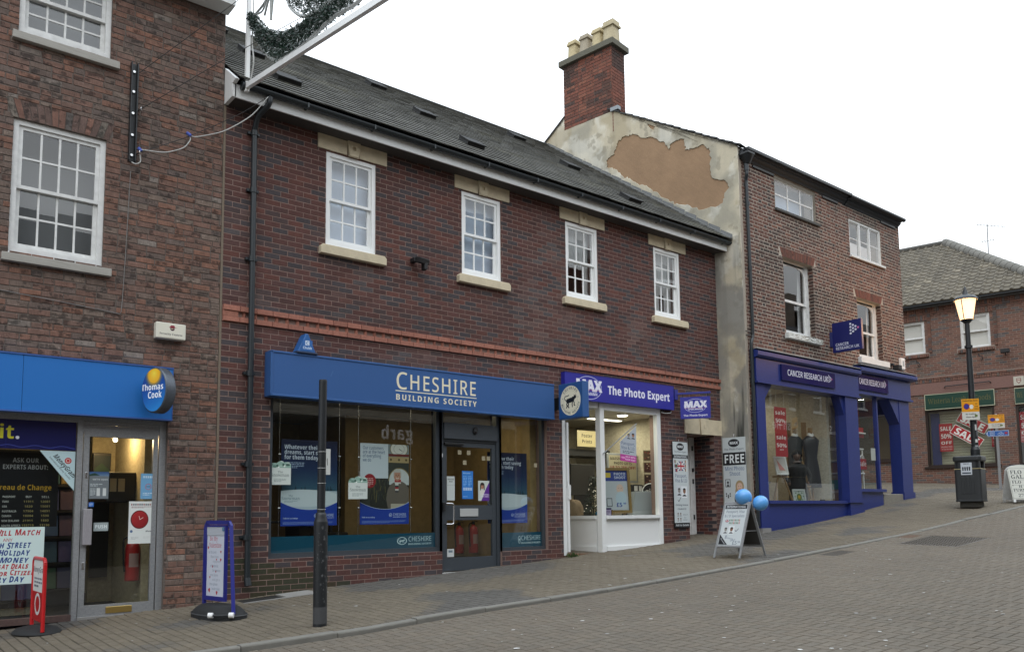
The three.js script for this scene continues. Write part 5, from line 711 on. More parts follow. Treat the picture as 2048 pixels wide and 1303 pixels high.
    const low = y < 7.3 ? 1 : 0; mix([0.22, 0.215, 0.19], (low * 0.3 + 0.1) * sstep(0.5, 0.66, runs + 0.1 * low)); if (y < 7.2) mix([0.235, 0.225, 0.2], 0.8 * sstep(0.3, 0.55, fbm(u * 26, v * 26, 26, 221, 5)) * sstep(7.2, 6.6, y + 0.5 * a)); if (x > 8.55 && y < 7) mix([0.035, 0.037, 0.03], sstep(0.54, 0.6, runs * 0.5 + fbm(u * 30, v * 3, [30, 3], 231, 4) * 0.5 + 0.04) * 0.9);
    const k = 0.9 + 0.14 * a + (s - 0.5) * 0.09; return c.map((q) => Math.pow(clamp(q * k), 1 / 2.2));
  }, true);
  const uvGable = (g) => { const p = g.attributes.position, uv = g.attributes.uv; for (let i = 0; i < p.count; i++) uv.setXY(i, p.getX(i) / 9 + 1, p.getY(i) / 12); return g; };
  const rg = new THREE.ExtrudeGeometry(sh, { depth: 0.01, bevelEnabled: true, bevelSize: 0.008, bevelThickness: 0.006, bevelSegments: 1 }); part('render_coat', uvGable(rg), std([1, 1, 1], { map: gT, roughness: 0.95, bumpMap: rep(stoneT, 5, 7), bumpScale: 0.006 }), gab);
  const inner = new THREE.ShapeGeometry(new THREE.Shape(outline.map((q) => new THREE.Vector2(...q)))); inner.translate(0, 0, -0.004);
  const bT = dtex(512, (u, v, i, j) => { const a = fbm(u * 7, v * 7, 7, 301, 5), d = fbm(u * 40 + v * 40, v * 10 - u * 10, 400, 305, 3), s = hash2(i, j, 309), k = 0.78 + 0.24 * a + 0.14 * (d - 0.5) + (s > 0.985 ? 0.3 : 0) + (s - 0.5) * 0.08; return [0.345, 0.222, 0.13].map((q) => Math.pow(clamp(q * k), 1 / 2.2)); }, true);
  part('bare_patch', inner, std([1, 1, 1], { map: rep(bT, 0.45), roughness: 1, bumpMap: rep(stoneT, 1.5), bumpScale: 0.01 }), gab);
  part('wall', (() => { const g = new THREE.ExtrudeGeometry(new THREE.Shape(outline.map((q) => new THREE.Vector2(...q))), { depth: 0.28, bevelEnabled: false }); g.translate(0, 0, -0.3); return g; })(), M.mortarOld, gab);
  // verge: ragged slates and mortar along the slope
  const vg = new MB(), rv = mulberry(3); for (let t = 0; t < 1; t += 0.055) { const a = [lerp(0.1, -3.16, t), lerp(9.2, 11.12, t)], b = [lerp(0.1, -3.16, t + 0.054), lerp(9.2, 11.12, t + 0.054)], o = (rv() - 0.5) * 0.02, c = 0.045 + rv() * 0.05; vg.uo = [rv(), rv()]; const q = [[a[0], a[1] + 0.01 + o], [b[0], b[1] - 0.01 + o], [b[0], b[1] + 0.022 + o], [a[0], a[1] + 0.045 + o]]; vg.face([q[0], q[3], q[2], q[1]].reverse().map((p) => [...p, 0.06]), [c, c, c]); vg.face([[...q[3], 0.06], [...q[2], 0.06], [...q[2], -0.3], [...q[3], -0.3]].reverse(), [c, c, c]); vg.face([[...q[0], 0.06], [...q[1], 0.06], [...q[1], -0.02], [...q[0], -0.02]].reverse(), [c, c, c]); }
  part('verge', vg.geo(), M.slate, gab); const vr = new MB(); for (let t = 0; t < 1; t += 0.1) { const a = [lerp(-4.63, -8.7, t), lerp(11.49, 8.6, t)], b = [lerp(-4.63, -8.7, t + 0.1), lerp(11.49, 8.6, t + 0.1)]; vr.face([[a[0], a[1], 0.05], [b[0], b[1], 0.05], [b[0], b[1] - 0.05, 0.05], [a[0], a[1] - 0.05, 0.05]], [0.05, 0.045, 0.04]); vr.face([[a[0], a[1], 0.05], [a[0], a[1], -0.3], [b[0], b[1], -0.3], [b[0], b[1], 0.05]], [0.05, 0.045, 0.04]); } part('rear_verge', vr.geo(), M.slate, gab);
  // chimney
  const ch = new THREE.Group(); ch.name = 'chimney'; ch.position.copy(gab.position); ch.rotation.copy(gab.rotation); oldB.add(ch); BASE.set(ch, [0, 0, 0]);
  const core = part('stack', box(-4.64, -3.16, 10.9, 12.78, -0.5, 0.014), M.mortarRustic, ch);
  const ct = (x, y, hd, r) => { const c = pickTone(r, [[5, 0.24, 0.085, 0.055], [3, 0.19, 0.072, 0.05], [1.2, 0.28, 0.11, 0.07], [0.8, 0.1, 0.06, 0.05]]), s = sstep(0.52, 0.66, fbm(x * 1.6 + 20, y * 1.6 + 20, 99, 8, 3) + (x < -4.4 ? 0.16 : 0)); return c.map((v, i) => lerp(v, [0.045, 0.036, 0.032][i], s * 0.75)); };
  layBricks(ch, brickRects({ x0: -4.645, x1: -3.155, y0: 11.12, y1: 12.79, holes: [], headers: 0.25, Hc: 0.083, L: 0.235, J: 0.01, seed: 8 }), { z: 0.022, tone: ct, mat: M.brickOld, frame: FR, rough: 0.006, ch: 0.004 });
  const sideM = [], rs = mulberry(12); for (let y = 10.6, k = 0; y < 12.74; y += 0.083, k++) for (let zz = 0.02, q = 0; zz > -0.5; q++) { const a = Math.max(-0.51, zz - (q || k % 2 ? 0.215 : 0.105)), m = new MB(), c = ct(-4.5, y, 0, rs); m.uo = [rs() * 5, rs() * 5]; m.box(-3.17, -3.15, y + 0.005, y + 0.076, a, zz, c); sideM.push({ mb: m, score: 1 }); zz = a - 0.01; } pieces('brick', 'brickwork', sideM, M.brickOld, ch);
  part('cap', new MB().rbox(-4.74, -3.06, 12.78, 12.93, -0.6, 0.11, 0.012).geo(), grain([0.16, 0.152, 0.115], paverT, 3), ch);
  for (let i = 0; i < 4; i++) { const x = lerp(-4.45, -3.3, i / 3), s = i === 3 ? 1.12 : 0.92, p = new MB(); p.add(new THREE.CylinderGeometry(0.165 * s, 0.19 * s, 0.48, 4, 1), M4(x, 13.15, -0.2, Math.PI / 4)); p.box(x - 0.155 * s, x + 0.155 * s, 13.36, 13.41, -0.2 - 0.155 * s, -0.2 + 0.155 * s).box(x - 0.135 * s, x + 0.135 * s, 13.41, 13.47 + 0.04 * (i === 3), -0.2 - 0.125 * s, -0.2 + 0.125 * s); part('chimney_pot', p.geo(), grain([[0.62, 0.52, 0.31], [0.46, 0.4, 0.3], [0.63, 0.53, 0.32], [0.58, 0.5, 0.33]][i], stoneT, 2.5), ch); }
  part('flashing', new MB().box(-3.2, -2.98, 11.1, 11.19, -0.05, 0.07).geo(), M.lead, ch);
}
{ // cables crossing the rendered corner
  single('cable', new MB().tube([[14.42, 5.62, 0.02], [14.44, 5.4, 0.3], [14.5, 5.25, 0.6], [14.62, 5.22, 0.68]], 0.01, 6).geo(), M.cableDark, 'black cable slanting across the grey rendered corner', 'cable');
  single('cable', new MB().tube([[14.42, 5.1, 0.02], [14.46, 5.16, 0.3], [14.52, 5.16, 0.62], [14.64, 5.12, 0.69]], 0.01, 6).geo(), M.cableDark, 'black cable sagging level across the grey rendered corner', 'cable');
}
// ---------- far right: the two-storey brick shops across the top of the street ----------
const FARP = [29.872, 0, -2.5], FART = Math.atan2(-0.9776, 0.2105), FARM = new THREE.Matrix4().makeRotationY(FART).setPosition(...FARP);
{
  const o = thing('brick_building', 'low orange-brown brick shop building with a tiled hipped roof behind the street lamp', 'building', FARP, { own: true, turn: FART });
  const WA = [-0.95, -0.04, 7.06, 8.23], WB = [1.1, 2.01, 7.06, 8.23], shopA = [-0.18, 1.97, 3.0, 5.0], shopB = [2.6, 3.6, 2.95, 4.95], shopC = [-3.4, -1.15, 3.3, 5.0], holes = [WA, WB, shopA, shopB, shopC, [-3.2, -2.3, 7.06, 8.23]];
  const wall = part('wall', wallBody(-6, 3.75, 1.5, 8.72, -0.3, -0.003, holes), M.mortarFar, o);
  const tone = (x, y, hd, r) => { const c = pickTone(r, [[5, 0.2, 0.1, 0.073], [3, 0.18, 0.098, 0.074], [1.6, 0.235, 0.115, 0.08], [1.8, 0.125, 0.108, 0.104], [1, 0.15, 0.115, 0.095]]); return c; };
  const band = [[-6, 3.75, 5.57, 6.2], ...[WA, WB].flatMap((w) => [[w[0] - 0.1, w[1] + 0.1, w[3], w[3] + 0.21], [w[0] - 0.14, w[1] + 0.14, w[2] - 0.15, w[2]]])];
  layBricks(wall, brickRects({ x0: -3.4, x1: 3.75, y0: 1.9, y1: 8.45, holes: [...holes, ...band], seed: 9 }), { tone, mat: M.brickFar, frame: FARM, seed: 41 });
  const bm = new MB(), r = mulberry(19), fb = []; const bk = (x0, x1, y0, y1, z) => { const m = new MB(); m.uo = [r() * 5, r() * 5]; m.slab(x0, x1, y0, y1, -0.02, z, 0.004, tone(0, 0, 0, r)); fb.push({ mb: m, score: shows(new V3((x0 + x1) / 2, y0, 0).applyMatrix4(FARM), (x1 - x0) * (y1 - y0)) }); };
  for (let x = -5; x < 3.74; x += 0.075) { bk(x + 0.005, x + 0.07, 8.52, 8.68, 0.05); bk(x + 0.005, x + 0.07, 5.98, 6.09, 0.04); }
  for (let x = -5; x < 3.7; x += 0.225) { bk(x + 0.005, x + 0.22, 8.45, 8.515, 0.035); bk(x + 0.005, x + 0.22, 6.095, 6.16, 0.05); bk(x + 0.005, x + 0.11, 8.37, 8.44, 0.03); }
  for (const w of [WA, WB]) { for (let x = w[0] - 0.1; x < w[1] + 0.05; x += 0.075) { bk(x + 0.005, x + 0.07, w[3] + 0.003, w[3] + 0.2, 0.035); bk(x + 0.005, x + 0.07, w[2] - 0.145, w[2] - 0.045, 0.075); } for (let y = w[2]; y < w[3] + 0.18; y += 0.075) bk(w[1] + 0.11, w[1] + 0.21, y + 0.005, y + 0.07, 0.035); }
  const trims = part('brick_trim', box(-6, 3.75, 5.96, 6.19, -0.3, -0.021), M.mortarFar, o); pieces('brick', 'brickwork', fb, M.brickFar, trims, 300);
  part('lintel_band', box(-6, 3.76, 5.57, 5.97, -0.3, 0.03), grain([0.27, 0.15, 0.125], fineT, 2), o);
  for (const w of [WA, WB, holes[5]]) { const z = -0.04, m = new MB(); rim(m, ...w, z - 0.1, z, 0.06, 0.05, 0.06); const win = part('window', m.geo(), M.oldPaint, o), ym = lerp(w[2], w[3], 0.5); sash(win, w[0] + 0.06, w[1] - 0.06, ym - 0.03, w[3] - 0.06, z - 0.02, 1, 1, M.oldPaint, { stile: 0.035, rail: 0.06, top: 0.03 }); sash(win, w[0] + 0.06, w[1] - 0.06, w[2] + 0.05, ym + 0.02, z - 0.05, 1, 1, M.oldPaint, { stile: 0.03, rail: 0.03, top: 0.03 }); part('window_board', box(w[0] + 0.05, w[1] - 0.05, w[2], w[3], z - 0.14, z - 0.1), std([0.62, 0.61, 0.56], { roughness: 0.8 }), o); }
  // eave, gutter and the interlocking tiles
  part('gutter', new MB().rod([-6, 8.74, 0.28], [3.95, 8.74, 0.28], 0.065).geo(), M.blackIron, o);
  part('mortar_bed', new MB().box(-6, 3.75, 8.68, 8.735, -0.2, 0.12).geo(), M.lead, o);
  const ridge = [-5.27, 12.44], th = [0.36, 8.78];
  const rm = new MB(); rm.face([[-9, th[1], th[0]], [3.95, th[1], th[0]], [-0.14, ridge[1], ridge[0]], [-9, ridge[1], ridge[0]]]).face([[3.95, th[1], th[0]], [3.95, th[1], -10.9], [-0.14, ridge[1], ridge[0]]]).face([[-9, ridge[1], ridge[0]], [-0.14, ridge[1], ridge[0]], [3.95, th[1], -10.9], [-9, th[1], -10.9]]); const roof = part('roof', rm.geo(), M.dark, o);
  { // tiles: a pan and a half-round roll each
    const L = Math.hypot(ridge[1] - th[1], ridge[0] - th[0]), uy = (ridge[1] - th[1]) / L, uz = (ridge[0] - th[0]) / L, ny = -uz, nz = uy, row = 0.345, w = 0.3, rt = mulberry(50), list = [];
    for (let k = 0, s = 0; s < L; k++, s += row) for (let x = -6; x < lerp(3.95, -0.14, s / L) - 0.28; x += w) {
      const m = new MB(), v = 0.78 + 0.4 * rt(), g = rt() < 0.06 ? 1.5 : 1, col = [0.135 * v * g, 0.114 * v * g, 0.082 * v * g]; m.uo = [rt() * 5, rt() * 5]; const s1 = Math.min(L, s + row * 1.12), P = (xx, ss, h) => [xx, th[1] + uy * ss + ny * h, th[0] + uz * ss + nz * h], prof = [[0, 0.012], [0.02, 0.045], [0.06, 0.065], [0.1, 0.045], [0.125, 0.014], [0.3, 0.006]], lo = 0.022, hi = 0;
      for (let i = 1; i < prof.length; i++) { const a = prof[i - 1], b = prof[i]; m.face([P(x + a[0], s, a[1] + lo), P(x + b[0], s, b[1] + lo), P(x + b[0], s1, b[1] + hi), P(x + a[0], s1, a[1] + hi)], col); m.face([P(x + a[0], s, 0), P(x + b[0], s, 0), P(x + b[0], s, b[1] + lo), P(x + a[0], s, a[1] + lo)], col); }
      list.push({ mb: m, score: shows(new V3(...P(x, s, 0)).applyMatrix4(FARM), row * w) });
    }
    pieces('roof_tile', 'roof_tiling', list, M.slate, roof);
    const hp = new MB(), A = [3.95, 8.8, 0.36], Bp = [-0.14, 12.47, -5.27]; for (let i = 0; i < 20; i++) { const a = A.map((q, j) => lerp(q, Bp[j], i / 20)), b = A.map((q, j) => lerp(q, Bp[j], (i + 0.97) / 20)), c = 0.15 + 0.06 * rt(); hp.uo = [rt(), rt()]; const n0 = hp.p.length; hp.rod(a, b, 0.19, 0.18, 10); for (let q = n0 / 3; q < hp.p.length / 3; q++) { hp.c[q * 3] = c; hp.c[q * 3 + 1] = c * 0.95; hp.c[q * 3 + 2] = c * 0.84; } } part('hip_tiles', hp.geo(), M.slate, roof);
    const rd = new MB(); for (let x = -6; x < -0.2; x += 0.45) rd.rod([x, 12.46, -5.27], [x + 0.44, 12.46, -5.27], 0.125, 0.125, 8); for (let i = 0; i < rd.c.length; i += 3) { rd.c[i] = 0.1; rd.c[i + 1] = 0.095; rd.c[i + 2] = 0.085; } part('ridge_tiles', rd.geo(), M.slate, roof);
  }
  // shop windows
  const wm = std([0.03, 0.018, 0.014], { roughness: 0.4 });
  for (const [i, w] of [shopA, shopB, shopC].entries()) {
    const m = new MB(); rim(m, w[0], w[1], w[2], w[3], -0.2, -0.05, 0.07, 0.06, 0.06); m.box(w[0] - 0.1, w[1] + 0.12, w[2] - 0.07, w[2], -0.1, 0.06); const sf = part('shop_window', m.geo(), wm, o); part('pane', sheet(w[0] + 0.07, w[1] - 0.07, w[2] + 0.06, w[3] - 0.06, -0.12), M.shopGlass, sf);
    if (i === 0) { const sh = part('roller_shutter', box(w[0] + 0.05, w[1] - 0.05, w[2], w[3], -0.42, -0.38), std([0.3, 0.27, 0.2]), o); for (let y = w[2]; y < w[3]; y += 0.093) part('slat', new MB().slab(w[0] + 0.35, w[1] - 0.05, y + 0.006, y + 0.087, -0.39, -0.36, 0.012).geo(), grain([0.66, 0.61, 0.46], fineT, 2, { roughness: 0.6 }), sh); part('curtain', box(w[0] + 0.12, w[0] + 0.4, w[2] + 0.02, w[3] - 0.1, -0.33, -0.26), std([0.02, 0.03, 0.13]), o); }
    else part('shop_back', box(w[0], w[1], w[2], w[3], -1.3, -1.25), std([0.14, 0.09, 0.04]), o);
  }
  part('stall', new MB().box(-6, 3.75, 1.5, 8.7, -11.2, -10.9).box(-6, -5.8, 1.5, 8.7, -10.9, -0.3).box(3.45, 3.75, 1.5, 8.7, -10.9, -0.3).box(-6, 3.75, 1.5, 2.2, -10.9, -0.3).geo(), M.mortarFar, o).name = 'rear_wall';
  // things on the far building
  const T2 = (name, label, cat, group) => { const t = thing(name, label, cat, FARP, { own: true, turn: FART, group }); return t; };
  const gs = (x0, x1, y0, y1, label, words) => { const t = T2('shop_sign', label, 'sign'); part('board', board(x0, x1, y0, y1, 0.0, 0.06), print(1024, 256, (g, w, h) => { fill(g, '#123a2e', 0, 0, w, h); g.strokeStyle = '#b8b49a'; g.lineWidth = 10; g.strokeRect(6, 6, w - 12, h - 12); text(g, words, w * 0.05, h * 0.62, 118, '#5f5a33', { font: 'serif', weight: 'normal', it: true, width: words.length > 4 ? w * 0.9 : 0 }); }, { roughness: 0.4 }), t); };
  gs(-0.16, 2.02, 5.0, 5.56, 'wide dark green shop sign with gold script behind the lamp post', 'Wisteria Leather Goods'); gs(2.6, 3.7, 4.97, 5.52, 'dark green shop sign at the right edge of the picture', 'Wi');
  const sale = (w, h, f) => print(w, h, f, { roughness: 0.5 });
  const p50 = sale(256, 480, (g, w, h) => { fill(g, '#a3161f', 0, 0, w, h); text(g, 'SALE', w / 2, h * 0.25, 96, '#dcdcd6', { align: 'center', width: w * 0.86 }); text(g, '50%', w / 2, h * 0.53, 108, '#dcdcd6', { align: 'center', width: w * 0.8 }); text(g, 'OFF', w / 2, h * 0.74, 70, '#dcdcd6', { align: 'center', width: w * 0.84 }); text(g, 'ORIGINAL PRICE', w / 2, h * 0.86, 34, '#d0b8b4', { align: 'center', width: w * 0.86 }); text(g, 'ON SELECTED ITEMS', w / 2, h * 0.94, 26, '#d0b8b4', { align: 'center', width: w * 0.8 }); });
  const poster = (x0, x1, y0, y1, z, label, mat, rot = 0) => { const t = T2('sale_poster', label, 'poster'); const g = board(-(x1 - x0) / 2, (x1 - x0) / 2, -(y1 - y0) / 2, (y1 - y0) / 2, 0, 0.004); g.applyMatrix4(M4((x0 + x1) / 2, (y0 + y1) / 2, z, 0, 0, rot)); part('paper', g, mat, t); };
  poster(0.22, 0.64, 3.52, 4.5, -0.13, 'upright red SALE 50% OFF poster left of the crossed banners', p50); poster(1.82, 2.24, 3.6, 4.57, -0.135, 'upright red SALE 50% OFF poster partly behind the right window frame', p50); poster(2.66, 3.1, 3.7, 4.72, -0.13, 'red sale poster in the shop window at the right edge', p50);
  const dia = sale(640, 220, (g, w, h) => { fill(g, '#d8d4cc', 0, 0, w, h); fill(g, '#a3161f', 12, 12, w - 24, h - 24); text(g, 'SALE', w / 2, h * 0.83, 200, '#dcdcd6', { align: 'center', width: w * 0.8, stroke: 6 }); });
  poster(0.55, 1.6, 3.85, 4.2, -0.117, 'lower slanting red SALE banner nearest the litter bin', dia, -0.6); poster(0.78, 1.78, 4.28, 4.64, -0.125, 'upper slanting red SALE banner behind the lamp post', dia, -0.56);
  const br = T2('sign_bracket', 'thin dark horizontal rail above the green leather goods sign', 'rail'); part('rail', new MB().rod([0.53, 5.79, 0.1], [1.9, 5.82, 0.1], 0.016).rod([0.53, 5.79, 0.1], [0.5, 5.75, 0.03], 0.016).rod([1.9, 5.82, 0.1], [1.93, 5.78, 0.03], 0.016).geo(), M.blackIron, br);
  const cr = T2('crest_plaque', 'small pale crest plaque on the lintel at the right edge', 'plaque'); part('plaque', board(2.6, 2.9, 5.6, 5.9, 0.03, 0.06), print(128, 128, (g, w, h) => { fill(g, '#b8b4a6', 0, 0, w, h); poly(g, [[34, 24], [94, 24], [94, 74], [64, 108], [34, 74]], '#8a6a62'); poly(g, [[46, 36], [82, 36], [82, 70], [64, 90], [46, 70]], '#c4bdae'); fill(g, '#8a4a44', 46, 50, 36, 10); }), cr);
  for (const [i, s] of [[0, -0.35], [1, 1.62]]) { const k = T2('hanging_bracket', ['curled iron hook under the left upper window of the far shop', 'curled iron hook under the right upper window of the far shop'][i], 'hook'); part('hook', new MB().tube([[s, 6.82, 0.01], [s + 0.03, 6.72, 0.09], [s + 0.1, 6.7, 0.12], [s + 0.13, 6.62, 0.1], [s + 0.09, 6.58, 0.08], [s + 0.06, 6.64, 0.09]], 0.014, 6).geo(), M.blackIron, k); }
  const cam = T2('security_camera', 'dark security camera on the far brick wall right of the lamp', 'camera'); part('housing', rbox(2.3, 2.56, 6.72, 6.86, 0.12, 0.26, 0.02), M.dark, cam); part('bracket', new MB().rod([2.42, 6.68, 0], [2.42, 6.74, 0.18], 0.02).geo(), M.dark, cam);
  const ae = T2('tv_aerial', 'thin television aerial on a mast above the tiled hipped roof', 'aerial'), am = new MB(); am.rod([1.69, 10.4, -3], [1.72, 12.2, -3], 0.018); am.rod([1.36, 12.28, -3], [2.3, 11.98, -3], 0.009); for (let i = 0; i < 8; i++) { const x = lerp(1.4, 2.2, i / 7), y = lerp(12.27, 12.01, i / 7); am.rod([x, y, -3.12], [x, y, -2.88], 0.006); } am.rod([1.5, 11.57, -3], [1.93, 11.57, -3], 0.009); for (const x of [1.52, 1.62, 1.8, 1.9]) am.rod([x, 11.57, -3.2], [x, 11.57, -2.8], 0.006); part('mast', am.geo(), std([0.25, 0.26, 0.27], { metalness: 0.4, roughness: 0.5 }), ae);
}
// ---------- the other side of the street, behind the viewer: its fronts show in the glass ----------
{
  const row = (name, label, x0, x1, h, col, trim, shop, words, wc) => {
    const b = baseY((x0 + x1) / 2) - 0.35, o = thing(name, label, 'building', [(x0 + x1) / 2, b, 14.6]), zf = 14.6, wins = [], m = new MB();
    const n = Math.max(2, Math.round((x1 - x0) / 2.6)), dx = (x1 - x0) / n, floors = h > 10 ? [b + 4.6, b + 7.6, b + 10.2] : [b + 4.6, b + 7.2];
    for (const fy of floors) if (fy + 1.7 < b + h) for (let i = 0; i < n; i++) wins.push([x0 + (i + 0.5) * dx - 0.45, x0 + (i + 0.5) * dx + 0.45, fy, fy + 1.6]);
    const body = wallBody(x0, x1, b - 1, b + h, zf, zf + 0.3, wins); part('wall', body, col, o); part('rear_wall', box(x0, x1, b - 1, b + h, zf + 6.7, zf + 7), col, o); part('side_wall', new MB().box(x0, x0 + 0.2, b - 1, b + h, zf + 0.3, zf + 6.7).box(x1 - 0.2, x1, b - 1, b + h, zf + 0.3, zf + 6.7).geo(), col, o);
    for (const w of wins) { const f = new MB(); rim(f, ...w, zf + 0.06, zf + 0.14, 0.07); f.box(w[0] + 0.07, w[1] - 0.07, (w[2] + w[3]) / 2 - 0.03, (w[2] + w[3]) / 2 + 0.03, zf + 0.06, zf + 0.13); f.box(w[0] - 0.08, w[1] + 0.08, w[2] - 0.1, w[2], zf - 0.06, zf + 0.12); const win = part('window', f.geo(), M.paint, o); part('pane', box(w[0], w[1], w[2], w[3], zf + 0.15, zf + 0.17), std([0.03, 0.034, 0.04], { roughness: 0.06 }), win); }
    part('roof', new MB().face([[x1, b + h, zf - 0.35], [x0, b + h, zf - 0.35], [x0, b + h + 2.4, zf + 3.5], [x1, b + h + 2.4, zf + 3.5]]).face([[x0, b + h, zf + 7.2], [x1, b + h, zf + 7.2], [x1, b + h + 2.4, zf + 3.5], [x0, b + h + 2.4, zf + 3.5]]).geo(), grain([0.06, 0.06, 0.062], slateT, 1), o);
    part('shopfront', new MB().box(x0 + 0.2, x1 - 0.2, b - 0.5, b + 0.7, zf - 0.12, zf).box(x0 + 0.2, x0 + 0.5, b + 0.7, b + 3.2, zf - 0.12, zf).box(x1 - 0.5, x1 - 0.2, b + 0.7, b + 3.2, zf - 0.12, zf).geo(), trim, o); part('shop_glazing', box(x0 + 0.5, x1 - 0.5, b + 0.7, b + 3.2, zf - 0.06, zf - 0.03), std([0.025, 0.026, 0.028], { roughness: 0.08 }), o);
    const g = board(-(x1 - x0) / 2 + 0.2, (x1 - x0) / 2 - 0.2, b + 3.2, b + 4.1, 0, 0.16); g.rotateY(Math.PI); g.translate((x0 + x1) / 2, 0, zf); part('fascia_sign', g, print(1024, Math.max(64, Math.round(1024 * 0.9 / (x1 - x0))), (c, w, hh) => { fill(c, shop, 0, 0, w, hh); if (words) words.forEach(([s, t]) => text(c, s, w * t, hh * 0.74, hh * 0.72, wc, { weight: 'bold', align: 'center' })); }), o);
    part('chimney', box(x1 - 1.2, x1 - 0.3, b + h + 0.5, b + h + 3.6, zf + 2.9, zf + 3.6), col, o);
  };
  const rb = grain([0.17, 0.075, 0.05], oldT, 0.8), cr = grain([0.5, 0.46, 0.38], stoneT, 0.8), gb = grain([0.24, 0.19, 0.15], oldT, 0.8);
  row('opposite_building', 'plain brick house facing the travel shop from across the street', -14, -1, 8.3, gb, M.crBlueDark, '#1c1c20');
  row('opposite_building', 'red brick shop across the street opposite the four white windows', -1, 9, 8.6, rb, M.dark, '#5a4a30');
  row('opposite_building', 'cream shop across the street with pale lettering on a dark fascia', 9, 21, 8.2, cr, M.dark, '#20221f', [['garb', 0.47], ['garb', 0.14]], '#ffffff');
  row('opposite_building', 'tall brick house with a gable across the street opposite the side doorway', 21, 33, 10.8, rb, M.dark, '#2a2018');
  row('opposite_building', 'brick shop across the street with a brown fascia', 33, 45, 8.6, gb, M.paint, '#6b4a2a', [['EGGS', 0.16], ['Be  sh He', 0.58]], '#ffffff');
  row('opposite_building', 'brick terrace far up the other side of the street', 45, 62, 9, rb, M.dark, '#33352f');
}
// ---------- signs, posters and furniture of the building society ----------
function catShape(g, cx, cy, s, col) {                                     // a cat striding to the right, tail raised
  g.save(); g.translate(cx, cy); g.scale(s, s); g.fillStyle = col; g.strokeStyle = col; g.lineCap = 'round'; g.lineJoin = 'round';
  g.beginPath(); g.ellipse(0, 0, 34, 15, -0.12, 0, 7); g.fill(); g.beginPath(); g.ellipse(-22, 3, 16, 15, 0, 0, 7); g.fill(); g.beginPath(); g.ellipse(24, -6, 14, 15, 0, 0, 7); g.fill();
  g.beginPath(); g.ellipse(42, -17, 12, 10, 0.2, 0, 7); g.fill(); poly(g, [[33, -22], [35, -35], [42, -25]], col); poly(g, [[43, -25], [50, -34], [51, -20]], col); poly(g, [[28, -14], [38, -22], [44, -8], [32, 2]], col);
  const leg = (p, w) => { g.lineWidth = w; g.beginPath(); p.forEach((q, i) => (i ? g.lineTo(...q) : g.moveTo(...q))); g.stroke(); };
  leg([[-28, 8], [-34, 24], [-28, 34], [-36, 44]], 8); leg([[-20, 10], [-16, 26], [-22, 34], [-14, 45]], 8); leg([[22, 6], [16, 24], [18, 42]], 7); leg([[28, 4], [36, 20], [34, 32], [42, 36]], 7);
  g.lineWidth = 5; g.beginPath(); g.moveTo(-34, 0); g.bezierCurveTo(-62, -4, -54, -34, -34, -28); g.bezierCurveTo(-24, -26, -18, -34, -14, -32); g.stroke(); g.restore();
}
function arcText(g, s, cx, cy, r, a0, a1, size, col, inward) { g.font = 'bold ' + size + 'px serif'; g.fillStyle = col; g.textAlign = 'center'; g.textBaseline = 'middle'; [...s].forEach((ch, i) => { const a = lerp(a0, a1, (i + 0.5) / s.length); g.save(); g.translate(cx + r * Math.cos(a), cy + r * Math.sin(a)); g.rotate(a + (inward ? -Math.PI / 2 : Math.PI / 2)); g.fillText(ch, 0, 0); g.restore(); }); g.textAlign = 'left'; g.textBaseline = 'alphabetic'; }
const BS = '#2b568f';
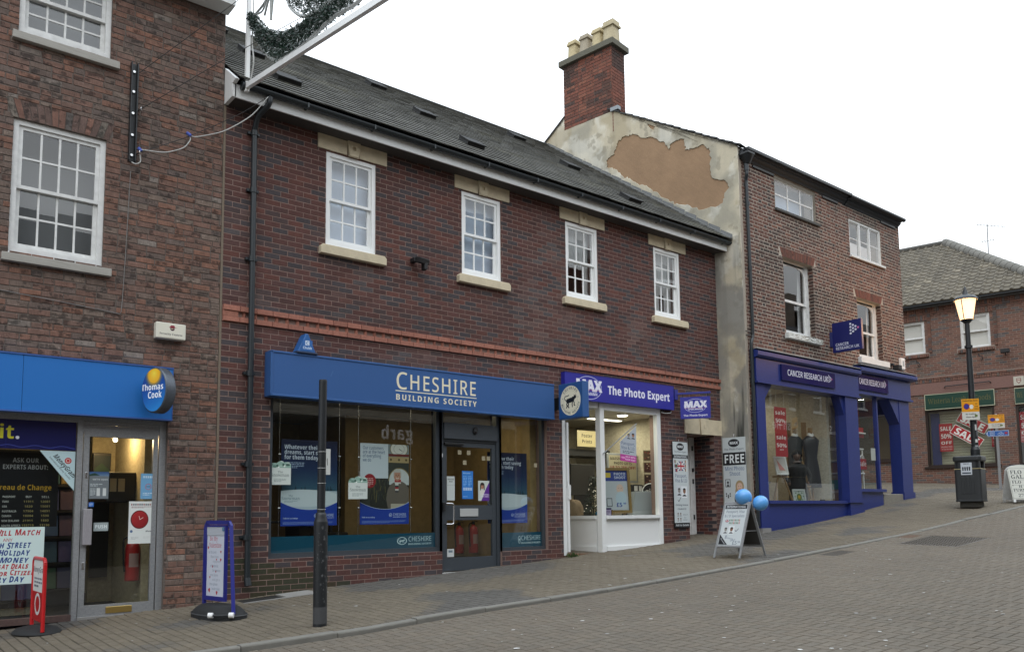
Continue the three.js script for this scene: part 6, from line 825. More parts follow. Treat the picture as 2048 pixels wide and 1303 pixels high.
{
  const s = thing('shop_sign', 'long mid blue fascia sign with cream lettering over the building society window', 'sign', [7, 3.1, 0]), x0 = 4.365, x1 = 9.44, y0 = 3.108, y1 = 3.712;
  const face = print(2048, 240, (g, w, h) => {
    fill(g, BS, 0, 0, w, h); const r = mulberry(4); for (let i = 0; i < 900; i++) { g.fillStyle = `rgba(${r() < 0.5 ? '200,215,240' : '10,25,60'},${0.03 + 0.05 * r()})`; g.fillRect(r() * w, r() * h, 1 + r() * 3, 1 + r() * 3); } g.strokeStyle = 'rgba(170,190,220,.35)'; g.lineWidth = 2; g.beginPath(); g.moveTo(w * 0.168, h * 0.44); g.lineTo(w * 0.175, h * 0.3); g.stroke();
    const c = '#e6dcc0', px = (x) => ((x - x0) / (x1 - x0)) * w, a = px(6.27), b = px(7.77); 
    const L = [...'CHESHIRE'], ww = [1.12, 1.12, 0.8, 0.76, 1.12, 0.5, 0.9, 0.8], tot = ww.reduce((p, q) => p + q, 0) + 0.12 * 7, u = (b - a) / tot; let x = a; L.forEach((ch, i) => { text(g, ch, x, h * (i ? 0.56 : 0.575), i ? 132 : 150, c, { width: ww[i] * u, stroke: 1.6, weight: 'normal', font: 'sans-serif' }); x += (ww[i] + 0.12) * u; });
    fill(g, c, a, h * 0.615, b - a, 6); text(g, 'BUILDING SOCIETY', a, h * 0.87, 50, c, { width: b - a, spacing: 7, weight: 'bold' });
  }, { roughness: 0.5 });
  part('panel', board(x0 + 0.03, x1, y0 + 0.02, y1 - 0.02, 0.02, 0.197), face, s);
  const m = new MB(); m.rbox(x0, x1 + 0.005, y1 - 0.025, y1 + 0.004, 0, 0.207, 0.006).rbox(x0, x1 + 0.005, y0 - 0.004, y0 + 0.025, 0, 0.207, 0.006).rbox(x0, x0 + 0.035, y0, y1, 0, 0.207, 0.006); part('frame', m.geo(), std([0.03, 0.1, 0.28], { roughness: 0.4 }), s);
  const p = thing('projecting_sign', 'square blue projecting sign with a black cat in a cream roundel', 'sign', [9.5, 3.1, 0.2]);
  const rf = print(512, 512, (g, w, h) => { fill(g, BS, 0, 0, w, h); oval(g, w / 2, h / 2, 232, 232, '#ece6cc'); oval(g, w / 2, h / 2, 158, 158, null, '#a8a690', 3); arcText(g, 'CHESHIRE', w / 2, h / 2, 196, -2.5, -0.62, 54, '#3c4038'); arcText(g, 'BUILDING SOCIETY', w / 2, h / 2, 196, 2.95, 0.18, 50, '#3c4038', true); oval(g, w / 2 - 176, h / 2 - 40, 7, 7, '#3c4038'); oval(g, w / 2 + 176, h / 2 - 40, 7, 7, '#3c4038'); catShape(g, w / 2 - 2, h / 2 - 4, 2.5, '#14140f'); }, { roughness: 0.35 });
  // the sign's faces look along the street
  const sheet2 = new MB(); sheet2.face([[9.5, 3.13, 0.215], [9.5, 3.13, 0.765], [9.5, 3.69, 0.765], [9.5, 3.69, 0.215]], undefined, [[0, 0], [1, 0], [1, 1], [0, 1]]); const sk = (g) => g; part('face', sk(sheet2.geo()), rf, p);
  const s3 = new MB(); s3.face([[9.655, 3.13, 0.765], [9.655, 3.13, 0.215], [9.655, 3.69, 0.215], [9.655, 3.69, 0.765]], undefined, [[0, 0], [1, 0], [1, 1], [0, 1]]); part('face', s3.geo(), rf, p);
  part('case', new MB().rbox(9.503, 9.652, 3.105, 3.715, 0.19, 0.785, 0.012).geo(), std([0.03, 0.1, 0.28], { roughness: 0.4 }), p); part('bracket', box(9.53, 9.63, 3.3, 3.5, 0, 0.19), M.dark, p); p.position.x += 0.045;
}
{ // bell box
  const o = thing('alarm_box', 'blue triangular alarm bell box on top of the building society sign', 'alarm box', [4.87, 3.73, 0.1]);
  const sh = new THREE.Shape([[4.745, 3.735], [5.0, 3.735], [4.885, 3.985], [4.86, 3.985]].map((q) => new THREE.Vector2(...q))), g = new THREE.ExtrudeGeometry(sh, { depth: 0.13, bevelEnabled: true, bevelSize: 0.012, bevelThickness: 0.03, bevelSegments: 3 }); g.translate(0, 0, 0.06); part('body', g, std([0.02, 0.11, 0.33], { roughness: 0.4 }), o); part('base', rbox(4.72, 5.03, 3.717, 3.745, 0.02, 0.23, 0.008), std([0.015, 0.03, 0.07]), o);
  const lb = new MB().face([[4.8, 3.755, 0.2235], [4.95, 3.755, 0.2235], [4.95, 3.905, 0.2235], [4.8, 3.905, 0.2235]], undefined, [[0, 0], [1, 0], [1, 1], [0, 1]]); part('logo', lb.geo(), print(192, 192, (g, w, h) => { fill(g, '#2a62a4', 0, 0, w, h); fill(g, '#cfdcea', 58, 8, 76, 84); text(g, 'C', w / 2, 80, 82, '#2a62a4', { align: 'center' }); text(g, 'Chubb', w / 2, 158, 60, '#cfdcea', { align: 'center', width: 170 }); }), o);
  const f = thing('floodlight', 'small black floodlight on the dark red wall between the first two white windows', 'light', [6.75, 5.3, 0]); part('bracket', new MB().rbox(6.66, 6.74, 5.38, 5.45, 0, 0.12, 0.01).geo(), M.dark, f); part('lamp_head', new MB().add(new RoundedBoxGeometry(0.2, 0.09, 0.13, 2, 0.015), M4(6.79, 5.4, 0.15, 0.2, 0.3)).rbox(6.8, 6.86, 5.26, 5.37, 0.1, 0.2, 0.01).geo(), M.dark, f);
}
const night = (g, w, h, man) => { // winter night landscape of the savings posters
  const q = g.createLinearGradient(0, 0, 0, h * 0.66); q.addColorStop(0, '#141b38'); q.addColorStop(0.5, '#1d3054'); q.addColorStop(1, '#3f6874'); fill(g, q, 0, 0, w, h); const r = mulberry(9);
  for (let i = 0; i < 60; i++) fill(g, 'rgba(225,235,245,.7)', r() * w, r() * h * 0.55, 1.6, 1.6);
  for (let i = 0; i < 13; i++) { const x = r() * w, s = 10 + r() * 14, y = h * 0.6; poly(g, [[x, y - s * 2.6], [x - s * 0.6, y], [x + s * 0.6, y]], '#1a3340'); } fill(g, '#b4c4cc', 0, h * 0.595, w, h * 0.4); g.beginPath(); g.ellipse(w * 0.4, h * 0.68, w * 0.7, h * 0.1, 0, 0, 7); g.fillStyle = '#cbd6da'; g.fill();
};
const foot = (g, w, h) => { g.beginPath(); g.moveTo(0, h * 0.725); g.quadraticCurveTo(w * 0.5, h * 0.9, w, h * 0.725); g.lineTo(w, h); g.lineTo(0, h); g.fillStyle = '#1f3f9e'; g.fill(); g.beginPath(); g.moveTo(0, h * 0.725); g.quadraticCurveTo(w * 0.5, h * 0.9, w, h * 0.725); g.strokeStyle = '#c8d4e4'; g.lineWidth = 4; g.stroke(); oval(g, w * 0.615, h * 0.885, 17, 17, null, '#c8d4ea', 4); catShape(g, w * 0.612, h * 0.885, 0.24, '#c8d4ea'); text(g, 'CHESHIRE', w * 0.665, h * 0.895, 38, '#c8d4ea', { weight: 'normal', width: w * 0.28 }); text(g, 'BUILDING SOCIETY', w * 0.665, h * 0.917, 14, '#c8d4ea', { width: w * 0.28 }); text(g, 'Talk to us today', w * 0.04, h * 0.92, 20, '#c8d4ea'); greek(g, w * 0.04, h * 0.955, w * 0.92, 3, 9, '#7f95cc', 3); };
const savings = print(600, 840, (g, w, h) => { night(g, w, h); text(g, 'Whatever their', w * 0.05, h * 0.11, 58, '#d4dce6', { width: w * 0.62 }); text(g, 'dreams, start saving', w * 0.05, h * 0.17, 58, '#d4dce6', { width: w * 0.8 }); text(g, 'for them today', w * 0.05, h * 0.23, 58, '#d4dce6', { width: w * 0.6 }); greek(g, w * 0.06, h * 0.265, w * 0.36, 4, 16, '#9fb0c6', 5); text(g, 'The', w * 0.17, h * 0.665, 26, '#5d7686', { font: 'serif', align: 'center', weight: 'normal' }); text(g, 'Snowman', w * 0.17, h * 0.7, 40, '#5d7686', { font: 'serif', align: 'center', weight: 'normal' }); greek(g, w * 0.06, h * 0.712, w * 0.24, 2, 9, '#8aa0ac', 6); foot(g, w, h); }, { roughness: 0.35 });
const customer = print(600, 840, (g, w, h) => {
  fill(g, '#3a3d36', 0, 0, w, h); const r = mulberry(77); fill(g, '#2a2c27', w * 0.2, h * 0.4, w * 0.8, h * 0.45); // machinery behind the man
  for (let i = 0; i < 70; i++) { g.strokeStyle = ['#4d4a30', '#23251f', '#6a6338', '#3c4640'][i % 4]; g.lineWidth = 2 + r() * 6; g.beginPath(); const x = w * (0.15 + r() * 0.42), y = h * (0.42 + r() * 0.34); g.moveTo(x, y); g.lineTo(x + (r() - 0.5) * 90, y - r() * 130); g.stroke(); } g.strokeStyle = '#22241f'; g.lineWidth = 9; g.beginPath(); g.moveTo(w * 0.5, h * 0.2); g.lineTo(w * 0.44, h * 0.75); g.moveTo(w * 0.56, h * 0.22); g.lineTo(w * 0.5, h * 0.75); g.stroke();
  fill(g, '#7f8a8c', w * 0.57, 0, w * 0.43, h * 0.16); oval(g, w * 0.79, h * 0.055, 108, 82, '#d6d6cc', '#8a7a50', 8); oval(g, w * 0.79, h * 0.055, 66, 52, null, '#9a9a92', 5); g.strokeStyle = '#3a3c40'; g.lineWidth = 6; g.beginPath(); g.moveTo(w * 0.79, h * 0.055); g.lineTo(w * 0.86, h * 0.08); g.stroke(); fill(g, '#6e2a26', w * 0.57, h * 0.12, w * 0.43, h * 0.03); fill(g, '#a8946a', w * 0.57, h * 0.155, w * 0.43, h * 0.075); for (const x of [0.62, 0.79, 0.94]) oval(g, w * x, h * 0.192, 13, 13, '#5a4a2a'); g.beginPath(); g.arc(w * 0.8, h * 0.46, 130, Math.PI, 0); g.fillStyle = '#c6ccca'; g.fill(); fill(g, '#c6ccca', w * 0.585, h * 0.46, w * 0.42, 40); g.strokeStyle = '#8a7a4a'; g.lineWidth = 10; g.beginPath(); g.arc(w * 0.8, h * 0.46, 134, Math.PI, 0); g.stroke();
  // the man: grey hair, striped scarf, taupe jumper, hands in pockets
  g.fillStyle = '#6a6258'; g.beginPath(); g.moveTo(w * 0.68, h * 0.48); g.quadraticCurveTo(w * 0.53, h * 0.52, w * 0.53, h * 0.7); g.lineTo(w * 0.56, h * 0.8); g.lineTo(w * 1.0, h * 0.8); g.lineTo(w, h * 0.56); g.quadraticCurveTo(w * 0.95, h * 0.48, w * 0.82, h * 0.46); g.fill(); fill(g, '#b4ad9a', w * 0.62, h * 0.745, w * 0.34, h * 0.12); fill(g, '#a8262c', w * 0.7, h * 0.44, w * 0.13, h * 0.035); fill(g, '#d4d4cc', w * 0.7, h * 0.475, w * 0.13, h * 0.018); for (let i = 0; i < 5; i++) fill(g, ['#d4d4cc', '#3c3c40', '#a8262c'][i % 3], w * 0.71, h * (0.493 + i * 0.022), w * 0.07, h * 0.022);
  oval(g, w * 0.755, h * 0.39, 46, 58, '#b88a72'); g.beginPath(); g.ellipse(w * 0.755, h * 0.352, 50, 40, 0, Math.PI, 0); g.fillStyle = '#b8b6ae'; g.fill(); fill(g, '#b8b6ae', w * 0.672, h * 0.35, 12, 44); fill(g, '#b8b6ae', w * 0.82, h * 0.35, 12, 44); oval(g, w * 0.73, h * 0.385, 5, 4, '#3a2c28'); oval(g, w * 0.782, h * 0.385, 5, 4, '#3a2c28'); g.strokeStyle = '#f0e6dc'; g.lineWidth = 6; g.beginPath(); g.arc(w * 0.756, h * 0.405, 20, 0.4, 2.7); g.stroke(); oval(g, w * 0.756, h * 0.4, 6, 9, '#a87860');
  fill(g, '#ccd6dc', 0, 0, w * 0.565, h * 0.43); ['Our customers', 'are at the heart', 'of everything', 'we do'].forEach((s, i) => text(g, s, w * 0.05, h * (0.075 + i * 0.05), 50, '#26406e', { weight: 'normal', width: w * [0.42, 0.45, 0.37, 0.17][i] })); oval(g, w * 0.19, h * 0.465, 74, 74, '#961e26'); greek(g, w * 0.11, h * 0.43, w * 0.16, 5, 18, '#d8b4b0', 8); foot(g, w, h);
}, { roughness: 0.35 });
{
  const z = -0.2, win = (name, label, x0, x1, y0, y1, mat, cat = 'poster') => { const t = thing(name, label, cat, [(x0 + x1) / 2, y0, z]); part('print', board(x0, x1, y0, y1, z - 0.004, z), mat, t); return t; };
  const a = win('window_poster', 'dark blue winter savings poster behind the black post in the building society window', 4.71, 5.56, 1.375, 2.575, savings), b = win('window_poster', 'poster of a grey haired man in a striped scarf in the building society window', 5.93, 6.77, 1.375, 2.575, customer); win('window_poster', 'dark blue winter savings poster in the narrow window right of the grey door', 8.29, 9.14, 1.355, 2.535, savings);
  const hang = (label, x0, x1) => { const t = thing('poster_hanger', label, 'cable display', [(x0 + x1) / 2, 0.96, z]); for (const x of [x0, x1]) { part('wire', new MB().rod([x, 0.98, z], [x, 3.15, z], 0.0028, 0.0028, 6).geo(), M.chrome, t); for (const y of [1.62, 2.36]) part('clamp', new MB().rod([x - 0.012, y, z + 0.004], [x + 0.018, y, z + 0.004], 0.011, 0.011, 8).geo(), M.chrome, t); part('fixing', new MB().rod([x, 0.97, z], [x, 1.03, z], 0.012).geo(), M.chrome, t); } };
  hang('pair of steel display wires holding the poster behind the black post', 4.68, 5.59); hang('pair of steel display wires holding the poster of the man', 5.9, 6.8);
  const card = print(256, 300, (g, w, h) => { fill(g, '#c3ccc6', 0, 0, w, h); fill(g, '#88a89a', 0, 0, w, h * 0.28); const r = mulberry(5); for (let i = 0; i < 20; i++) oval(g, r() * w, r() * h * 0.26, 8 + r() * 18, 6 + r() * 12, ['#d8e0da', '#5f8074', '#a4bcae', '#37564c'][i % 4]); text(g, 'The', w / 2, h * 0.5, 36, '#4a5a58', { align: 'center', font: 'serif', weight: 'normal' }); text(g, 'Snowman', w / 2, h * 0.65, 54, '#4a5a58', { align: 'center', font: 'serif', weight: 'normal', width: w * 0.84 }); greek(g, w * 0.2, h * 0.74, w * 0.6, 3, 15, '#8a9896', 3); }, { roughness: 0.6 });
  for (const [x0, x1, y0, y1, l] of [[4.505, 4.81, 1.935, 2.26, 'pale green and white card on the glass left of the black post'], [5.69, 6.0, 1.745, 2.075, 'pale green and white card on the glass overlapping the poster of the man']]) { const s = new THREE.Shape(); s.moveTo(x0, y0); s.lineTo(x1, y0 + 0.005); s.lineTo(x1, y1 - 0.05); s.quadraticCurveTo(x1 - 0.03, y1 + 0.01, x1 - 0.09, y1 - 0.02); s.quadraticCurveTo((x0 + x1) / 2, y1 + 0.03, x0 + 0.1, y1 - 0.03); s.quadraticCurveTo(x0 + 0.02, y1 - 0.01, x0, y1 - 0.08); const g = new THREE.ExtrudeGeometry(s, { depth: 0.003, bevelEnabled: false, curveSegments: 6 }), uv = g.attributes.uv, p = g.attributes.position; for (let i = 0; i < uv.count; i++) uv.setXY(i, (p.getX(i) - x0) / (x1 - x0), (p.getY(i) - y0) / (y1 - y0)); g.translate(0, 0, -0.108); single('window_card', g, card, l, 'card'); }
  const teal = (w0) => print(1024, 128, (g, w, h) => { fill(g, '#0a4b62', 0, 0, w, h); const x = w - w0; oval(g, x, h * 0.5, 30, 30, null, '#c8dce0', 6); catShape(g, x - 2, h * 0.5, 0.42, '#c8dce0'); text(g, 'CHESHIRE', x + 42, h * 0.55, 56, '#c8dce0', { weight: 'normal', width: w0 - 70 }); text(g, 'BUILDING SOCIETY', x + 42, h * 0.78, 20, '#c8dce0', { width: w0 - 70 }); }, { roughness: 0.3, transparent: false });
  single('window_band', sheet(4.52, 7.2, 1.012, 1.235, -0.118), teal(230), 'teal vinyl band along the foot of the wide building society window', 'window graphic'); single('window_band', sheet(8.48, 9.385, 0.957, 1.2, -0.118), teal(560), 'teal vinyl band along the foot of the narrow window right of the grey door', 'window graphic');
  const zd = -0.1, st = (name, label, x0, x1, y0, y1, w, h, f, cat = 'notice') => single(name, board(x0, x1, y0, y1, zd, zd + 0.003), print(w, h, f), label, cat);
  st('door_notice', 'tall white automatic door notice beside the steel door handle', 7.405, 7.555, 1.73, 2.11, 160, 400, (g, w, h) => { fill(g, '#bfc6c4', 0, 0, w, h); text(g, 'Automatic', w / 2, 62, 34, '#26302e', { align: 'center', width: 130 }); text(g, 'door', w / 2, 98, 34, '#26302e', { align: 'center' }); fill(g, '#9aa2a0', 0, 148, w, 5); });
  st('door_notice', 'bright blue opening hours notice on the grey door', 7.7, 7.915, 1.755, 2.2, 220, 440, (g, w, h) => { fill(g, '#2c78c8', 0, 0, w, h); text(g, 'Welcome', 16, 46, 34, '#a8cdf0'); greek(g, 20, 80, 80, 7, 24, '#7fb2e6', 2); greek(g, 120, 80, 76, 7, 24, '#7fb2e6', 3); for (let i = 0; i < 4; i++) { fill(g, '#c8dcf0', 20 + i * 46, 262, 38, 44); oval(g, 39 + i * 46, 284, 12, 12, null, '#2c78c8', 4); } greek(g, 20, 400, 150, 1, 16, '#a8cdf0', 4); });
  st('door_notice', 'small purple and white portrait leaflet on the grey door', 8.02, 8.245, 1.725, 2.05, 220, 320, (g, w, h) => { fill(g, '#c9d0c8', 0, 0, w, h); oval(g, 80, 90, 34, 44, '#b08068'); g.beginPath(); g.ellipse(80, 74, 44, 44, 0, Math.PI, 0); g.fillStyle = '#2a1c18'; g.fill(); fill(g, '#2a1c18', 36, 74, 18, 90); fill(g, '#2a1c18', 108, 74, 18, 90); fill(g, '#d8d4cc', 40, 150, 90, 80); oval(g, 70, 88, 4, 3, '#222'); oval(g, 92, 88, 4, 3, '#222'); poly(g, [[w, 20], [w, h], [60, h], [150, 130]], '#5c2a8a'); text(g, 'Planning', 206, 230, 30, '#e0d8ea', { align: 'right' }); text(g, 'here today', 206, 262, 30, '#e0d8ea', { align: 'right' }); });
  st('door_notice', 'small square white sticker low on the grey door', 7.405, 7.535, 0.85, 0.975, 128, 128, (g, w, h) => { fill(g, '#c8ccca', 0, 0, w, h); fill(g, '#6a7a86', 26, 24, 76, 34); }); single('entry_button', rbox(7.26, 7.295, 2.4, 2.46, -0.055, -0.045, 0.004), M.white, 'tiny white entry button on the grey frame left of the door', 'button');
  for (const [x, y] of [[7.62, 2.46], [7.8, 2.46], [8.1, 2.38], [8.2, 2.38], [7.72, 2.3], [9.22, 2.3]]) single('glass_square', sheet(x, x + 0.07, y, y + 0.07, -0.1), std([0.34, 0.3, 0.2], { roughness: 0.5 }), 'small frosted square on the building society glass', 'sticker', 'frosted squares on the building society glass');
  extinguisher('dark red fire extinguisher nearer the handle inside the grey door', 9.14, 0.78, -2.2); extinguisher('dark red fire extinguisher farther from the handle inside the grey door', 9.14, 0.8, -1.75);
  const sw = thing('wall_panel', 'small red call point on the brown wall inside the building society', 'call point', [7.1, 2.0, -2.55]); part('plate', rbox(7.2, 7.32, 1.98, 2.16, -2.6, -2.56, 0.006), M.red, sw); part('sign', rbox(7.215, 7.305, 2.2, 2.3, -2.6, -2.575, 0.004), M.white, sw);
  const dk = thing('desk', 'dark desk deep inside the building society', 'desk', [5.9, 0.72, -2.6]); part('top', rbox(5.0, 6.6, 1.4, 1.44, -3.0, -2.3, 0.01), M.dark, dk); for (const [x, zz] of [[5.05, -2.95], [6.55, -2.95], [5.05, -2.35], [6.55, -2.35]]) part('leg', box(x - 0.025, x + 0.025, 0.72, 1.4, zz - 0.025, zz + 0.025), M.dark, dk); part('drawer', box(6.0, 6.5, 0.9, 1.38, -2.95, -2.4), std([0.06, 0.05, 0.04]), dk);
  const ch = thing('office_chair', 'dark office chair beside the desk in the building society', 'chair', [6.3, 0.72, -1.9], { own: true, turn: 0.7 }); part('seat', rbox(-0.24, 0.24, 0.44, 0.52, -0.24, 0.24, 0.03), M.dark, ch); part('backrest', rbox(-0.22, 0.22, 0.6, 1.05, -0.27, -0.22, 0.02), M.dark, ch); part('stem', new MB().rod([0, 0.08, 0], [0, 0.44, 0], 0.03).geo(), M.dark, ch); for (let i = 0; i < 5; i++) part('foot', new MB().rod([0, 0.08, 0], [0.28 * Math.cos(i * 1.257), 0.03, 0.28 * Math.sin(i * 1.257)], 0.02).geo(), M.dark, ch);
  const pic = thing('notice_board', 'dark glazed notice board on the wall beyond the building society window', 'notice board', [6.9, 1.6, -2.5]); part('board', rbox(6.925, 6.95, 1.5, 2.5, -3.4, -2.75, 0.01), std([0.05, 0.06, 0.06], { roughness: 0.3 }), pic); part('sheet', box(6.92, 6.925, 1.9, 2.4, -3.3, -2.85), std([0.16, 0.17, 0.15]), pic);
}
// ---------- photo shop ----------
const MAXB = '#2a2b92';
function maxLogo(g, cx, cy, rx, ry, ring, letter, bg) { oval(g, cx, cy, rx, ry, bg, ring, rx * 0.035); text(g, 'MAX', cx, cy + ry * 0.26, ry * 1.3, letter, { align: 'center', width: rx * 2.05, stroke: ry * 0.1 }); fill(g, bg ?? MAXB, cx - rx * 0.72, cy + ry * 0.33, rx * 1.44, ry * 0.36); text(g, 'SPIELMANN', cx, cy + ry * 0.66, ry * 0.36, letter, { align: 'center', width: rx * 1.36 }); }
{
  const s = thing('shop_sign', 'violet blue fascia sign with white lettering over the photo shop bay', 'sign', [11.3, 3.5, 0]), f = print(1536, 256, (g, w, h) => { fill(g, MAXB, 0, 0, w, h); maxLogo(g, w * 0.2, h * 0.5, 168, 112, '#c9cbe6', '#e2e2ee'); text(g, 'The Photo Expert', w * 0.365, h * 0.66, 118, '#e4e4f0', { width: w * 0.595, stroke: 2 }); g.strokeStyle = '#b03a5a'; g.lineWidth = 3; g.beginPath(); g.moveTo(w * 0.105, h * 0.58); g.lineTo(w * 0.295, h * 0.58); g.stroke(); }, { roughness: 0.4 });
  part('panel', board(9.79, 12.72, 3.515, 3.985, 0.0, 0.1), f, s); part('edge', new MB().box(9.785, 12.725, 3.985, 3.992, 0, 0.104).box(12.72, 12.726, 3.515, 3.985, 0, 0.104).geo(), std([0.02, 0.02, 0.16]), s); part('cable', new MB().tube([[12.7, 3.53, 0.03], [12.66, 3.46, 0.06], [12.5, 3.44, 0.05], [12.42, 3.46, 0.02]], 0.008, 6).geo(), M.cable, s);
  const h = thing('projecting_sign', 'violet blue hanging sign with a white oval logo on a blue bracket', 'sign', [12.8, 3.3, 0.08]), hf = print(512, 384, (g, w, hh) => { fill(g, MAXB, 0, 0, w, hh); maxLogo(g, w / 2, hh * 0.41, 190, 118, '#c9cbe6', '#e2e2ee'); text(g, 'The Photo Expert', w / 2, hh * 0.9, 50, '#e2e2ee', { align: 'center', width: w * 0.8 }); g.strokeStyle = '#b03a5a'; g.lineWidth = 3; g.strokeRect(w * 0.15, hh * 0.52, w * 0.7, 2); }, { roughness: 0.35 });
  // hung a little askew, so that its front shows from down the street
  const turn = M4(13.06, 0, 0.36, -0.98), g1 = board(-0.29, 0.29, 3.34, 3.77, -0.02, 0.045); g1.applyMatrix4(turn); part('case', g1, hf, h); part('bracket', new MB().rbox(-0.36, 0.3, 3.83, 3.87, -0.012, 0.022, 0.005).geo().applyMatrix4(turn), std([0.025, 0.03, 0.24], { roughness: 0.4 }), h); part('wall_plate', rbox(12.78, 12.88, 3.73, 3.93, 0, 0.08, 0.004), std([0.025, 0.03, 0.24]), h); for (const x of [-0.24, 0.24]) part('hanger', new MB().rod([x, 3.76, 0.01], [x, 3.84, 0.01], 0.008).geo().applyMatrix4(turn), M.dark, h);
}
const face = (g, x, y, s, skin, hair) => { oval(g, x, y, s * 0.62, s * 0.8, skin); g.beginPath(); g.ellipse(x, y - s * 0.3, s * 0.66, s * 0.56, 0, Math.PI, 0); g.fillStyle = hair; g.fill(); oval(g, x - s * 0.24, y - s * 0.02, s * 0.09, s * 0.06, '#201a18'); oval(g, x + s * 0.24, y - s * 0.02, s * 0.09, s * 0.06, '#201a18'); g.fillStyle = '#5c3a34'; g.fillRect(x - s * 0.2, y + s * 0.4, s * 0.4, s * 0.07); g.beginPath(); g.moveTo(x - s, y + s * 1.6); g.quadraticCurveTo(x, y + s * 0.5, x + s, y + s * 1.6); g.fillStyle = '#2a2c34'; g.fill(); };
const flag = (g, x, y, w, h) => { fill(g, '#24376e', x, y, w, h); g.strokeStyle = '#d8d8d4'; g.lineWidth = h * 0.2; g.beginPath(); g.moveTo(x, y); g.lineTo(x + w, y + h); g.moveTo(x + w, y); g.lineTo(x, y + h); g.stroke(); fill(g, '#d8d8d4', x + w * 0.38, y, w * 0.24, h); fill(g, '#d8d8d4', x, y + h * 0.34, w, h * 0.32); fill(g, '#b02030', x + w * 0.43, y, w * 0.14, h); fill(g, '#b02030', x, y + h * 0.41, w, h * 0.18); };
const maxBadge = (g, x, y, s) => { oval(g, x, y, s, s * 0.66, '#16171c', '#8a9096', 3); text(g, 'MAX', x, y + s * 0.2, s * 0.6, '#d8dcde', { align: 'center', width: s * 1.5, stroke: 2 }); };
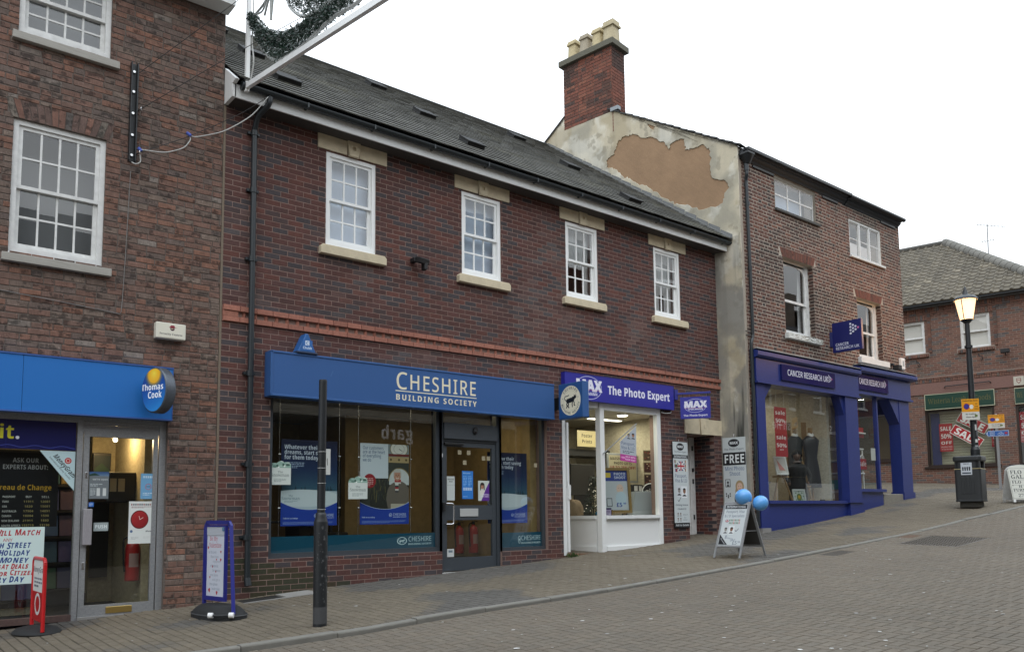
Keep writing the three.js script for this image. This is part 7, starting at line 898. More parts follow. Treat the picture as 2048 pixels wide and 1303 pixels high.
{
  const pg = '#c2c9ca';
  const v = thing('poster_board', 'tall grey INTERNATIONAL passport photo board on the brick pier beside the white side door', 'poster', [12.93, 1.2, 0]);
  part('board', board(12.72, 13.18, 1.2, 2.895, 0.012, 0.035), print(320, 1180, (g, w, h) => { fill(g, pg, 0, 0, w, h); maxBadge(g, w / 2, 66, 78); text(g, 'The Photo Expert', w / 2, 150, 38, '#3a4450', { align: 'center', width: w * 0.8, weight: 'normal' }); fill(g, '#17181c', 0, 178, w, 50); text(g, 'INTERNATIONAL', w / 2, 218, 42, '#d0d6d8', { align: 'center', width: w * 0.86 }); const r = mulberry(3); for (let i = 0; i < 9; i++) { fill(g, ['#8a3038', '#3a6a4a', '#c8c8c0', '#24376e'][i % 4], 30 + (i % 3) * 12, 250 + Math.floor(i / 3) * 60, 34, 44); fill(g, ['#3a6a4a', '#a83a38', '#d0d0c8'][i % 3], 250 + (i % 3) * 10, 250 + Math.floor(i / 3) * 56, 34, 44); } flag(g, 90, 268, 150, 130); text(g, 'Passport,', w / 2, 490, 62, '#34466e', { align: 'center', weight: 'normal', width: w * 0.8 }); text(g, 'Visa & I.D', w / 2, 556, 62, '#34466e', { align: 'center', weight: 'normal', width: w * 0.8 }); fill(g, '#c8ccd0', 60, 600, 110, 160); fill(g, '#dfe2e4', 160, 610, 120, 160); face(g, 112, 670, 42, '#8a8680', '#4a4a4c'); face(g, 222, 676, 46, '#8a5f48', '#1a1614'); g.strokeStyle = '#22242a'; g.lineWidth = 8; g.beginPath(); g.moveTo(80, 800); g.lineTo(100, 822); g.lineTo(140, 770); g.stroke(); text(g, '• Driving Licence', 20, 880, 34, '#3a4450', { width: w * 0.86 }); text(g, '• Student I.D', 60, 934, 34, '#3a4450', { width: w * 0.6 }); for (let i = 0; i < 4; i++) face(g, 74 + (i % 2) * 56, 990 + Math.floor(i / 2) * 68, 19, '#8a7468', '#26201e'); text(g, 'Baby I.D', 180, 1010, 26, '#5a6670', { weight: 'normal' }); text(g, 'Gun', 200, 1050, 26, '#5a6670', { weight: 'normal' }); text(g, 'Licence', 180, 1080, 26, '#5a6670', { weight: 'normal' }); fill(g, '#17181c', 0, h - 68, w, 68); text(g, 'Ask For Details', w / 2, h - 22, 40, '#d0d6d8', { align: 'center', width: w * 0.88 }); }, { roughness: 0.5 }), v); part('hook', new MB().rod([12.93, 2.9, 0.02], [12.93, 2.95, 0.02], 0.01).geo(), M.chrome, v);
  const fr = thing('poster_board', 'tall grey board lettered FREE Mini Photo Shoot on the grey rendered corner', 'poster', [14.4, 1.3, 0.28]), g = board(-0.255, 0.255, 0, 1.75, 0.01, 0.03), q = M4(14.395, 1.29, 0.285, Math.atan2(-0.9889, 0.1483)); g.applyMatrix4(q);
  part('board', g, print(340, 1166, (c, w, h) => { fill(c, '#c4cbcc', 0, 0, w, h); maxBadge(c, w / 2, 78, 84); text(c, 'The Photo Expert', w / 2, 176, 38, '#3a4450', { align: 'center', width: w * 0.86, weight: 'normal' }); fill(c, '#17181c', 0, 208, w, 176); text(c, 'FREE', w / 2, 356, 168, '#dfe4e4', { align: 'center', width: w * 0.92 }); text(c, 'Mini Photo', w / 2, 458, 74, '#46608a', { align: 'center', width: w * 0.86, weight: 'normal' }); text(c, 'Shoot', w / 2, 528, 74, '#46608a', { align: 'center', width: w * 0.48, weight: 'normal' }); c.lineWidth = 8; c.strokeStyle = '#26282c'; c.strokeRect(28, 580, 68, 100); oval(c, 62, 620, 15, 18, '#26282c'); poly(c, [[40, 674], [62, 636], [84, 674]], '#26282c'); for (let i = 0; i < 3; i++) { oval(c, 34 + i * 28, 776 + (i % 2) * 24, 10, 12, '#4a4c50'); poly(c, [[24 + i * 28, 816 + (i % 2) * 20], [34 + i * 28, 788], [46 + i * 28, 816 + (i % 2) * 20]], '#2a2c30'); } for (let i = 0; i < 6; i++) oval(c, 44 + (i % 2) * 36, 930 + Math.floor(i / 2) * 42, 10, 14, '#4a4c50'); /* the seated girl */ c.fillStyle = '#a08a66'; c.beginPath(); c.ellipse(236, 680, 62, 84, 0, 0, 7); c.fill(); fill(c, '#a08a66', 176, 680, 120, 220); oval(c, 236, 684, 42, 56, '#d0b09c'); oval(c, 220, 678, 5, 4, '#2c2826'); oval(c, 252, 678, 5, 4, '#2c2826'); c.strokeStyle = '#8a4a44'; c.lineWidth = 5; c.beginPath(); c.arc(236, 700, 16, 0.3, 2.8); c.stroke(); c.beginPath(); c.ellipse(236, 850, 82, 96, 0, 0, 7); c.fillStyle = '#1c1a1c'; c.fill(); c.beginPath(); c.ellipse(232, 950, 100, 40, 0.1, 0, 7); c.fillStyle = '#211f22'; c.fill(); oval(c, 214, 920, 20, 12, '#c8a894'); fill(c, '#a08a66', 170, 720, 26, 150); fill(c, '#a08a66', 280, 720, 28, 170); text(c, '10', 22, 1128, 110, '#2a4a8a', { weight: 'normal', stroke: 3 }); text(c, 'Prints', 150, 1126, 52, '#3a4450', { weight: 'normal' }); }, { roughness: 0.5 }), fr); part('hook', new MB().rod([14.38, 3.05, 0.285], [14.39, 3.11, 0.285], 0.01).geo(), M.chrome, fr);
}
{ // flag sign on a slanting pole from the bay's corner post
  const f = thing('flag_sign', 'small grey passport photo banner on a slanting pole before the bay window', 'flag', [10.8, 2.5, 0.02]); part('pole', new MB().rod([10.8, 2.58, 0.0], [11.22, 3.12, 0.46], 0.011).geo(), M.grey, f);
  const m = new MB(); m.face([[10.96, 2.45, 0.28], [11.2, 2.4, 0.45], [11.21, 3.08, 0.455], [10.96, 2.79, 0.28]], undefined, [[0, 0], [1, 0], [1, 1], [0, 0.5]]); m.face([[11.2, 2.4, 0.448], [10.96, 2.45, 0.278], [10.96, 2.79, 0.278], [11.21, 3.08, 0.453]], undefined, [[1, 0], [0, 0], [0, 0.5], [1, 1]]); part('banner', m.geo(), print(256, 512, (g, w, h) => { fill(g, '#a9b0b8', 0, 0, w, h); face(g, 136, 150, 30, '#8a8078', '#33302e'); face(g, 206, 140, 32, '#9a6a50', '#1c1816'); text(g, 'Passport,', w / 2, 284, 56, '#3c4a68', { align: 'center', weight: 'normal', width: 220 }); text(g, 'Visa & I.D.', w / 2, 346, 56, '#3c4a68', { align: 'center', weight: 'normal', width: 220 }); greek(g, 40, 366, 180, 2, 22, '#4a5260', 2); fill(g, '#b03a8e', 0, 420, w, 92); text(g, 'HELP WITH', 240, 458, 30, '#e8c8e0', { align: 'right' }); text(g, 'YOUR VISA?', 240, 494, 30, '#e8c8e0', { align: 'right' }); oval(g, 46, 464, 34, 14, '#d88ac0'); }, { roughness: 0.7, side: THREE.DoubleSide }), f);
}
{ // inside the photo shop
  const p1 = thing('hanging_sign', 'cream hanging sign lettered Poster Prints in the photo shop', 'sign', [12.3, 2.9, -1.9]); part('board', board(11.98, 12.65, 2.91, 3.25, -1.93, -1.9), print(512, 330, (g, w, h) => { fill(g, '#b3a67c', 0, 0, w, h); text(g, 'Poster', w * 0.18, h * 0.42, 100, '#1c1810', { width: 250 }); text(g, 'Prints', w * 0.2, h * 0.78, 100, '#1c1810', { width: 232 }); }), p1); part('pelmet', box(11.2, 13.05, 2.72, 2.86, -2.6, -2.0), M.dark, p1);
  const p2 = thing('sale_poster', 'framed MASSIVE SALE ON PHOTO GIFTS poster on the photo shop wall', 'poster', [12.6, 2.1, -1.22]); part('frame', rbox(12.16, 13.06, 2.13, 2.73, -1.25, -1.21, 0.01), M.grey, p2); part('stand', box(12.58, 12.62, 0.97, 2.13, -1.25, -1.22), M.grey, p2); part('print', sheet(12.2, 13.02, 2.17, 2.69, -1.207), print(700, 400, (g, w, h) => { fill(g, '#b9b296', 0, 0, w, h); text(g, 'MASSIVE SALE ON', w / 2, 74, 60, '#2c2820', { align: 'center', width: w * 0.92 }); text(g, 'PHOTO GIFTS', w / 2, 146, 60, '#2c2820', { align: 'center', width: w * 0.66 }); text(g, 'UP TO 75% OFF!', w / 2, 216, 64, '#8a2a1c', { align: 'center', width: w * 0.94 }); fill(g, '#6e6450', 120, 250, 90, 80); fill(g, '#7e7260', 380, 250, 110, 86); greek(g, 240, 356, 240, 1, 26, '#2c2820', 4); }), p2);
  const st = thing('print_rack', 'column of framed prints on the photo shop wall by the right frame', 'print display', [12.5, 1.8, -0.8]); for (let i = 0; i < 3; i++) part('framed_print', (() => { const g = sheet(-0.16, 0.16, -0.15, 0.15, 0); g.applyMatrix4(M4(12.9, 2.18 + i * 0.245, -0.75, -0.5, 0, 0, 0.75)); return g; })(), print(128, 128, (g, w, h) => { fill(g, '#8a8068', 0, 0, w, h); fill(g, ['#3a2420', '#4a2c28', '#5a4a3a'][i], 10, 10, w - 20, h - 20); const r = mulberry(i + 4); for (let k = 0; k < 12; k++) fill(g, ['#8a4a3c', '#b09a80', '#54302a'][k % 3], 14 + r() * 80, 14 + r() * 80, 20, 14); }), st);
  const bk = thing('dark_backdrop', 'large dark brown backdrop board in the photo shop window', 'backdrop board', [11.6, 1.4, -1.5]); part('board', rbox(11.4, 12.08, 1.87, 2.5, -1.54, -1.5, 0.01), std([0.028, 0.025, 0.022], { roughness: 0.6 }), bk); part('stand', box(11.5, 12.0, 1.0, 1.87, -1.54, -1.52), M.dark, bk);
  const cloth = thing('cloth_bag', 'crumpled tan cloth draped in the photo shop window', 'cloth', [10.95, 1.38, -1.1]), cg = new THREE.SphereGeometry(0.3, 24, 16); { const p = cg.attributes.position; for (let i = 0; i < p.count; i++) { const a = p.getX(i), b = p.getY(i), c = p.getZ(i), k = 0.75 + 0.55 * fbm(a * 6 + 9, b * 5 + c * 6 + 9, 99, 3, 3); p.setXYZ(i, a * k * 0.8, Math.max(-0.22, b * k), c * k); } cg.computeVertexNormals(); } cg.scale(0.62, 0.75, 0.6); cg.translate(11.0, 1.56, -1.0); part('cloth', cg, grain([0.4, 0.28, 0.17], fineT, 2), cloth);
  const tr = thing('christmas_tree', 'small dark artificial Christmas tree with blue baubles in the photo shop window', 'Christmas tree', [11.02, 1.38, -0.5]); { const m = new MB(), r = mulberry(6); for (let i = 0; i < 460; i++) { const y = r() * 0.78, R = 0.17 * (1 - y / 0.8) + 0.015, a = r() * 6.283, q = R * (0.4 + 0.6 * r()); const x = 11.02 + Math.cos(a) * q, z = -0.5 + Math.sin(a) * q, d = [Math.cos(a) * 0.05, -0.015, Math.sin(a) * 0.05]; m.face([[x, 1.43 + y, z], [x + d[0] - d[2] * 0.25, 1.43 + y + d[1], z + d[2] + d[0] * 0.25], [x + d[0] * 1.4, 1.43 + y + d[1] * 2, z + d[2] * 1.4], [x + d[0] + d[2] * 0.25, 1.43 + y + d[1], z + d[2] - d[0] * 0.25]], [0.012, 0.03, 0.016]); } part('crown', m.geo(), std([1, 1, 1], { vertexColors: true, side: THREE.DoubleSide }), tr); part('trunk', new MB().rod([11.02, 1.38, -0.5], [11.02, 2.15, -0.5], 0.012).geo(), M.dark, tr); for (const [x, y, z] of [[11.1, 1.9, -0.4], [10.98, 1.5, -0.36], [11.14, 1.7, -0.42]]) part('bauble', new THREE.SphereGeometry(0.035, 16, 12).translate(x, y, z), std([0.03, 0.22, 0.36], { roughness: 0.2 }), tr); const lt = new MB(), rl = mulberry(9); for (let i = 0; i < 22; i++) { const y = rl() * 0.7, R = 0.17 * (1 - y / 0.8) + 0.02, a = rl() * 6.283; lt.box(11.02 + Math.cos(a) * R - 0.004, 11.02 + Math.cos(a) * R + 0.004, 1.45 + y, 1.458 + y, -0.5 + Math.sin(a) * R - 0.004, -0.5 + Math.sin(a) * R + 0.004); } part('fairy_lights', lt.geo(), std([0.9, 0.85, 0.7], { emissive: lin(1, 0.9, 0.7), emissiveIntensity: 2 }), tr, 'stuff'); }
  const ez = thing('display_easel', 'gold framed photo shoot price poster on a gilt easel in the photo shop bay', 'easel', [11.4, 1.38, -0.4]), tilt = M4(11.62, 1.5, -0.48, -0.42, -0.12, 0, 0.9); part('picture_frame', (() => { const m = new MB(); rim(m, -0.36, 0.36, 0, 0.98, -0.03, 0.03, 0.06); return m.geo().applyMatrix4(tilt); })(), grain([0.3, 0.19, 0.06], grainT, 6, { metalness: 0.4, roughness: 0.5, bumpScale: 0.008 }), ez); part('poster', sheet(-0.3, 0.3, 0.06, 0.92, 0.0).applyMatrix4(tilt), print(400, 570, (g, w, h) => { fill(g, '#b8bec4', 0, 0, w, h); fill(g, '#22388a', 0, 0, w, 150); fill(g, '#c8b03a', 60, 30, 90, 70); text(g, 'PHOTO', w - 20, 66, 54, '#c8ccd8', { align: 'right' }); text(g, 'SHOOT', w - 20, 118, 54, '#c8ccd8', { align: 'right' }); oval(g, 280, 260, 54, 66, '#d4b8a8'); oval(g, 262, 256, 5, 4, '#333'); oval(g, 300, 256, 5, 4, '#333'); g.beginPath(); g.ellipse(290, 400, 84, 100, 0, 0, 7); g.fillStyle = '#b4c6d2'; g.fill(); g.lineWidth = 9; g.strokeStyle = '#26282c'; g.strokeRect(70, 400, 76, 110); text(g, '£5', 210, 520, 84, '#22388a'); text(g, '99', 318, 486, 40, '#22388a'); }), ez); for (const x of [-0.22, 0.22]) part('leg', new MB().rod([11.64 + x, 1.38, -0.4], [11.64 + x * 0.6, 1.56, -0.48], 0.018, 0.014).geo(), grain([0.3, 0.19, 0.06], grainT, 6, { metalness: 0.4 }), ez);
  const ct = thing('shop_counter', 'pale grey angular counter with a black end in the photo shop', 'counter', [12.0, 0.97, -1]); part('body', (() => { const g = new THREE.ExtrudeGeometry(new THREE.Shape([[-0.28, 0], [0.24, 0], [0.34, 0.95], [-0.14, 0.95]].map((q) => new THREE.Vector2(...q))), { depth: 0.5, bevelEnabled: true, bevelSize: 0.01, bevelThickness: 0.01, bevelSegments: 1 }); g.applyMatrix4(M4(12.7, 0.97, -1.0, -0.5)); return g; })(), std([0.36, 0.4, 0.43], { roughness: 0.35 }), ct); part('end_panel', box(12.3, 12.5, 1.4, 1.9, -0.98, -0.93), M.dark, ct); part('photo_stand', rbox(12.55, 12.88, 1.93, 2.08, -0.98, -0.9, 0.02), M.dark, ct); part('photo', sheet(12.6, 12.7, 1.95, 2.05, -0.896), M.white, ct); part('photo', sheet(12.74, 12.83, 1.95, 2.05, -0.896), M.white, ct);
  const gf = thing('round_sign', 'round black and white gift sign by the photo shop right frame', 'sign', [12.5, 1.9, -0.7]); part('disc', (() => { const g = new THREE.CylinderGeometry(0.19, 0.19, 0.02, 32); g.rotateX(Math.PI / 2); g.applyMatrix4(M4(12.76, 1.92, -0.6, -0.7)); return g; })(), M.dark, gf); part('ring', (() => { const g = new THREE.TorusGeometry(0.17, 0.01, 6, 32); g.applyMatrix4(M4(12.76, 1.92, -0.6, -0.7).multiply(new THREE.Matrix4().makeTranslation(0, 0, 0.01))); return g; })(), M.white, gf); part('lettering', sheet(-0.13, 0.13, -0.1, 0.1, 0.012).applyMatrix4(M4(12.76, 1.92, -0.6, -0.7)), print(160, 120, (g, w, h) => { fill(g, '#101012', 0, 0, w, h); text(g, 'gift', w / 2, 82, 84, '#c8c8c4', { align: 'center' }); }), gf);
  const bx = thing('gift_box', 'small purple and white gift box beside the Christmas tree', 'box', [11.2, 1.38, -0.4]); part('box', board(11.13, 11.3, 1.38, 1.6, -0.44, -0.3), print(96, 128, (g, w, h) => { fill(g, '#3a2a5a', 0, 0, w, h); fill(g, '#a89ab8', 8, 20, 80, 60); greek(g, 14, 30, 66, 3, 16, '#3a2a5a', 3); }), bx);
}
// small weeds and lime at the foot of the white door frame
{ const m = new MB(), r = mulberry(44); for (let i = 0; i < 46; i++) { const x = 9.8 + r() * 0.22, z = 0.02 + r() * 0.12, a = r() * 6.28, h = 0.03 + r() * 0.07, y = groundY(x, z), d = [Math.cos(a) * 0.03, Math.sin(a) * 0.03]; m.face([[x, y, z], [x + d[0] * 0.6 - d[1] * 0.4, y + h * 0.6, z + d[1] * 0.6 + d[0] * 0.4], [x + d[0] * 1.2, y + h, z + d[1] * 1.2], [x + d[0] * 0.6 + d[1] * 0.4, y + h * 0.6, z + d[1] * 0.6 - d[0] * 0.4]], [0.045, 0.085, 0.02]); } tag(part('weeds', m.geo(), std([1, 1, 1], { vertexColors: true, side: THREE.DoubleSide, roughness: 0.9 }), scene), 'small green weeds at the foot of the white photo shop door frame', null, null, 'stuff'); }
// ---------- charity shop signs and window ----------
const dots = (g, x, y, s, pink = true) => { const P = [[0, 0], [1, 1], [0, 2], [1, 3], [2, 2], [0, 4], [1, 5], [0, 6], [2, 4], [3, 3]]; P.forEach(([a, b], i) => oval(g, x + a * s, y + b * s * 0.62, s * 0.42, s * 0.42, i === 9 && pink ? '#c86a9a' : '#d4d6e2')); };
{
  const board1 = (label, x0, x1, y0, y1, z, off) => { const t = thing('shop_sign', label, 'sign', [(x0 + x1) / 2, y0, z]); part('board', board(x0, x1, y0, y1, z, z + 0.03), print(1024, 180, (g, w, h) => { fill(g, '#1c1650', 0, 0, w, h); g.strokeStyle = '#171a52'; g.lineWidth = 14; g.strokeRect(4, 4, w - 8, h - 8); text(g, 'CANCER RESEARCH UK', w * off, h * 0.64, 92, '#d4d6e2', { width: w * (0.86 - off), weight: 'normal', stroke: 3 }); dots(g, w * 0.875, h * 0.2, 20); }, { roughness: 0.12 }), t); };
  board1('glossy violet name board on the left bay of the blue shopfront', 15.5, 17.66, 4.29, 4.635, 0.735, 0.1); board1('glossy violet name board on the right bay, its first letter hidden', 18.84, 20.32, 4.4, 4.775, 0.665, 0.035);
  const p = thing('projecting_sign', 'square navy sign with an arrow of pale dots projecting from the old brick front', 'sign', [17.85, 5.16, 0.62]); const f = print(512, 512, (g, w, h) => { fill(g, '#1a2060', 0, 0, w, h); dots(g, w * 0.64, h * 0.12, 44); text(g, 'CANCER', w * 0.09, h * 0.8, 66, '#d4d6e2', { width: w * 0.46, weight: 'normal', stroke: 2 }); text(g, 'RESEARCH UK', w * 0.09, h * 0.93, 66, '#d4d6e2', { width: w * 0.82, weight: 'normal', stroke: 2 }); }, { roughness: 0.3 });
  const m = new MB(); m.face([[17.83, 5.16, 0.66], [17.83, 5.16, 1.36], [17.83, 5.85, 1.36], [17.83, 5.85, 0.66]], undefined, [[0, 0], [1, 0], [1, 1], [0, 1]]); m.face([[17.91, 5.16, 1.36], [17.91, 5.16, 0.66], [17.91, 5.85, 0.66], [17.91, 5.85, 1.36]], undefined, [[0, 0], [1, 0], [1, 1], [0, 1]]); part('face', m.geo(), f, p); part('case', box(17.833, 17.907, 5.155, 5.855, 0.655, 1.365), std([0.015, 0.02, 0.12], { roughness: 0.4 }), p); part('bracket', rbox(17.8, 17.9, 5.3, 5.65, 0.6, 0.66, 0.006), std([0.015, 0.02, 0.12]), p);
  const al = thing('alarm_box', 'small white alarm box at the right end of the old brick front', 'alarm box', [21.25, 5.1, 0.6]); part('body', rbox(21.14, 21.34, 5.12, 5.42, 0.6, 0.68, 0.02), M.white, al); part('label', sheet(21.2, 21.28, 5.2, 5.34, 0.682), M.grey, al);
  const fl = thing('floodlight', 'small black floodlight under the white sill at the right of the old brick front', 'light', [20.8, 5.1, 0.6]); part('bracket', rbox(20.62, 20.72, 5.16, 5.22, 0.6, 0.7, 0.01), M.dark, fl); part('lamp_head', rbox(20.68, 20.86, 5.05, 5.17, 0.66, 0.82, 0.015), M.dark, fl);
}
{ // the large charity window
  const z = 0.46, b = thing('sale_banner', 'pair of red sale 50% off banners hanging in the large charity shop window', 'banner', [15.86, 2.7, z]); const pr = print(200, 440, (g, w, h) => { fill(g, '#a01420', 0, 0, w, h); text(g, 'sale', w / 2, h * 0.3, 96, '#dcd4d0', { align: 'center', width: w * 0.84 }); text(g, '50%', w / 2, h * 0.62, 92, '#dcd4d0', { align: 'center', width: w * 0.84 }); text(g, 'OFF', w / 2, h * 0.75, 36, '#dcd4d0', { align: 'center' }); }, { roughness: 0.6 }); part('banner', board(15.62, 16.08, 2.68, 3.22, z, z + 0.004), pr, b); part('banner', board(15.61, 16.07, 3.22, 3.76, z, z + 0.004), pr, b); part('cord', new MB().rod([15.7, 3.76, z], [15.7, 4.4, z], 0.004).rod([16.0, 3.76, z], [16.0, 4.4, z], 0.004).geo(), M.cable, b);
  const lathe = (pts, s, m4) => { const g = new THREE.LatheGeometry(pts.map((q) => new THREE.Vector2(...q)), 28); g.scale(1, 1, s); g.computeVertexNormals(); g.applyMatrix4(m4); return g; };
  // mannequin in black
  const mq = thing('mannequin', 'dark haired shop mannequin in a black caped dress in the charity window', 'mannequin', [16.98, 1.62, 0.12], { own: true, turn: -0.9 });
  part('body', new MB().add(lathe([[0.2, 0.02], [0.21, 0.2], [0.19, 0.5], [0.16, 0.62], [0.2, 0.72], [0.22, 0.84], [0.17, 0.93], [0.06, 0.97], [0.045, 1.02]], 0.62, M4(0, 0, 0))).tube([[-0.19, 0.86, 0], [-0.26, 0.66, 0.05], [-0.2, 0.52, 0.14]], 0.045, 10).tube([[0.19, 0.86, 0], [0.27, 0.66, 0.04], [0.22, 0.5, 0.13]], 0.045, 10).geo(), grain([0.018, 0.018, 0.02], fineT, 6, { roughness: 0.8 }), mq);
  const head = new THREE.SphereGeometry(0.1, 24, 20); { const p = head.attributes.position; for (let i = 0; i < p.count; i++) { let x = p.getX(i), y = p.getY(i), zz = p.getZ(i); const n = Math.exp(-(x * x + (y + 0.01) ** 2) / 0.0006); x *= y < 0 ? 0.82 + y * 1.2 : 0.85; if (zz > 0) zz += 0.018 * n - 0.006 * Math.exp(-((Math.abs(x) - 0.034) ** 2 + (y - 0.012) ** 2) / 0.0003); p.setXYZ(i, x, y * 1.2, zz); } head.computeVertexNormals(); } head.translate(0, 1.13, 0.01); part('head', head, std([0.13, 0.075, 0.055], { roughness: 0.45 }), mq);
  const hair = new THREE.SphereGeometry(0.125, 22, 16, 0, 6.3, 0, 1.9); hair.rotateX(-0.45); hair.translate(0, 1.16, -0.02); part('hair', hair, grain([0.01, 0.009, 0.009], fineT, 8), mq); part('scarf', new MB().add(new THREE.TorusGeometry(0.07, 0.022, 8, 20), M4(0, 0.985, 0.01, 0, 1.4)).geo(), std([0.2, 0.16, 0.15]), mq); for (const s of [-1, 1]) part('hand', new MB().add(new THREE.SphereGeometry(0.035, 10, 8), M4(s * 0.205, 0.5, 0.15, 0, 0, 0, [0.8, 1.3, 0.7])).geo(), std([0.13, 0.075, 0.055]), mq);
  // dresses on wooden stands
  for (const [x, zz, c, l, h] of [[17.62, 0.1, [0.02, 0.022, 0.028], 'black satin dress on a wooden stand in the charity window', 0], [17.36, -0.15, [0.075, 0.08, 0.085], 'grey jacket on a wooden stand behind the mannequin', 1]]) { const t = thing('dress_stand', l, 'clothing', [x, 1.64, zz], { own: true, turn: -0.4 }); part('garment', lathe([[0.24, 0.35], [0.2, 0.75], [0.15, 1.05], [0.19, 1.3], [0.22, 1.45], [0.12, 1.55], [0.07, 1.58]], 0.55, M4(0, 0.05, 0)), grain(c, fineT, 5, { roughness: h ? 0.9 : 0.35 }), t); part('collar', lathe([[0.1, 1.57], [0.06, 1.66]], 0.7, M4(0, 0.02, 0)), M.white, t); part('post', new MB().rod([0, 0, 0], [0, 0.45, 0], 0.025).rod([0, 1.55, 0], [0, 1.8, 0], 0.05).geo(), M.wood, t); part('backboard', box(-0.1, 0.02, 0.4, 1.95, -0.2, -0.17), M.wood, t); part('foot', box(-0.2, 0.2, 0, 0.03, -0.2, 0.2), M.wood, t); }
  const frame = (name, label, x, y, zz, w, h, tilt, col, art, cat = 'picture frame') => { const t = thing(name, label, cat, [x, y, zz], { own: true, turn: -0.35 }), q = M4(0, 0, 0, 0, tilt), m = new MB(); rim(m, -w / 2, w / 2, 0, h, -0.012, 0.012, w * 0.12); part('frame', m.geo().applyMatrix4(q), std(col, { roughness: 0.5 }), t); part('picture', sheet(-w / 2 + 0.01, w / 2 - 0.01, 0.01, h - 0.01, 0.0).applyMatrix4(q), art, t); return t; };
  const art1 = print(96, 128, (g, w, h) => { fill(g, '#c9c6c0', 0, 0, w, h); poly(g, [[20, 20], [80, 100], [30, 104]], '#c8847c'); greek(g, 14, 96, 60, 2, 12, '#a8a49c', 3); }), art2 = print(96, 96, (g, w, h) => { fill(g, '#a8b0a8', 0, 0, w, h); oval(g, 48, 52, 20, 26, '#5c6a3c'); oval(g, 48, 50, 10, 12, '#a88a2a'); for (let i = 0; i < 8; i++) oval(g, 48 + 34 * Math.cos(i * 0.785), 46 + 32 * Math.sin(i * 0.785), 6, 5, '#6a7a6e'); });
  const e1 = frame('picture_frame', 'white framed print on the wooden easel in the charity window', 16.1, 2.3, 0.3, 0.32, 0.42, -0.25, [0.6, 0.6, 0.58], art1);
  const ez = thing('easel', 'light wooden easel under the white framed print in the charity window', 'easel', [16.15, 1.64, 0.2], { own: true, turn: -0.3 }); for (const [a, c] of [[[-0.05, 0.72, 0], [-0.25, 0, 0.12]], [[0.05, 0.72, 0], [0.25, 0, 0.12]], [[0, 0.75, -0.03], [0.02, 0, -0.3]]]) part('leg', new MB().bar(a, c, 0.035, 0.022).geo(), M.wood, ez); part('ledge', box(-0.2, 0.2, 0.6, 0.64, -0.02, 0.05), M.wood, ez);
  const ez2 = thing('easel', 'light wooden easel leaning behind the mannequin in the charity window', 'easel', [17.15, 1.64, 0.15], { own: true, turn: -0.2 }); for (const [a, c] of [[[0, 1.0, 0], [-0.2, 0, 0.05]], [[0, 1.0, 0], [0.22, 0, 0.05]]]) part('leg', new MB().bar(a, c, 0.04, 0.025).geo(), M.wood, ez2); part('ledge', box(-0.18, 0.18, 0.4, 0.44, 0.02, 0.06), M.wood, ez2);
  frame('picture_frame', 'small square floral plaque at the foot of the charity window', 16.55, 1.65, 0.42, 0.34, 0.34, -0.15, [0.4, 0.42, 0.4], art2, 'plaque'); frame('picture_frame', 'white framed print at the left edge of the charity window', 15.2, 2.25, 0.3, 0.3, 0.36, -0.2, [0.6, 0.58, 0.52], art1); frame('picture_frame', 'gilt framed print high at the left edge of the charity window', 15.2, 2.95, 0.1, 0.3, 0.4, -0.2, [0.4, 0.3, 0.14], art2);
  const shoe = thing('shoe', 'single black shoe at the right foot of the charity window', 'shoe', [17.75, 1.64, 0.3], { own: true, turn: -0.5 }); part('shoe', new MB().add(new THREE.SphereGeometry(0.06, 16, 10), M4(0.07, 0.04, 0, 0, 0, 0, [1.5, 0.6, 0.8])).rbox(-0.1, 0.02, 0.03, 0.13, -0.04, 0.04, 0.03).geo(), M.dark, shoe); part('heel', box(-0.1, -0.04, 0, 0.03, -0.03, 0.03), M.dark, shoe);
  const rk = thing('clothes_rail', 'low rail of mixed goods at the back of the charity window', 'rail', [15.8, 1.62, -1.0]); part('rail', new MB().rod([15.1, 2.9, -1], [16.8, 2.9, -1], 0.015).rod([15.1, 1.62, -1], [15.1, 2.9, -1], 0.015).rod([16.8, 1.62, -1], [16.8, 2.9, -1], 0.015).geo(), M.chrome, rk); const r = mulberry(14); for (let i = 0; i < 15; i++) part('garment', rbox(15.2 + i * 0.1, 15.26 + i * 0.1, 1.9 + r() * 0.3, 2.86, -1.2, -0.8, 0.02, 1), std([0.03 + 0.2 * r(), 0.03 + 0.1 * r(), 0.03 + 0.1 * r()], { roughness: 0.9 }), rk);
  const bag = thing('storage_box', 'grey storage box low at the left of the charity window', 'box', [15.3, 1.62, 0.2]); part('box', rbox(15.05, 15.5, 1.62, 2.1, 0, 0.35, 0.02), std([0.1, 0.12, 0.15]), bag); part('lid', rbox(15.03, 15.52, 2.1, 2.14, -0.02, 0.37, 0.01), std([0.12, 0.14, 0.17]), bag);
  // narrow window: shelves of gifts
  const sh = thing('display_shelves', 'white display shelves of small gifts in the narrow charity window', 'shelves', [19.3, 1.95, 0.1]); for (const y of [2.42, 2.72, 3.02, 3.42]) part('shelf', rbox(18.75, y > 3.3 ? 19.75 : 19.6, y - 0.035, y, -0.2, 0.35, 0.006), M.white, sh); part('upright', new MB().box(18.75, 18.78, 1.95, 3.42, 0.3, 0.33).box(19.56, 19.59, 1.95, 3.0, 0.3, 0.33).geo(), M.white, sh);
  const gi = (name, label, g, c, cat) => single(name, g, Array.isArray(c) ? std(c, { roughness: 0.7 }) : c, label, cat);
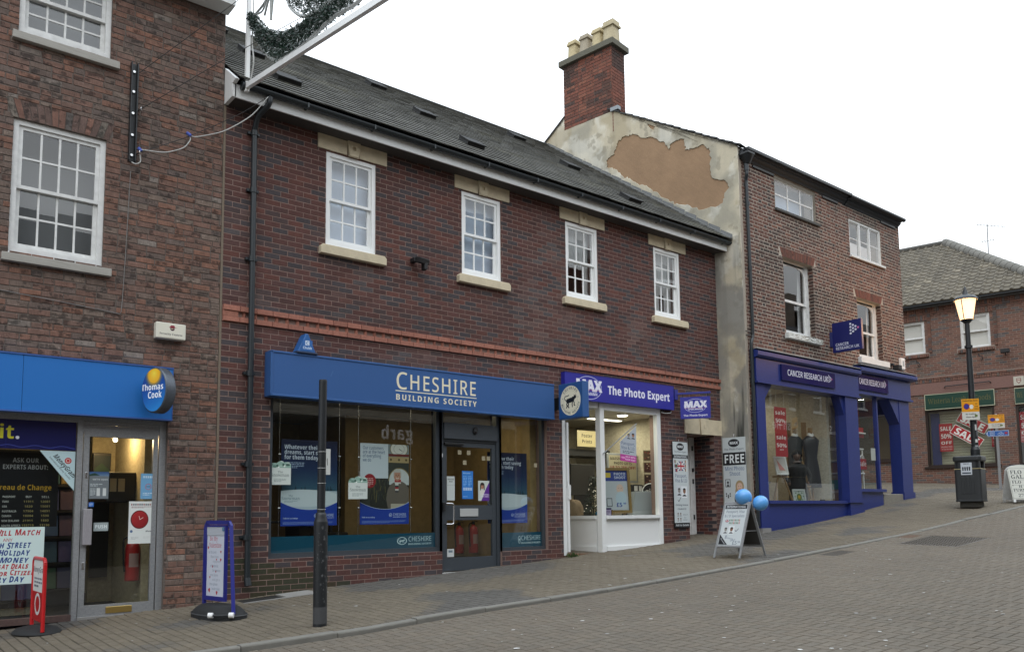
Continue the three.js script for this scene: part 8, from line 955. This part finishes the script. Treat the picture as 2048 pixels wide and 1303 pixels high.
  gi('gift', 'pale pink rosette ornament on the top white shelf', new MB().add(new THREE.TorusKnotGeometry(0.1, 0.05, 60, 8, 2, 3), M4(19.3, 3.6, 0.15)).geo(), [0.5, 0.3, 0.3], 'ornament'); gi('gift', 'small cream ornament beside the pink rosette', new MB().add(new THREE.TorusKnotGeometry(0.055, 0.03, 50, 8, 3, 2), M4(19.02, 3.53, 0.15)).geo(), [0.5, 0.42, 0.4], 'ornament'); gi('gift', 'purple ribbon bow on the third white shelf', new MB().add(new THREE.TorusKnotGeometry(0.1, 0.035, 60, 8, 2, 5), M4(19.3, 3.12, 0.2, 0, 0, 0, [1.3, 0.5, 0.8])).geo(), [0.36, 0.12, 0.3], 'bow');
  const sg = thing('gift_bag', 'red sale gift bag on the white shelves', 'bag', [19.5, 2.5, 0.36]); part('bag', board(19.32, 19.66, 2.5, 2.76, 0.33, 0.37), print(128, 96, (g, w, h) => { fill(g, '#a01824', 0, 0, w, h); text(g, 'sale', w / 2, 66, 62, '#d8d0cc', { align: 'center' }); }), sg); part('handle', new MB().add(new THREE.TorusGeometry(0.09, 0.012, 8, 20, Math.PI), M4(19.49, 2.76, 0.35)).geo(), M.white, sg);
  const r2 = mulberry(30); for (let k = 0; k < 2; k++) { const t = thing('book_row', ['row of thin books on the second white shelf', 'row of coloured books at the foot of the narrow charity window'][k], 'books', [19.1, k ? 2.05 : 2.42, 0.1]); for (let i = 0; i < 12; i++) { const x = 18.82 + i * 0.07, h = 0.2 + 0.06 * r2(); part('book', box(x, x + 0.055, k ? 2.02 : 2.42, (k ? 2.02 : 2.42) + h, -0.1, 0.15), std([0.1 + 0.3 * r2(), 0.1 + 0.25 * r2(), 0.1 + 0.25 * r2()]), t); } }
  gi('notice', 'white paper notice on the right of the narrow charity window', board(19.62, 19.84, 2.72, 3.02, 0.515, 0.519), [0.6, 0.6, 0.58], 'notice'); const rs = thing('red_sign', 'small red sign hanging in the narrow charity window', 'sign', [19.6, 3.5, 0.3]); part('plate', rbox(19.5, 19.78, 3.3, 3.55, 0.25, 0.27, 0.004), M.red, rs); part('cord', new MB().rod([19.64, 3.55, 0.26], [19.55, 4.3, 0.26], 0.006).geo(), std([0.2, 0.05, 0.04]), rs);
  ceilingLight('small round ceiling light in the large charity window', 15.4, 4.38, -0.2, 0.14, 0.14, [1, 0.9, 0.7], 90, 9, true); ceilingLight('dim ceiling panel deep inside the charity shop', 17.0, 4.38, -1.6, 0.6, 0.3, [1, 0.88, 0.66], 34, 2.5); ceilingLight('small round ceiling light in the narrow charity window', 19.4, 4.38, -0.1, 0.12, 0.12, [1, 0.9, 0.72], 90, 9, true);
}
// ---------- street furniture ----------
{ // cut-down black post
  const x = 3.925, z = 2.62, y = groundY(x, z), o = thing('street_post', 'plain black street post on the pavement before the building society window', 'post', [x, y, z], { own: true });
  part('base_section', new MB().add(new THREE.LatheGeometry([[0.071, -0.05], [0.071, 0.95], [0.073, 1.06], [0.068, 1.075], [0.054, 1.13], [0.054, 1.16], [0.036, 1.165]].map((q) => new THREE.Vector2(...q)), 28)).geo(), M.blackIron, o);
  part('shaft', new MB().rod([0, 1.1, 0], [0.008, 2.56, 0], 0.042, 0.042, 24).geo(), M.blackIron, o); part('cap', new MB().rod([0.008, 2.55, 0], [0.008, 2.567, 0], 0.043, 0.04, 24).geo(), M.blackIron, o);
  part('bare_foot', new MB().add(new THREE.CylinderGeometry(0.0716, 0.0716, 0.17, 28, 1, true), M4(0, 0.11, 0)).geo(), grain([0.07, 0.072, 0.075], fineT, 5, { roughness: 0.7 }), o);
  part('tag_plate', board(0.035, 0.085, 1.56, 1.83, 0.02, 0.035), print(48, 220, (g, w, h) => { fill(g, '#c4c6c2', 0, 0, w, h); fill(g, '#6a6c68', 10, 80, 8, 60); }), o);
  for (const [yy, t] of [[1.8, 0], [1.63, 0.04], [1.47, 0], [1.2, 0.12]]) part('cable_tie', new MB().add(new THREE.TorusGeometry(0.0435, 0.0025, 6, 28), M4(0.004, yy, 0, 0, Math.PI / 2 + t)).geo(), M.cable, o);
  const dk = mulberry(3), chips = new MB(); for (let i = 0; i < 80; i++) { const a = -1.2 + dk() * 2.2, yy = 0.2 + dk() * 0.82, s = 0.002 + dk() * dk() * 0.009, R = 0.0722; const P = (da, dy) => [R * Math.sin(a + da), yy + dy, R * Math.cos(a + da)]; chips.face([P(-s / R, -s), P(s / R, -s * 1.4), P(s / R * 0.6, s * 1.8), P(-s / R, s)]); } part('paint_chips', chips.geo(), std([0.085, 0.088, 0.09], { roughness: 0.9 }), o, 'stuff');
}
{ // valentine swing sign
  const x = 3.43, z = 1.08, o = thing('pavement_sign', 'blue framed swing sign with a handwritten valentine poster on a black rubber foot', 'pavement sign', [x, groundY(x, z), z], { own: true, turn: -1.4 });
  const ft = new THREE.SphereGeometry(1, 36, 18, 0, Math.PI * 2, 0, Math.PI / 2); ft.scale(0.46, 0.17, 0.23); { const p = ft.attributes.position; for (let i = 0; i < p.count; i++) if (p.getY(i) > 0.13) p.setY(i, 0.13 + (p.getY(i) - 0.13) * 0.2); ft.computeVertexNormals(); } part('foot', new MB().add(ft).add(new THREE.CylinderGeometry(1, 1, 0.03, 36), M4(0, -0.002, 0, 0, 0, 0, [0.462, 1, 0.232])).geo(), M.rubber, o); part('foot_seam', new MB().add(new THREE.TorusGeometry(1, 0.008, 6, 48), M4(0, 0.035, 0, 0, Math.PI / 2, 0, [0.462, 0.234, 1])).geo(), std([0.08, 0.085, 0.09]), o);
  const ax = new MB().rod([0.3, 0.05, 0.24], [0.42, 0.05, 0.12], 0.01).geo(); part('axle', ax, M.blackIron, o); for (const q of [[0.27, 0.05, 0.25], [0.44, 0.05, 0.1]]) part('wheel', new MB().rod([q[0] - 0.018, q[1], q[2] + 0.018], [q[0] + 0.018, q[1], q[2] - 0.018], 0.03, 0.03, 20).geo(), M.white, o);
  const blue = std([0.018, 0.022, 0.2], { roughness: 0.35 }), W = 0.33, fm = new MB(), H = 1.06; fm.bar([-W, 0.1, 0], [-W, H - 0.05, 0], 0.045, 0.03); fm.bar([-W, H - 0.05, 0], [-W + 0.05, H, 0], 0.045, 0.03); fm.bar([-W + 0.03, H, 0], [0.2, H, 0], 0.045, 0.03); fm.bar([0.18, H, 0], [0.23, H - 0.05, 0], 0.045, 0.03); fm.bar([0.23, H - 0.04, 0], [0.4, 0.05, 0.05], 0.06, 0.04); part('frame', fm.geo(), blue, o);
  const pn = new MB(); rim(pn, -W + 0.02, 0.15, 0.17, H - 0.03, -0.012, 0.018, 0.035, 0.05, 0.02); part('panel_frame', pn.geo(), blue, o); part('header', rbox(-W + 0.05, 0.12, 0.91, 1.01, -0.008, 0.014, 0.004), std([0.42, 0.45, 0.5]), o); part('badge', new MB().rod([0.09, 0.985, 0.014], [0.09, 0.985, 0.02], 0.025).geo(), std([0.1, 0.2, 0.3]), o);
  const heart = (g, x, y, s, a = 0) => { g.save(); g.translate(x, y); g.rotate(a); g.fillStyle = '#a81c2c'; g.beginPath(); g.moveTo(0, s); g.bezierCurveTo(-s * 1.3, -s * 0.1, -s * 0.7, -s, 0, -s * 0.3); g.bezierCurveTo(s * 0.7, -s, s * 1.3, -s * 0.1, 0, s); g.fill(); g.restore(); };
  const hand = (g, s, x, y, z, c, w) => text(g, s, x, y, z, c, { font: 'serif', weight: 'normal', it: true, width: w });
  part('poster', board(-W + 0.055, 0.115, 0.22, 0.92, -0.006, 0.008), print(420, 620, (g, w, h) => { fill(g, '#c3c8d4', 0, 0, w, h); hand(g, 'Be My', 60, 62, 62, '#a82034', 190); hand(g, 'Valentine', 50, 130, 66, '#a82034', 290); for (const [x, y, s, a] of [[30, 130, 20, 0.3], [330, 170, 18, 0], [330, 250, 22, 0.2], [230, 250, 15, 0], [140, 320, 18, 0.2], [220, 370, 16, -0.1], [80, 430, 17, 0], [70, 560, 30, -0.3], [250, 580, 26, 0.2]]) heart(g, x, y, s, a); ['Get This Lovely', 'Photo Frame', 'engagement', 'or Valentines Day', 'for someone', 'you love', 'and get a', 'free photo', 'inside today'].forEach((s, i) => hand(g, s, 36 + (i * 53) % 110, 190 + i * 46, 34, ['#6a7a8e', '#7a8494', '#8e96a4', '#5f7488'][i % 4], 190)); }, { roughness: 0.6 }), o); part('poster_back', sheet(-W + 0.055, 0.115, 0.22, 0.92, -0.008, true), M.white, o);
}
{ // passport photo A-board with two balloons
  const cx = 11.33, cz = 2.51, o = thing('a_board', 'silver framed passport photo A-board near the kerb with balloons on its corner', 'A-board', [cx, groundY(cx, cz), cz], { own: true, turn: -Math.PI / 2 + 0.03 });
  const pr = print(480, 760, (g, w, h) => { fill(g, '#c2c8c9', 0, 0, w, h); fill(g, '#1c1e24', 8, 8, w - 16, 78); text(g, 'INTERNATIONAL', w / 2, 68, 60, '#cfd4d6', { align: 'center', width: w * 0.86 }); text(g, 'Passport, Visa', w / 2, 160, 66, '#46566e', { align: 'center', weight: 'normal', width: w * 0.82 }); text(g, '& I D Specialists', w / 2, 240, 66, '#46566e', { align: 'center', weight: 'normal', width: w * 0.88 }); flag(g, 60, 285, 84, 54); for (let i = 0; i < 8; i++) { const x = 150 + (i % 4) * 60, y = 280 + Math.floor(i / 4) * 52; ['#2f6a48', '#c8ccc8', i % 2 ? '#a83038' : '#2f6a48'].forEach((c, k) => fill(g, c, x + k * 15, y, 15, 36)); } fill(g, '#c8cccc', 50, 420, 110, 150); fill(g, '#d8dcdc', 170, 405, 120, 150); face(g, 108, 470, 44, '#8e8a84', '#3a3a3c'); face(g, 232, 466, 48, '#7c5642', '#161210'); g.strokeStyle = '#22252c'; g.lineWidth = 10; g.beginPath(); g.moveTo(310, 480); g.lineTo(334, 506); g.lineTo(380, 452); g.stroke(); text(g, '8', 120, 640, 84, '#32425e', { weight: 'normal' }); text(g, 'Pictures', 178, 640, 34, '#32425e', { weight: 'normal', rot: 0.1 }); text(g, 'ONLY', 250, 690, 44, '#32425e', { weight: 'normal', rot: -0.2 }); text(g, '£5', 300, 742, 90, '#32425e', { weight: 'normal' }); text(g, '99', 410, 712, 48, '#32425e', { weight: 'normal' }); poly(g, [[8, 560], [8, 750], [200, 750]], '#1c1e24'); text(g, 'While You Wait', 30, 640, 30, '#c8ccce', { rot: 0.78, width: 150 }); }, { roughness: 0.4 });
  const W = 0.235, top = 0.87, sp = 0.36, al = M.alu, tz = (y) => sp * (1 - y / top) + 0.01;
  for (const s of [1, -1]) {
    const L = Math.hypot(top, sp), lean = Math.atan2(sp, top) * -s, q = new THREE.Matrix4().makeRotationX(lean).setPosition(0, 0.0, s * (sp + 0.01)), fm = new MB(); fm.bar([-W, 0, 0], [-W, L, 0], 0.03, 0.02); fm.bar([W, 0, 0], [W, L, 0], 0.03, 0.02); rim(fm, -W - 0.005, W + 0.005, 0.18, L, -0.011, 0.012, 0.032); part('frame', fm.geo().applyMatrix4(q), al, o);
    const b = s > 0 ? sheet(-W + 0.025, W - 0.025, 0.21, L - 0.03, 0.013) : sheet(-W + 0.025, W - 0.025, 0.21, L - 0.03, -0.013, true); part('poster', b.applyMatrix4(q), pr, o); part('back_panel', box(-W, W, 0.2, L - 0.02, s > 0 ? -0.009 : 0.004, s > 0 ? -0.004 : 0.009).applyMatrix4(q), std([0.045, 0.043, 0.04], { roughness: 0.7 }), o);
  }
  part('hinge', new MB().rod([-W, top, 0], [W, top, 0], 0.016).geo(), al, o); part('stay', new MB().rod([0.2, 0.42, tz(0.42)], [0.2, 0.42, -tz(0.42)], 0.006).geo(), al, o);
  const bal = (label, p, r, e) => { const t = thing('balloon', label, 'balloon', p, { own: true, group: undefined }); const g = new THREE.SphereGeometry(r, 32, 24); { const q = g.attributes.position; for (let i = 0; i < q.count; i++) { const y = q.getY(i) / r; const k = y < 0 ? 1 - 0.14 * y * y : 1; q.setX(i, q.getX(i) * k); q.setZ(i, q.getZ(i) * k); q.setY(i, q.getY(i) * 1.08); } g.computeVertexNormals(); } g.rotateZ(e[0]); g.rotateX(e[1]); part('skin', g, new THREE.MeshPhysicalMaterial({ color: lin(0.1, 0.34, 0.72), roughness: 0.35, clearcoat: 0.3, clearcoatRoughness: 0.3 }), t); const k = new THREE.ConeGeometry(0.016, 0.03, 10); k.translate(0, -r * 1.13, 0); k.rotateZ(e[0]); k.rotateX(e[1]); part('knot', k, std([0.06, 0.2, 0.5]), t); };
  bal('left sky blue balloon tied to the corner of the passport A-board', [11.36, 1.735, 2.6], 0.132, [1.25, -0.3]); bal('right sky blue balloon tied behind the corner of the passport A-board', [11.52, 1.635, 2.8], 0.122, [-1.1, 0.5]);
}
{ // lamp post
  const x = 20.05, z = 2.75, y = groundY(x, z), o = thing('street_lamp', 'tall black street lamp with a lit tapered lantern behind the litter bin', 'street lamp', [x, y, z], { own: true }), h = 5.86 - y;
  part('post', new MB().rod([0, 0, 0], [0, 1.25, 0], 0.1, 0.1, 20).rod([0, 1.25, 0], [0, 1.32, 0], 0.1, 0.075, 20).rod([0, 1.32, 0], [0, h - 0.05, 0], 0.075, 0.05, 20).rod([0, 3.6, 0], [0, 3.66, 0], 0.085, 0.085, 20).rod([0, h - 0.08, 0], [0, h, 0], 0.06, 0.14, 16).geo(), M.blackIron, o);
  const gl = new THREE.CylinderGeometry(0.235, 0.145, 0.46, 8, 1, true); gl.translate(0, h + 0.23, 0); part('lantern_glass', gl, std([0.8, 0.7, 0.5], { emissive: lin(1, 0.62, 0.34), emissiveIntensity: 1.75, side: THREE.DoubleSide, roughness: 0.4 }), o);
  const rb = new MB(); for (let i = 0; i < 8; i += 2) { const a = i * Math.PI / 4; rb.rod([0.148 * Math.sin(a), h, 0.148 * Math.cos(a)], [0.238 * Math.sin(a), h + 0.46, 0.238 * Math.cos(a)], 0.009); } part('glazing_bars', rb.geo(), M.blackIron, o);
  part('lantern_cap', new THREE.LatheGeometry([[0.255, h + 0.455], [0.26, h + 0.48], [0.2, h + 0.545], [0.09, h + 0.58], [0.06, h + 0.6], [0.055, h + 0.66], [0.025, h + 0.72], [0.03, h + 0.745], [0, h + 0.8]].map((q) => new THREE.Vector2(...q)), 24), M.blackIron, o);
  const bulb = part('bulb', new THREE.SphereGeometry(0.05, 16, 12).translate(0, h + 0.24, 0), std([1, 0.9, 0.7], { emissive: lin(1, 0.8, 0.5), emissiveIntensity: 6 }), o); const l = new THREE.PointLight(0xffc07a, 6); l.position.set(0, h + 0.24, 0); l.castShadow = true; l.shadow.radius = 3; o.add(l);
  const zone = print(256, 340, (g, w, h2) => { fill(g, '#c9c8c0', 0, 0, w, h2); fill(g, '#d8920c', 0, 0, w, h2 * 0.62); text(g, 'Pedestrian Zone', w / 2, 40, 34, '#2a1c04', { align: 'center', width: w * 0.86 }); oval(g, w * 0.28, h2 * 0.36, 40, 46, '#2c2f86', '#9a2430', 8); oval(g, w * 0.56, h2 * 0.38, 30, 34, '#d8d8d0'); for (let i = 0; i < 3; i++) text(g, ['At', 'any', 'time'][i], w * 0.84, h2 * (0.27 + i * 0.12), 28, '#2a1c04', { align: 'center' }); text(g, 'No loading', w / 2, h2 * 0.76, 34, '#2c2c28', { align: 'center', width: w * 0.6 }); text(g, '10am-4pm', w / 2, h2 * 0.9, 34, '#2c2c28', { align: 'center', width: w * 0.6 }); fill(g, '#5a6a2a', w * 0.72, h2 * 0.76, 40, 36); }, { roughness: 0.4 });
  globalThis.zonePrint = zone;
  const sg = thing('road_sign', 'yellow and white pedestrian zone plate strapped to the lamp post', 'road sign', [x - 0.1, 3.5, z], { own: true, turn: -0.95 }), q = M4(-0.02, 0, 0.06); part('plate', board(-0.18, 0.18, 0.02, 0.5, -0.004, 0.004).applyMatrix4(q), zone, sg); for (const yy of [0.12, 0.4]) part('clip', box(-0.1, 0.14, yy, yy + 0.03, -0.02, -0.004).applyMatrix4(q), M.alu, sg);
  const r = mulberry(66); for (const [i, [yy, a, c, w, hh, l]] of [[1.76, -0.9, [0.55, 0.56, 0.54], 0.5, 0.13, 'upper torn white sticker on the lamp post below its yellow plate'], [1.45, -1.0, [0.6, 0.6, 0.58], 0.7, 0.07, 'lower white sticker on the lamp post above the bin'], [1.62, -0.6, [0.12, 0.12, 0.13], 0.8, 0.12, 'dark printed sticker between the two white ones on the lamp post'], [1.3, -1.1, [0.3, 0.31, 0.32], 0.9, 0.1, 'scuffed grey sticker on the lamp post just above the bin']].entries()) { const g = new THREE.CylinderGeometry(0.0765, 0.0765, hh, 10, 1, true, a, w); g.translate(x, y + yy, z); single('post_sticker', g, std(c, { roughness: 0.8 }), l, 'sticker'); }
}
{ // litter bin
  const x = 19.62, z = 2.78, o = thing('litter_bin', 'dark grey hooded plastic litter bin beside the street lamp at the kerb', 'litter bin', [x, groundY(x, z), z], { own: true, turn: -1.41 }), w = 0.252;
  const sq = (s, r) => { const p = new THREE.Shape(); p.moveTo(-s + r, -s); p.lineTo(s - r, -s); p.quadraticCurveTo(s, -s, s, -s + r); p.lineTo(s, s - r); p.quadraticCurveTo(s, s, s - r, s); p.lineTo(-s + r, s); p.quadraticCurveTo(-s, s, -s, s - r); p.lineTo(-s, -s + r); p.quadraticCurveTo(-s, -s, -s + r, -s); return p; };
  const ex = (s, r, y0, y1, b = 0.012) => { const g = new THREE.ExtrudeGeometry(sq(s, r), { depth: y1 - y0 - 2 * b, bevelEnabled: true, bevelSize: b, bevelThickness: b, bevelSegments: 2, curveSegments: 5 }); g.rotateX(-Math.PI / 2); g.translate(0, y0 + b, 0); return g; }; const pl = grain([0.03, 0.033, 0.035], fineT, 5, { roughness: 0.5, bumpScale: 0.0006 });
  part('body', ex(w, 0.05, 0.14, 0.86), pl, o); part('plinth', ex(w - 0.06, 0.04, 0.0, 0.13), grain([0.06, 0.055, 0.045], paverT, 5), o); part('skirt', ex(w + 0.008, 0.05, 0.13, 0.17, 0.008), pl, o);
  const hood = new MB(); hood.add(ex(w + 0.006, 0.06, 1.02, 1.14, 0.03)); for (const [a, b] of [[-1, -1], [1, -1], [1, 1], [-1, 1]]) hood.rbox(a * (w - 0.05) - 0.05, a * (w - 0.05) + 0.05, 0.85, 1.04, b * (w - 0.05) - 0.05, b * (w - 0.05) + 0.05, 0.02); hood.rbox(-w + 0.02, w - 0.02, 0.85, 1.03, w - 0.03, w, 0.006); hood.rbox(-w + 0.02, w - 0.02, 0.85, 1.03, -w, -w + 0.03, 0.006); hood.rbox(-w, -w + 0.03, 0.85, 1.03, -w + 0.02, w - 0.02, 0.006); part('hood', hood.geo(), pl, o); part('liner', box(-w + 0.04, w - 0.04, 0.8, 0.86, -w + 0.04, w - 0.04), M.dark, o);
  const bd = new MB(); for (const [a, b, c, d] of [[-w - 0.013, w + 0.013, w + 0.002, w + 0.0145], [-w - 0.0145, -w - 0.002, -w, w], [w + 0.002, w + 0.0145, -w, w]]) bd.box(a, b, 0.846, 0.86, c, d); part('gold_band', bd.geo(), std([0.4, 0.33, 0.16], { roughness: 0.4 }), o); for (const i of [-1, 0, 1]) part('rib', rbox(i * 0.1 - 0.03, i * 0.1 + 0.03, 0.3, 0.68, w + 0.004, w + 0.02, 0.01), pl, o); part('door_seam', box(w + 0.0, w + 0.014, 0.25, 0.8, -0.2, -0.19), M.dark, o);
  part('sticker', board(-0.12, 0.1, 0.72, 0.99, w + 0.001, w + 0.018), print(160, 200, (g, ww, h) => { fill(g, '#c4cad0', 0, 0, ww, h); text(g, 'BIN IT', ww / 2, 30, 26, '#2c3440', { align: 'center' }); for (let i = 0; i < 4; i++) { oval(g, 30 + i * 32, 84, 13, 15, '#20242c'); fill(g, '#20242c', 20 + i * 32, 96, 20, 36); } fill(g, '#2c3440', 16, 160, ww - 32, 22); }), o);
}
{ // sign pole before the far shop
  const x = 26.25, z = 0.95, y = groundY(x, z), o = thing('sign_pole', 'slim galvanised pole before the far brick shop', 'pole', [x, y, z], { own: true }); part('shaft', new MB().rod([0, 0, 0], [0, 2.15, 0], 0.038, 0.038, 14).geo(), M.alu, o); part('cap', new MB().rod([0, 2.15, 0], [0, 2.18, 0], 0.04, 0.03, 14).geo(), M.grey, o);
  const s = thing('road_sign', 'yellow and white pedestrian zone plate on the galvanised pole', 'road sign', [x, y + 1.6, z], { own: true, turn: -1.2 }); part('plate', board(-0.21, 0.21, 0.16, 0.56, 0.045, 0.053), globalThis.zonePrint, s); part('clip', box(-0.1, 0.1, 0.3, 0.34, 0.0, 0.045), M.alu, s);
  const b = thing('road_sign', 'small blue cycle route arrow sign on the galvanised pole', 'road sign', [x, y + 1.5, z], { own: true, turn: -1.2 }), ar = new THREE.Shape([[-0.3, 0.1], [-0.22, 0.02], [0.3, 0.02], [0.3, 0.19], [-0.22, 0.19]].map((q) => new THREE.Vector2(...q))), g = new THREE.ExtrudeGeometry(ar, { depth: 0.006, bevelEnabled: false }), uv = g.attributes.uv, p = g.attributes.position; for (let i = 0; i < uv.count; i++) uv.setXY(i, (p.getX(i) + 0.3) / 0.6, (p.getY(i) - 0.02) / 0.17); g.translate(0, 0, 0.047); part('plate', g, print(512, 144, (c, w, h) => { fill(c, '#1f5aa4', 0, 0, w, h); c.strokeStyle = '#ccd4dc'; c.lineWidth = 8; c.strokeRect(46, 8, w - 56, h - 16); c.beginPath(); c.moveTo(66, 28); c.lineTo(26, h / 2); c.lineTo(66, h - 28); c.stroke(); text(c, 'Mixed', 96, 62, 46, '#ccd4dc', { width: 110 }); text(c, 'Route', 96, 112, 46, '#ccd4dc', { width: 110 }); c.lineWidth = 6; for (const q of [300, 370]) oval(c, q, 92, 28, 26, null, '#ccd4dc', 6); c.beginPath(); c.moveTo(300, 92); c.lineTo(322, 48); c.lineTo(356, 48); c.lineTo(370, 92); c.stroke(); fill(c, '#a82838', 420, 46, 60, 50); }), b);
}
{ // florist's board cut by the right edge
  const x = 20.62, z = 3.42, o = thing('a_board', 'white round topped wooden A-board at the right edge of the picture', 'A-board', [x, groundY(x, z), z], { own: true, turn: -0.8 }); const sh = new THREE.Shape(); sh.moveTo(-0.28, 0.06); sh.lineTo(0.28, 0.06); sh.lineTo(0.28, 0.74); sh.quadraticCurveTo(0.25, 0.86, 0, 0.87); sh.quadraticCurveTo(-0.25, 0.86, -0.28, 0.74);
  const pr = print(384, 560, (g, w, h) => { fill(g, '#c6c6bc', 0, 0, w, h); g.strokeStyle = '#4a4a44'; g.lineWidth = 4; g.strokeRect(12, 60, w - 24, h - 76); [['FLO', 150, 84], ['GAL', 226, 84], ['FLO', 306, 66], ['H', 372, 62], ['FURN', 432, 62], ['27', 522, 70]].forEach(([s, y, z], i) => text(g, s, i === 3 ? 120 : i === 5 ? 90 : 34, y, z, '#20242a', { font: 'serif' })); for (const y of [244, 328, 450]) fill(g, '#4a4a44', 30, y, w - 60, 3); oval(g, 40, 336, 8, 8, '#22242a'); }, { roughness: 0.6 });
  for (const s of [1, -1]) { const q = new THREE.Matrix4().makeRotationX(-0.28 * s).setPosition(0, 0, s * 0.25), g = new THREE.ExtrudeGeometry(sh, { depth: 0.018, bevelEnabled: false, curveSegments: 10 }), uv = g.attributes.uv, p = g.attributes.position; for (let i = 0; i < uv.count; i++) uv.setXY(i, (p.getX(i) + 0.28) / 0.56, (p.getY(i) - 0.06) / 0.81); if (s < 0) g.translate(0, 0, -0.018); part('panel', g.applyMatrix4(q), s > 0 ? pr : M.oldPaint, o); part('leg', new MB().box(-0.27, -0.22, 0, 0.07, -0.005, 0.015).box(0.22, 0.27, 0, 0.07, -0.005, 0.015).geo().applyMatrix4(q), M.oldPaint, o); } part('hinge', new MB().rod([-0.2, 0.84, 0.0], [0.2, 0.84, 0.0], 0.012).geo(), M.dark, o);
}
{ // Christmas decoration hung out over the street: white girder, tinsel crescents
  const o = thing('christmas_decoration', 'white girder frame with dark tinsel crescents hung out over the street from the eaves', 'decoration', [3.9, 7.13, 0.38]), X = 3.9;
  const fm = new MB(); fm.bar([X, 7.08, 0.38], [X, 9.6, 0.42], 0.05, 0.05); part('upright', fm.geo(), M.pvc, o); part('girder', new MB().bar([X, 7.16, 0.33], [X, 6.1, 6.6], 0.05, 0.07).geo(), M.pvc, o); part('upright', new MB().bar([X, 6.1, 6.6], [X, 9.6, 6.6], 0.05, 0.05).geo(), M.pvc, o); part('girder', new MB().bar([X, 9.6, 0.4], [X, 9.6, 6.6], 0.05, 0.05).geo(), M.pvc, o);
  const c3 = (a) => new THREE.CatmullRomCurve3(a.map((q) => new V3(X, q[0], q[1])), false, 'catmullrom', 0.5), O = c3([[8.09, 0.5], [7.96, 0.53], [7.81, 0.62], [7.5, 0.82], [7.13, 1.24], [6.98, 1.67], [6.91, 2.28], [6.89, 2.83], [6.78, 3.44], [6.9, 4.1]]), I = c3([[8.09, 0.5], [7.86, 0.75], [7.59, 1.07], [7.39, 1.42], [7.26, 1.79], [7.19, 2.14], [7.16, 2.43], [7.09, 2.79], [7.2, 3.3], [7.5, 4.0]]);
  const O2 = c3([[8.9, 1.6], [8.2, 1.5], [7.87, 1.55], [7.7, 1.64], [7.55, 1.74], [7.32, 2.01], [7.2, 2.27], [7.13, 2.59], [7.15, 3.0], [7.3, 3.5]]), I2 = c3([[8.9, 1.62], [8.5, 1.9], [8.3, 2.1], [8.1, 2.3], [7.95, 2.5], [7.8, 2.7], [7.7, 2.9], [7.6, 3.1], [7.55, 3.3], [7.35, 3.5]]);
  const r = mulberry(17);
  for (const [k, [a, b]] of [[O, I], [O2, I2]].entries()) {
    const m = new MB(); for (let i = 0; i < (k ? 12000 : 16000); i++) { const t = 0.01 + 0.98 * r(), u = 0.04 + 0.92 * r(), p = a.getPoint(t).lerp(b.getPoint(t), u), d = new V3(r() - 0.5, r() - 0.5, r() - 0.5).normalize().multiplyScalar(0.018 + 0.022 * r()), e = new V3(r() - 0.5, r() - 0.5, r() - 0.5).normalize().multiplyScalar(0.005 + 0.004 * r()), x = (r() - 0.5) * 0.09, s = r() < 0.13, g = 0.6 + r() * 0.8, col = s ? [0.4, 0.42, 0.42] : [0.022 * g, 0.05 * g, 0.034 * g]; const P = (q) => [q.x + x, q.y, q.z]; m.face([P(p), P(p.clone().add(d).add(e)), P(p.clone().addScaledVector(d, 1.8)), P(p.clone().add(d).sub(e))], col); }
    part('tinsel', m.geo(), std([1, 1, 1], { vertexColors: true, side: THREE.DoubleSide, roughness: 0.35 }), o, 'stuff');
    for (const c of [a, b]) part('rope_light', new THREE.TubeGeometry(c, 90, 0.02, 8), grain([0.6, 0.62, 0.6], fineT, 12, { roughness: 0.4 }), o);
  }
  const st = new MB(); st.tube([[X, 8.03, 0.61], [X, 8.05, 0.97], [X, 8.3, 1.3]], 0.016, 6).tube([[X, 8.03, 0.61], [X, 7.97, 0.9], [X, 8.3, 1.15]], 0.012, 6); for (const [p, q] of [[[7.86, 0.93], [8.1, 1.12]], [[8.1, 1.12], [7.7, 1.14]], [[7.7, 1.14], [8.1, 1.22]]]) st.rod([X, ...p], [X, ...q], 0.014); part('star', st.geo(), grain([0.5, 0.52, 0.5], fineT, 12), o);
  part('flex', new MB().tube([[X, 7.16, 0.5], [X, 7.4, 0.6], [X, 7.72, 0.53], [X, 8.33, 0.56], [X, 9.4, 0.5]], 0.01, 6).geo(), M.cable, o); part('strut', new MB().bar([X, 6.98, 1.62], [X, 6.95, 1.64], 0.02, 0.02).bar([X, 6.93, 1.7], [X, 6.9, 1.7], 0.02, 0.02).geo(), M.pvc, o);
}
scene.environmentIntensity = 1; scene.backgroundIntensity = 1;
renderer.render(scene, camera);
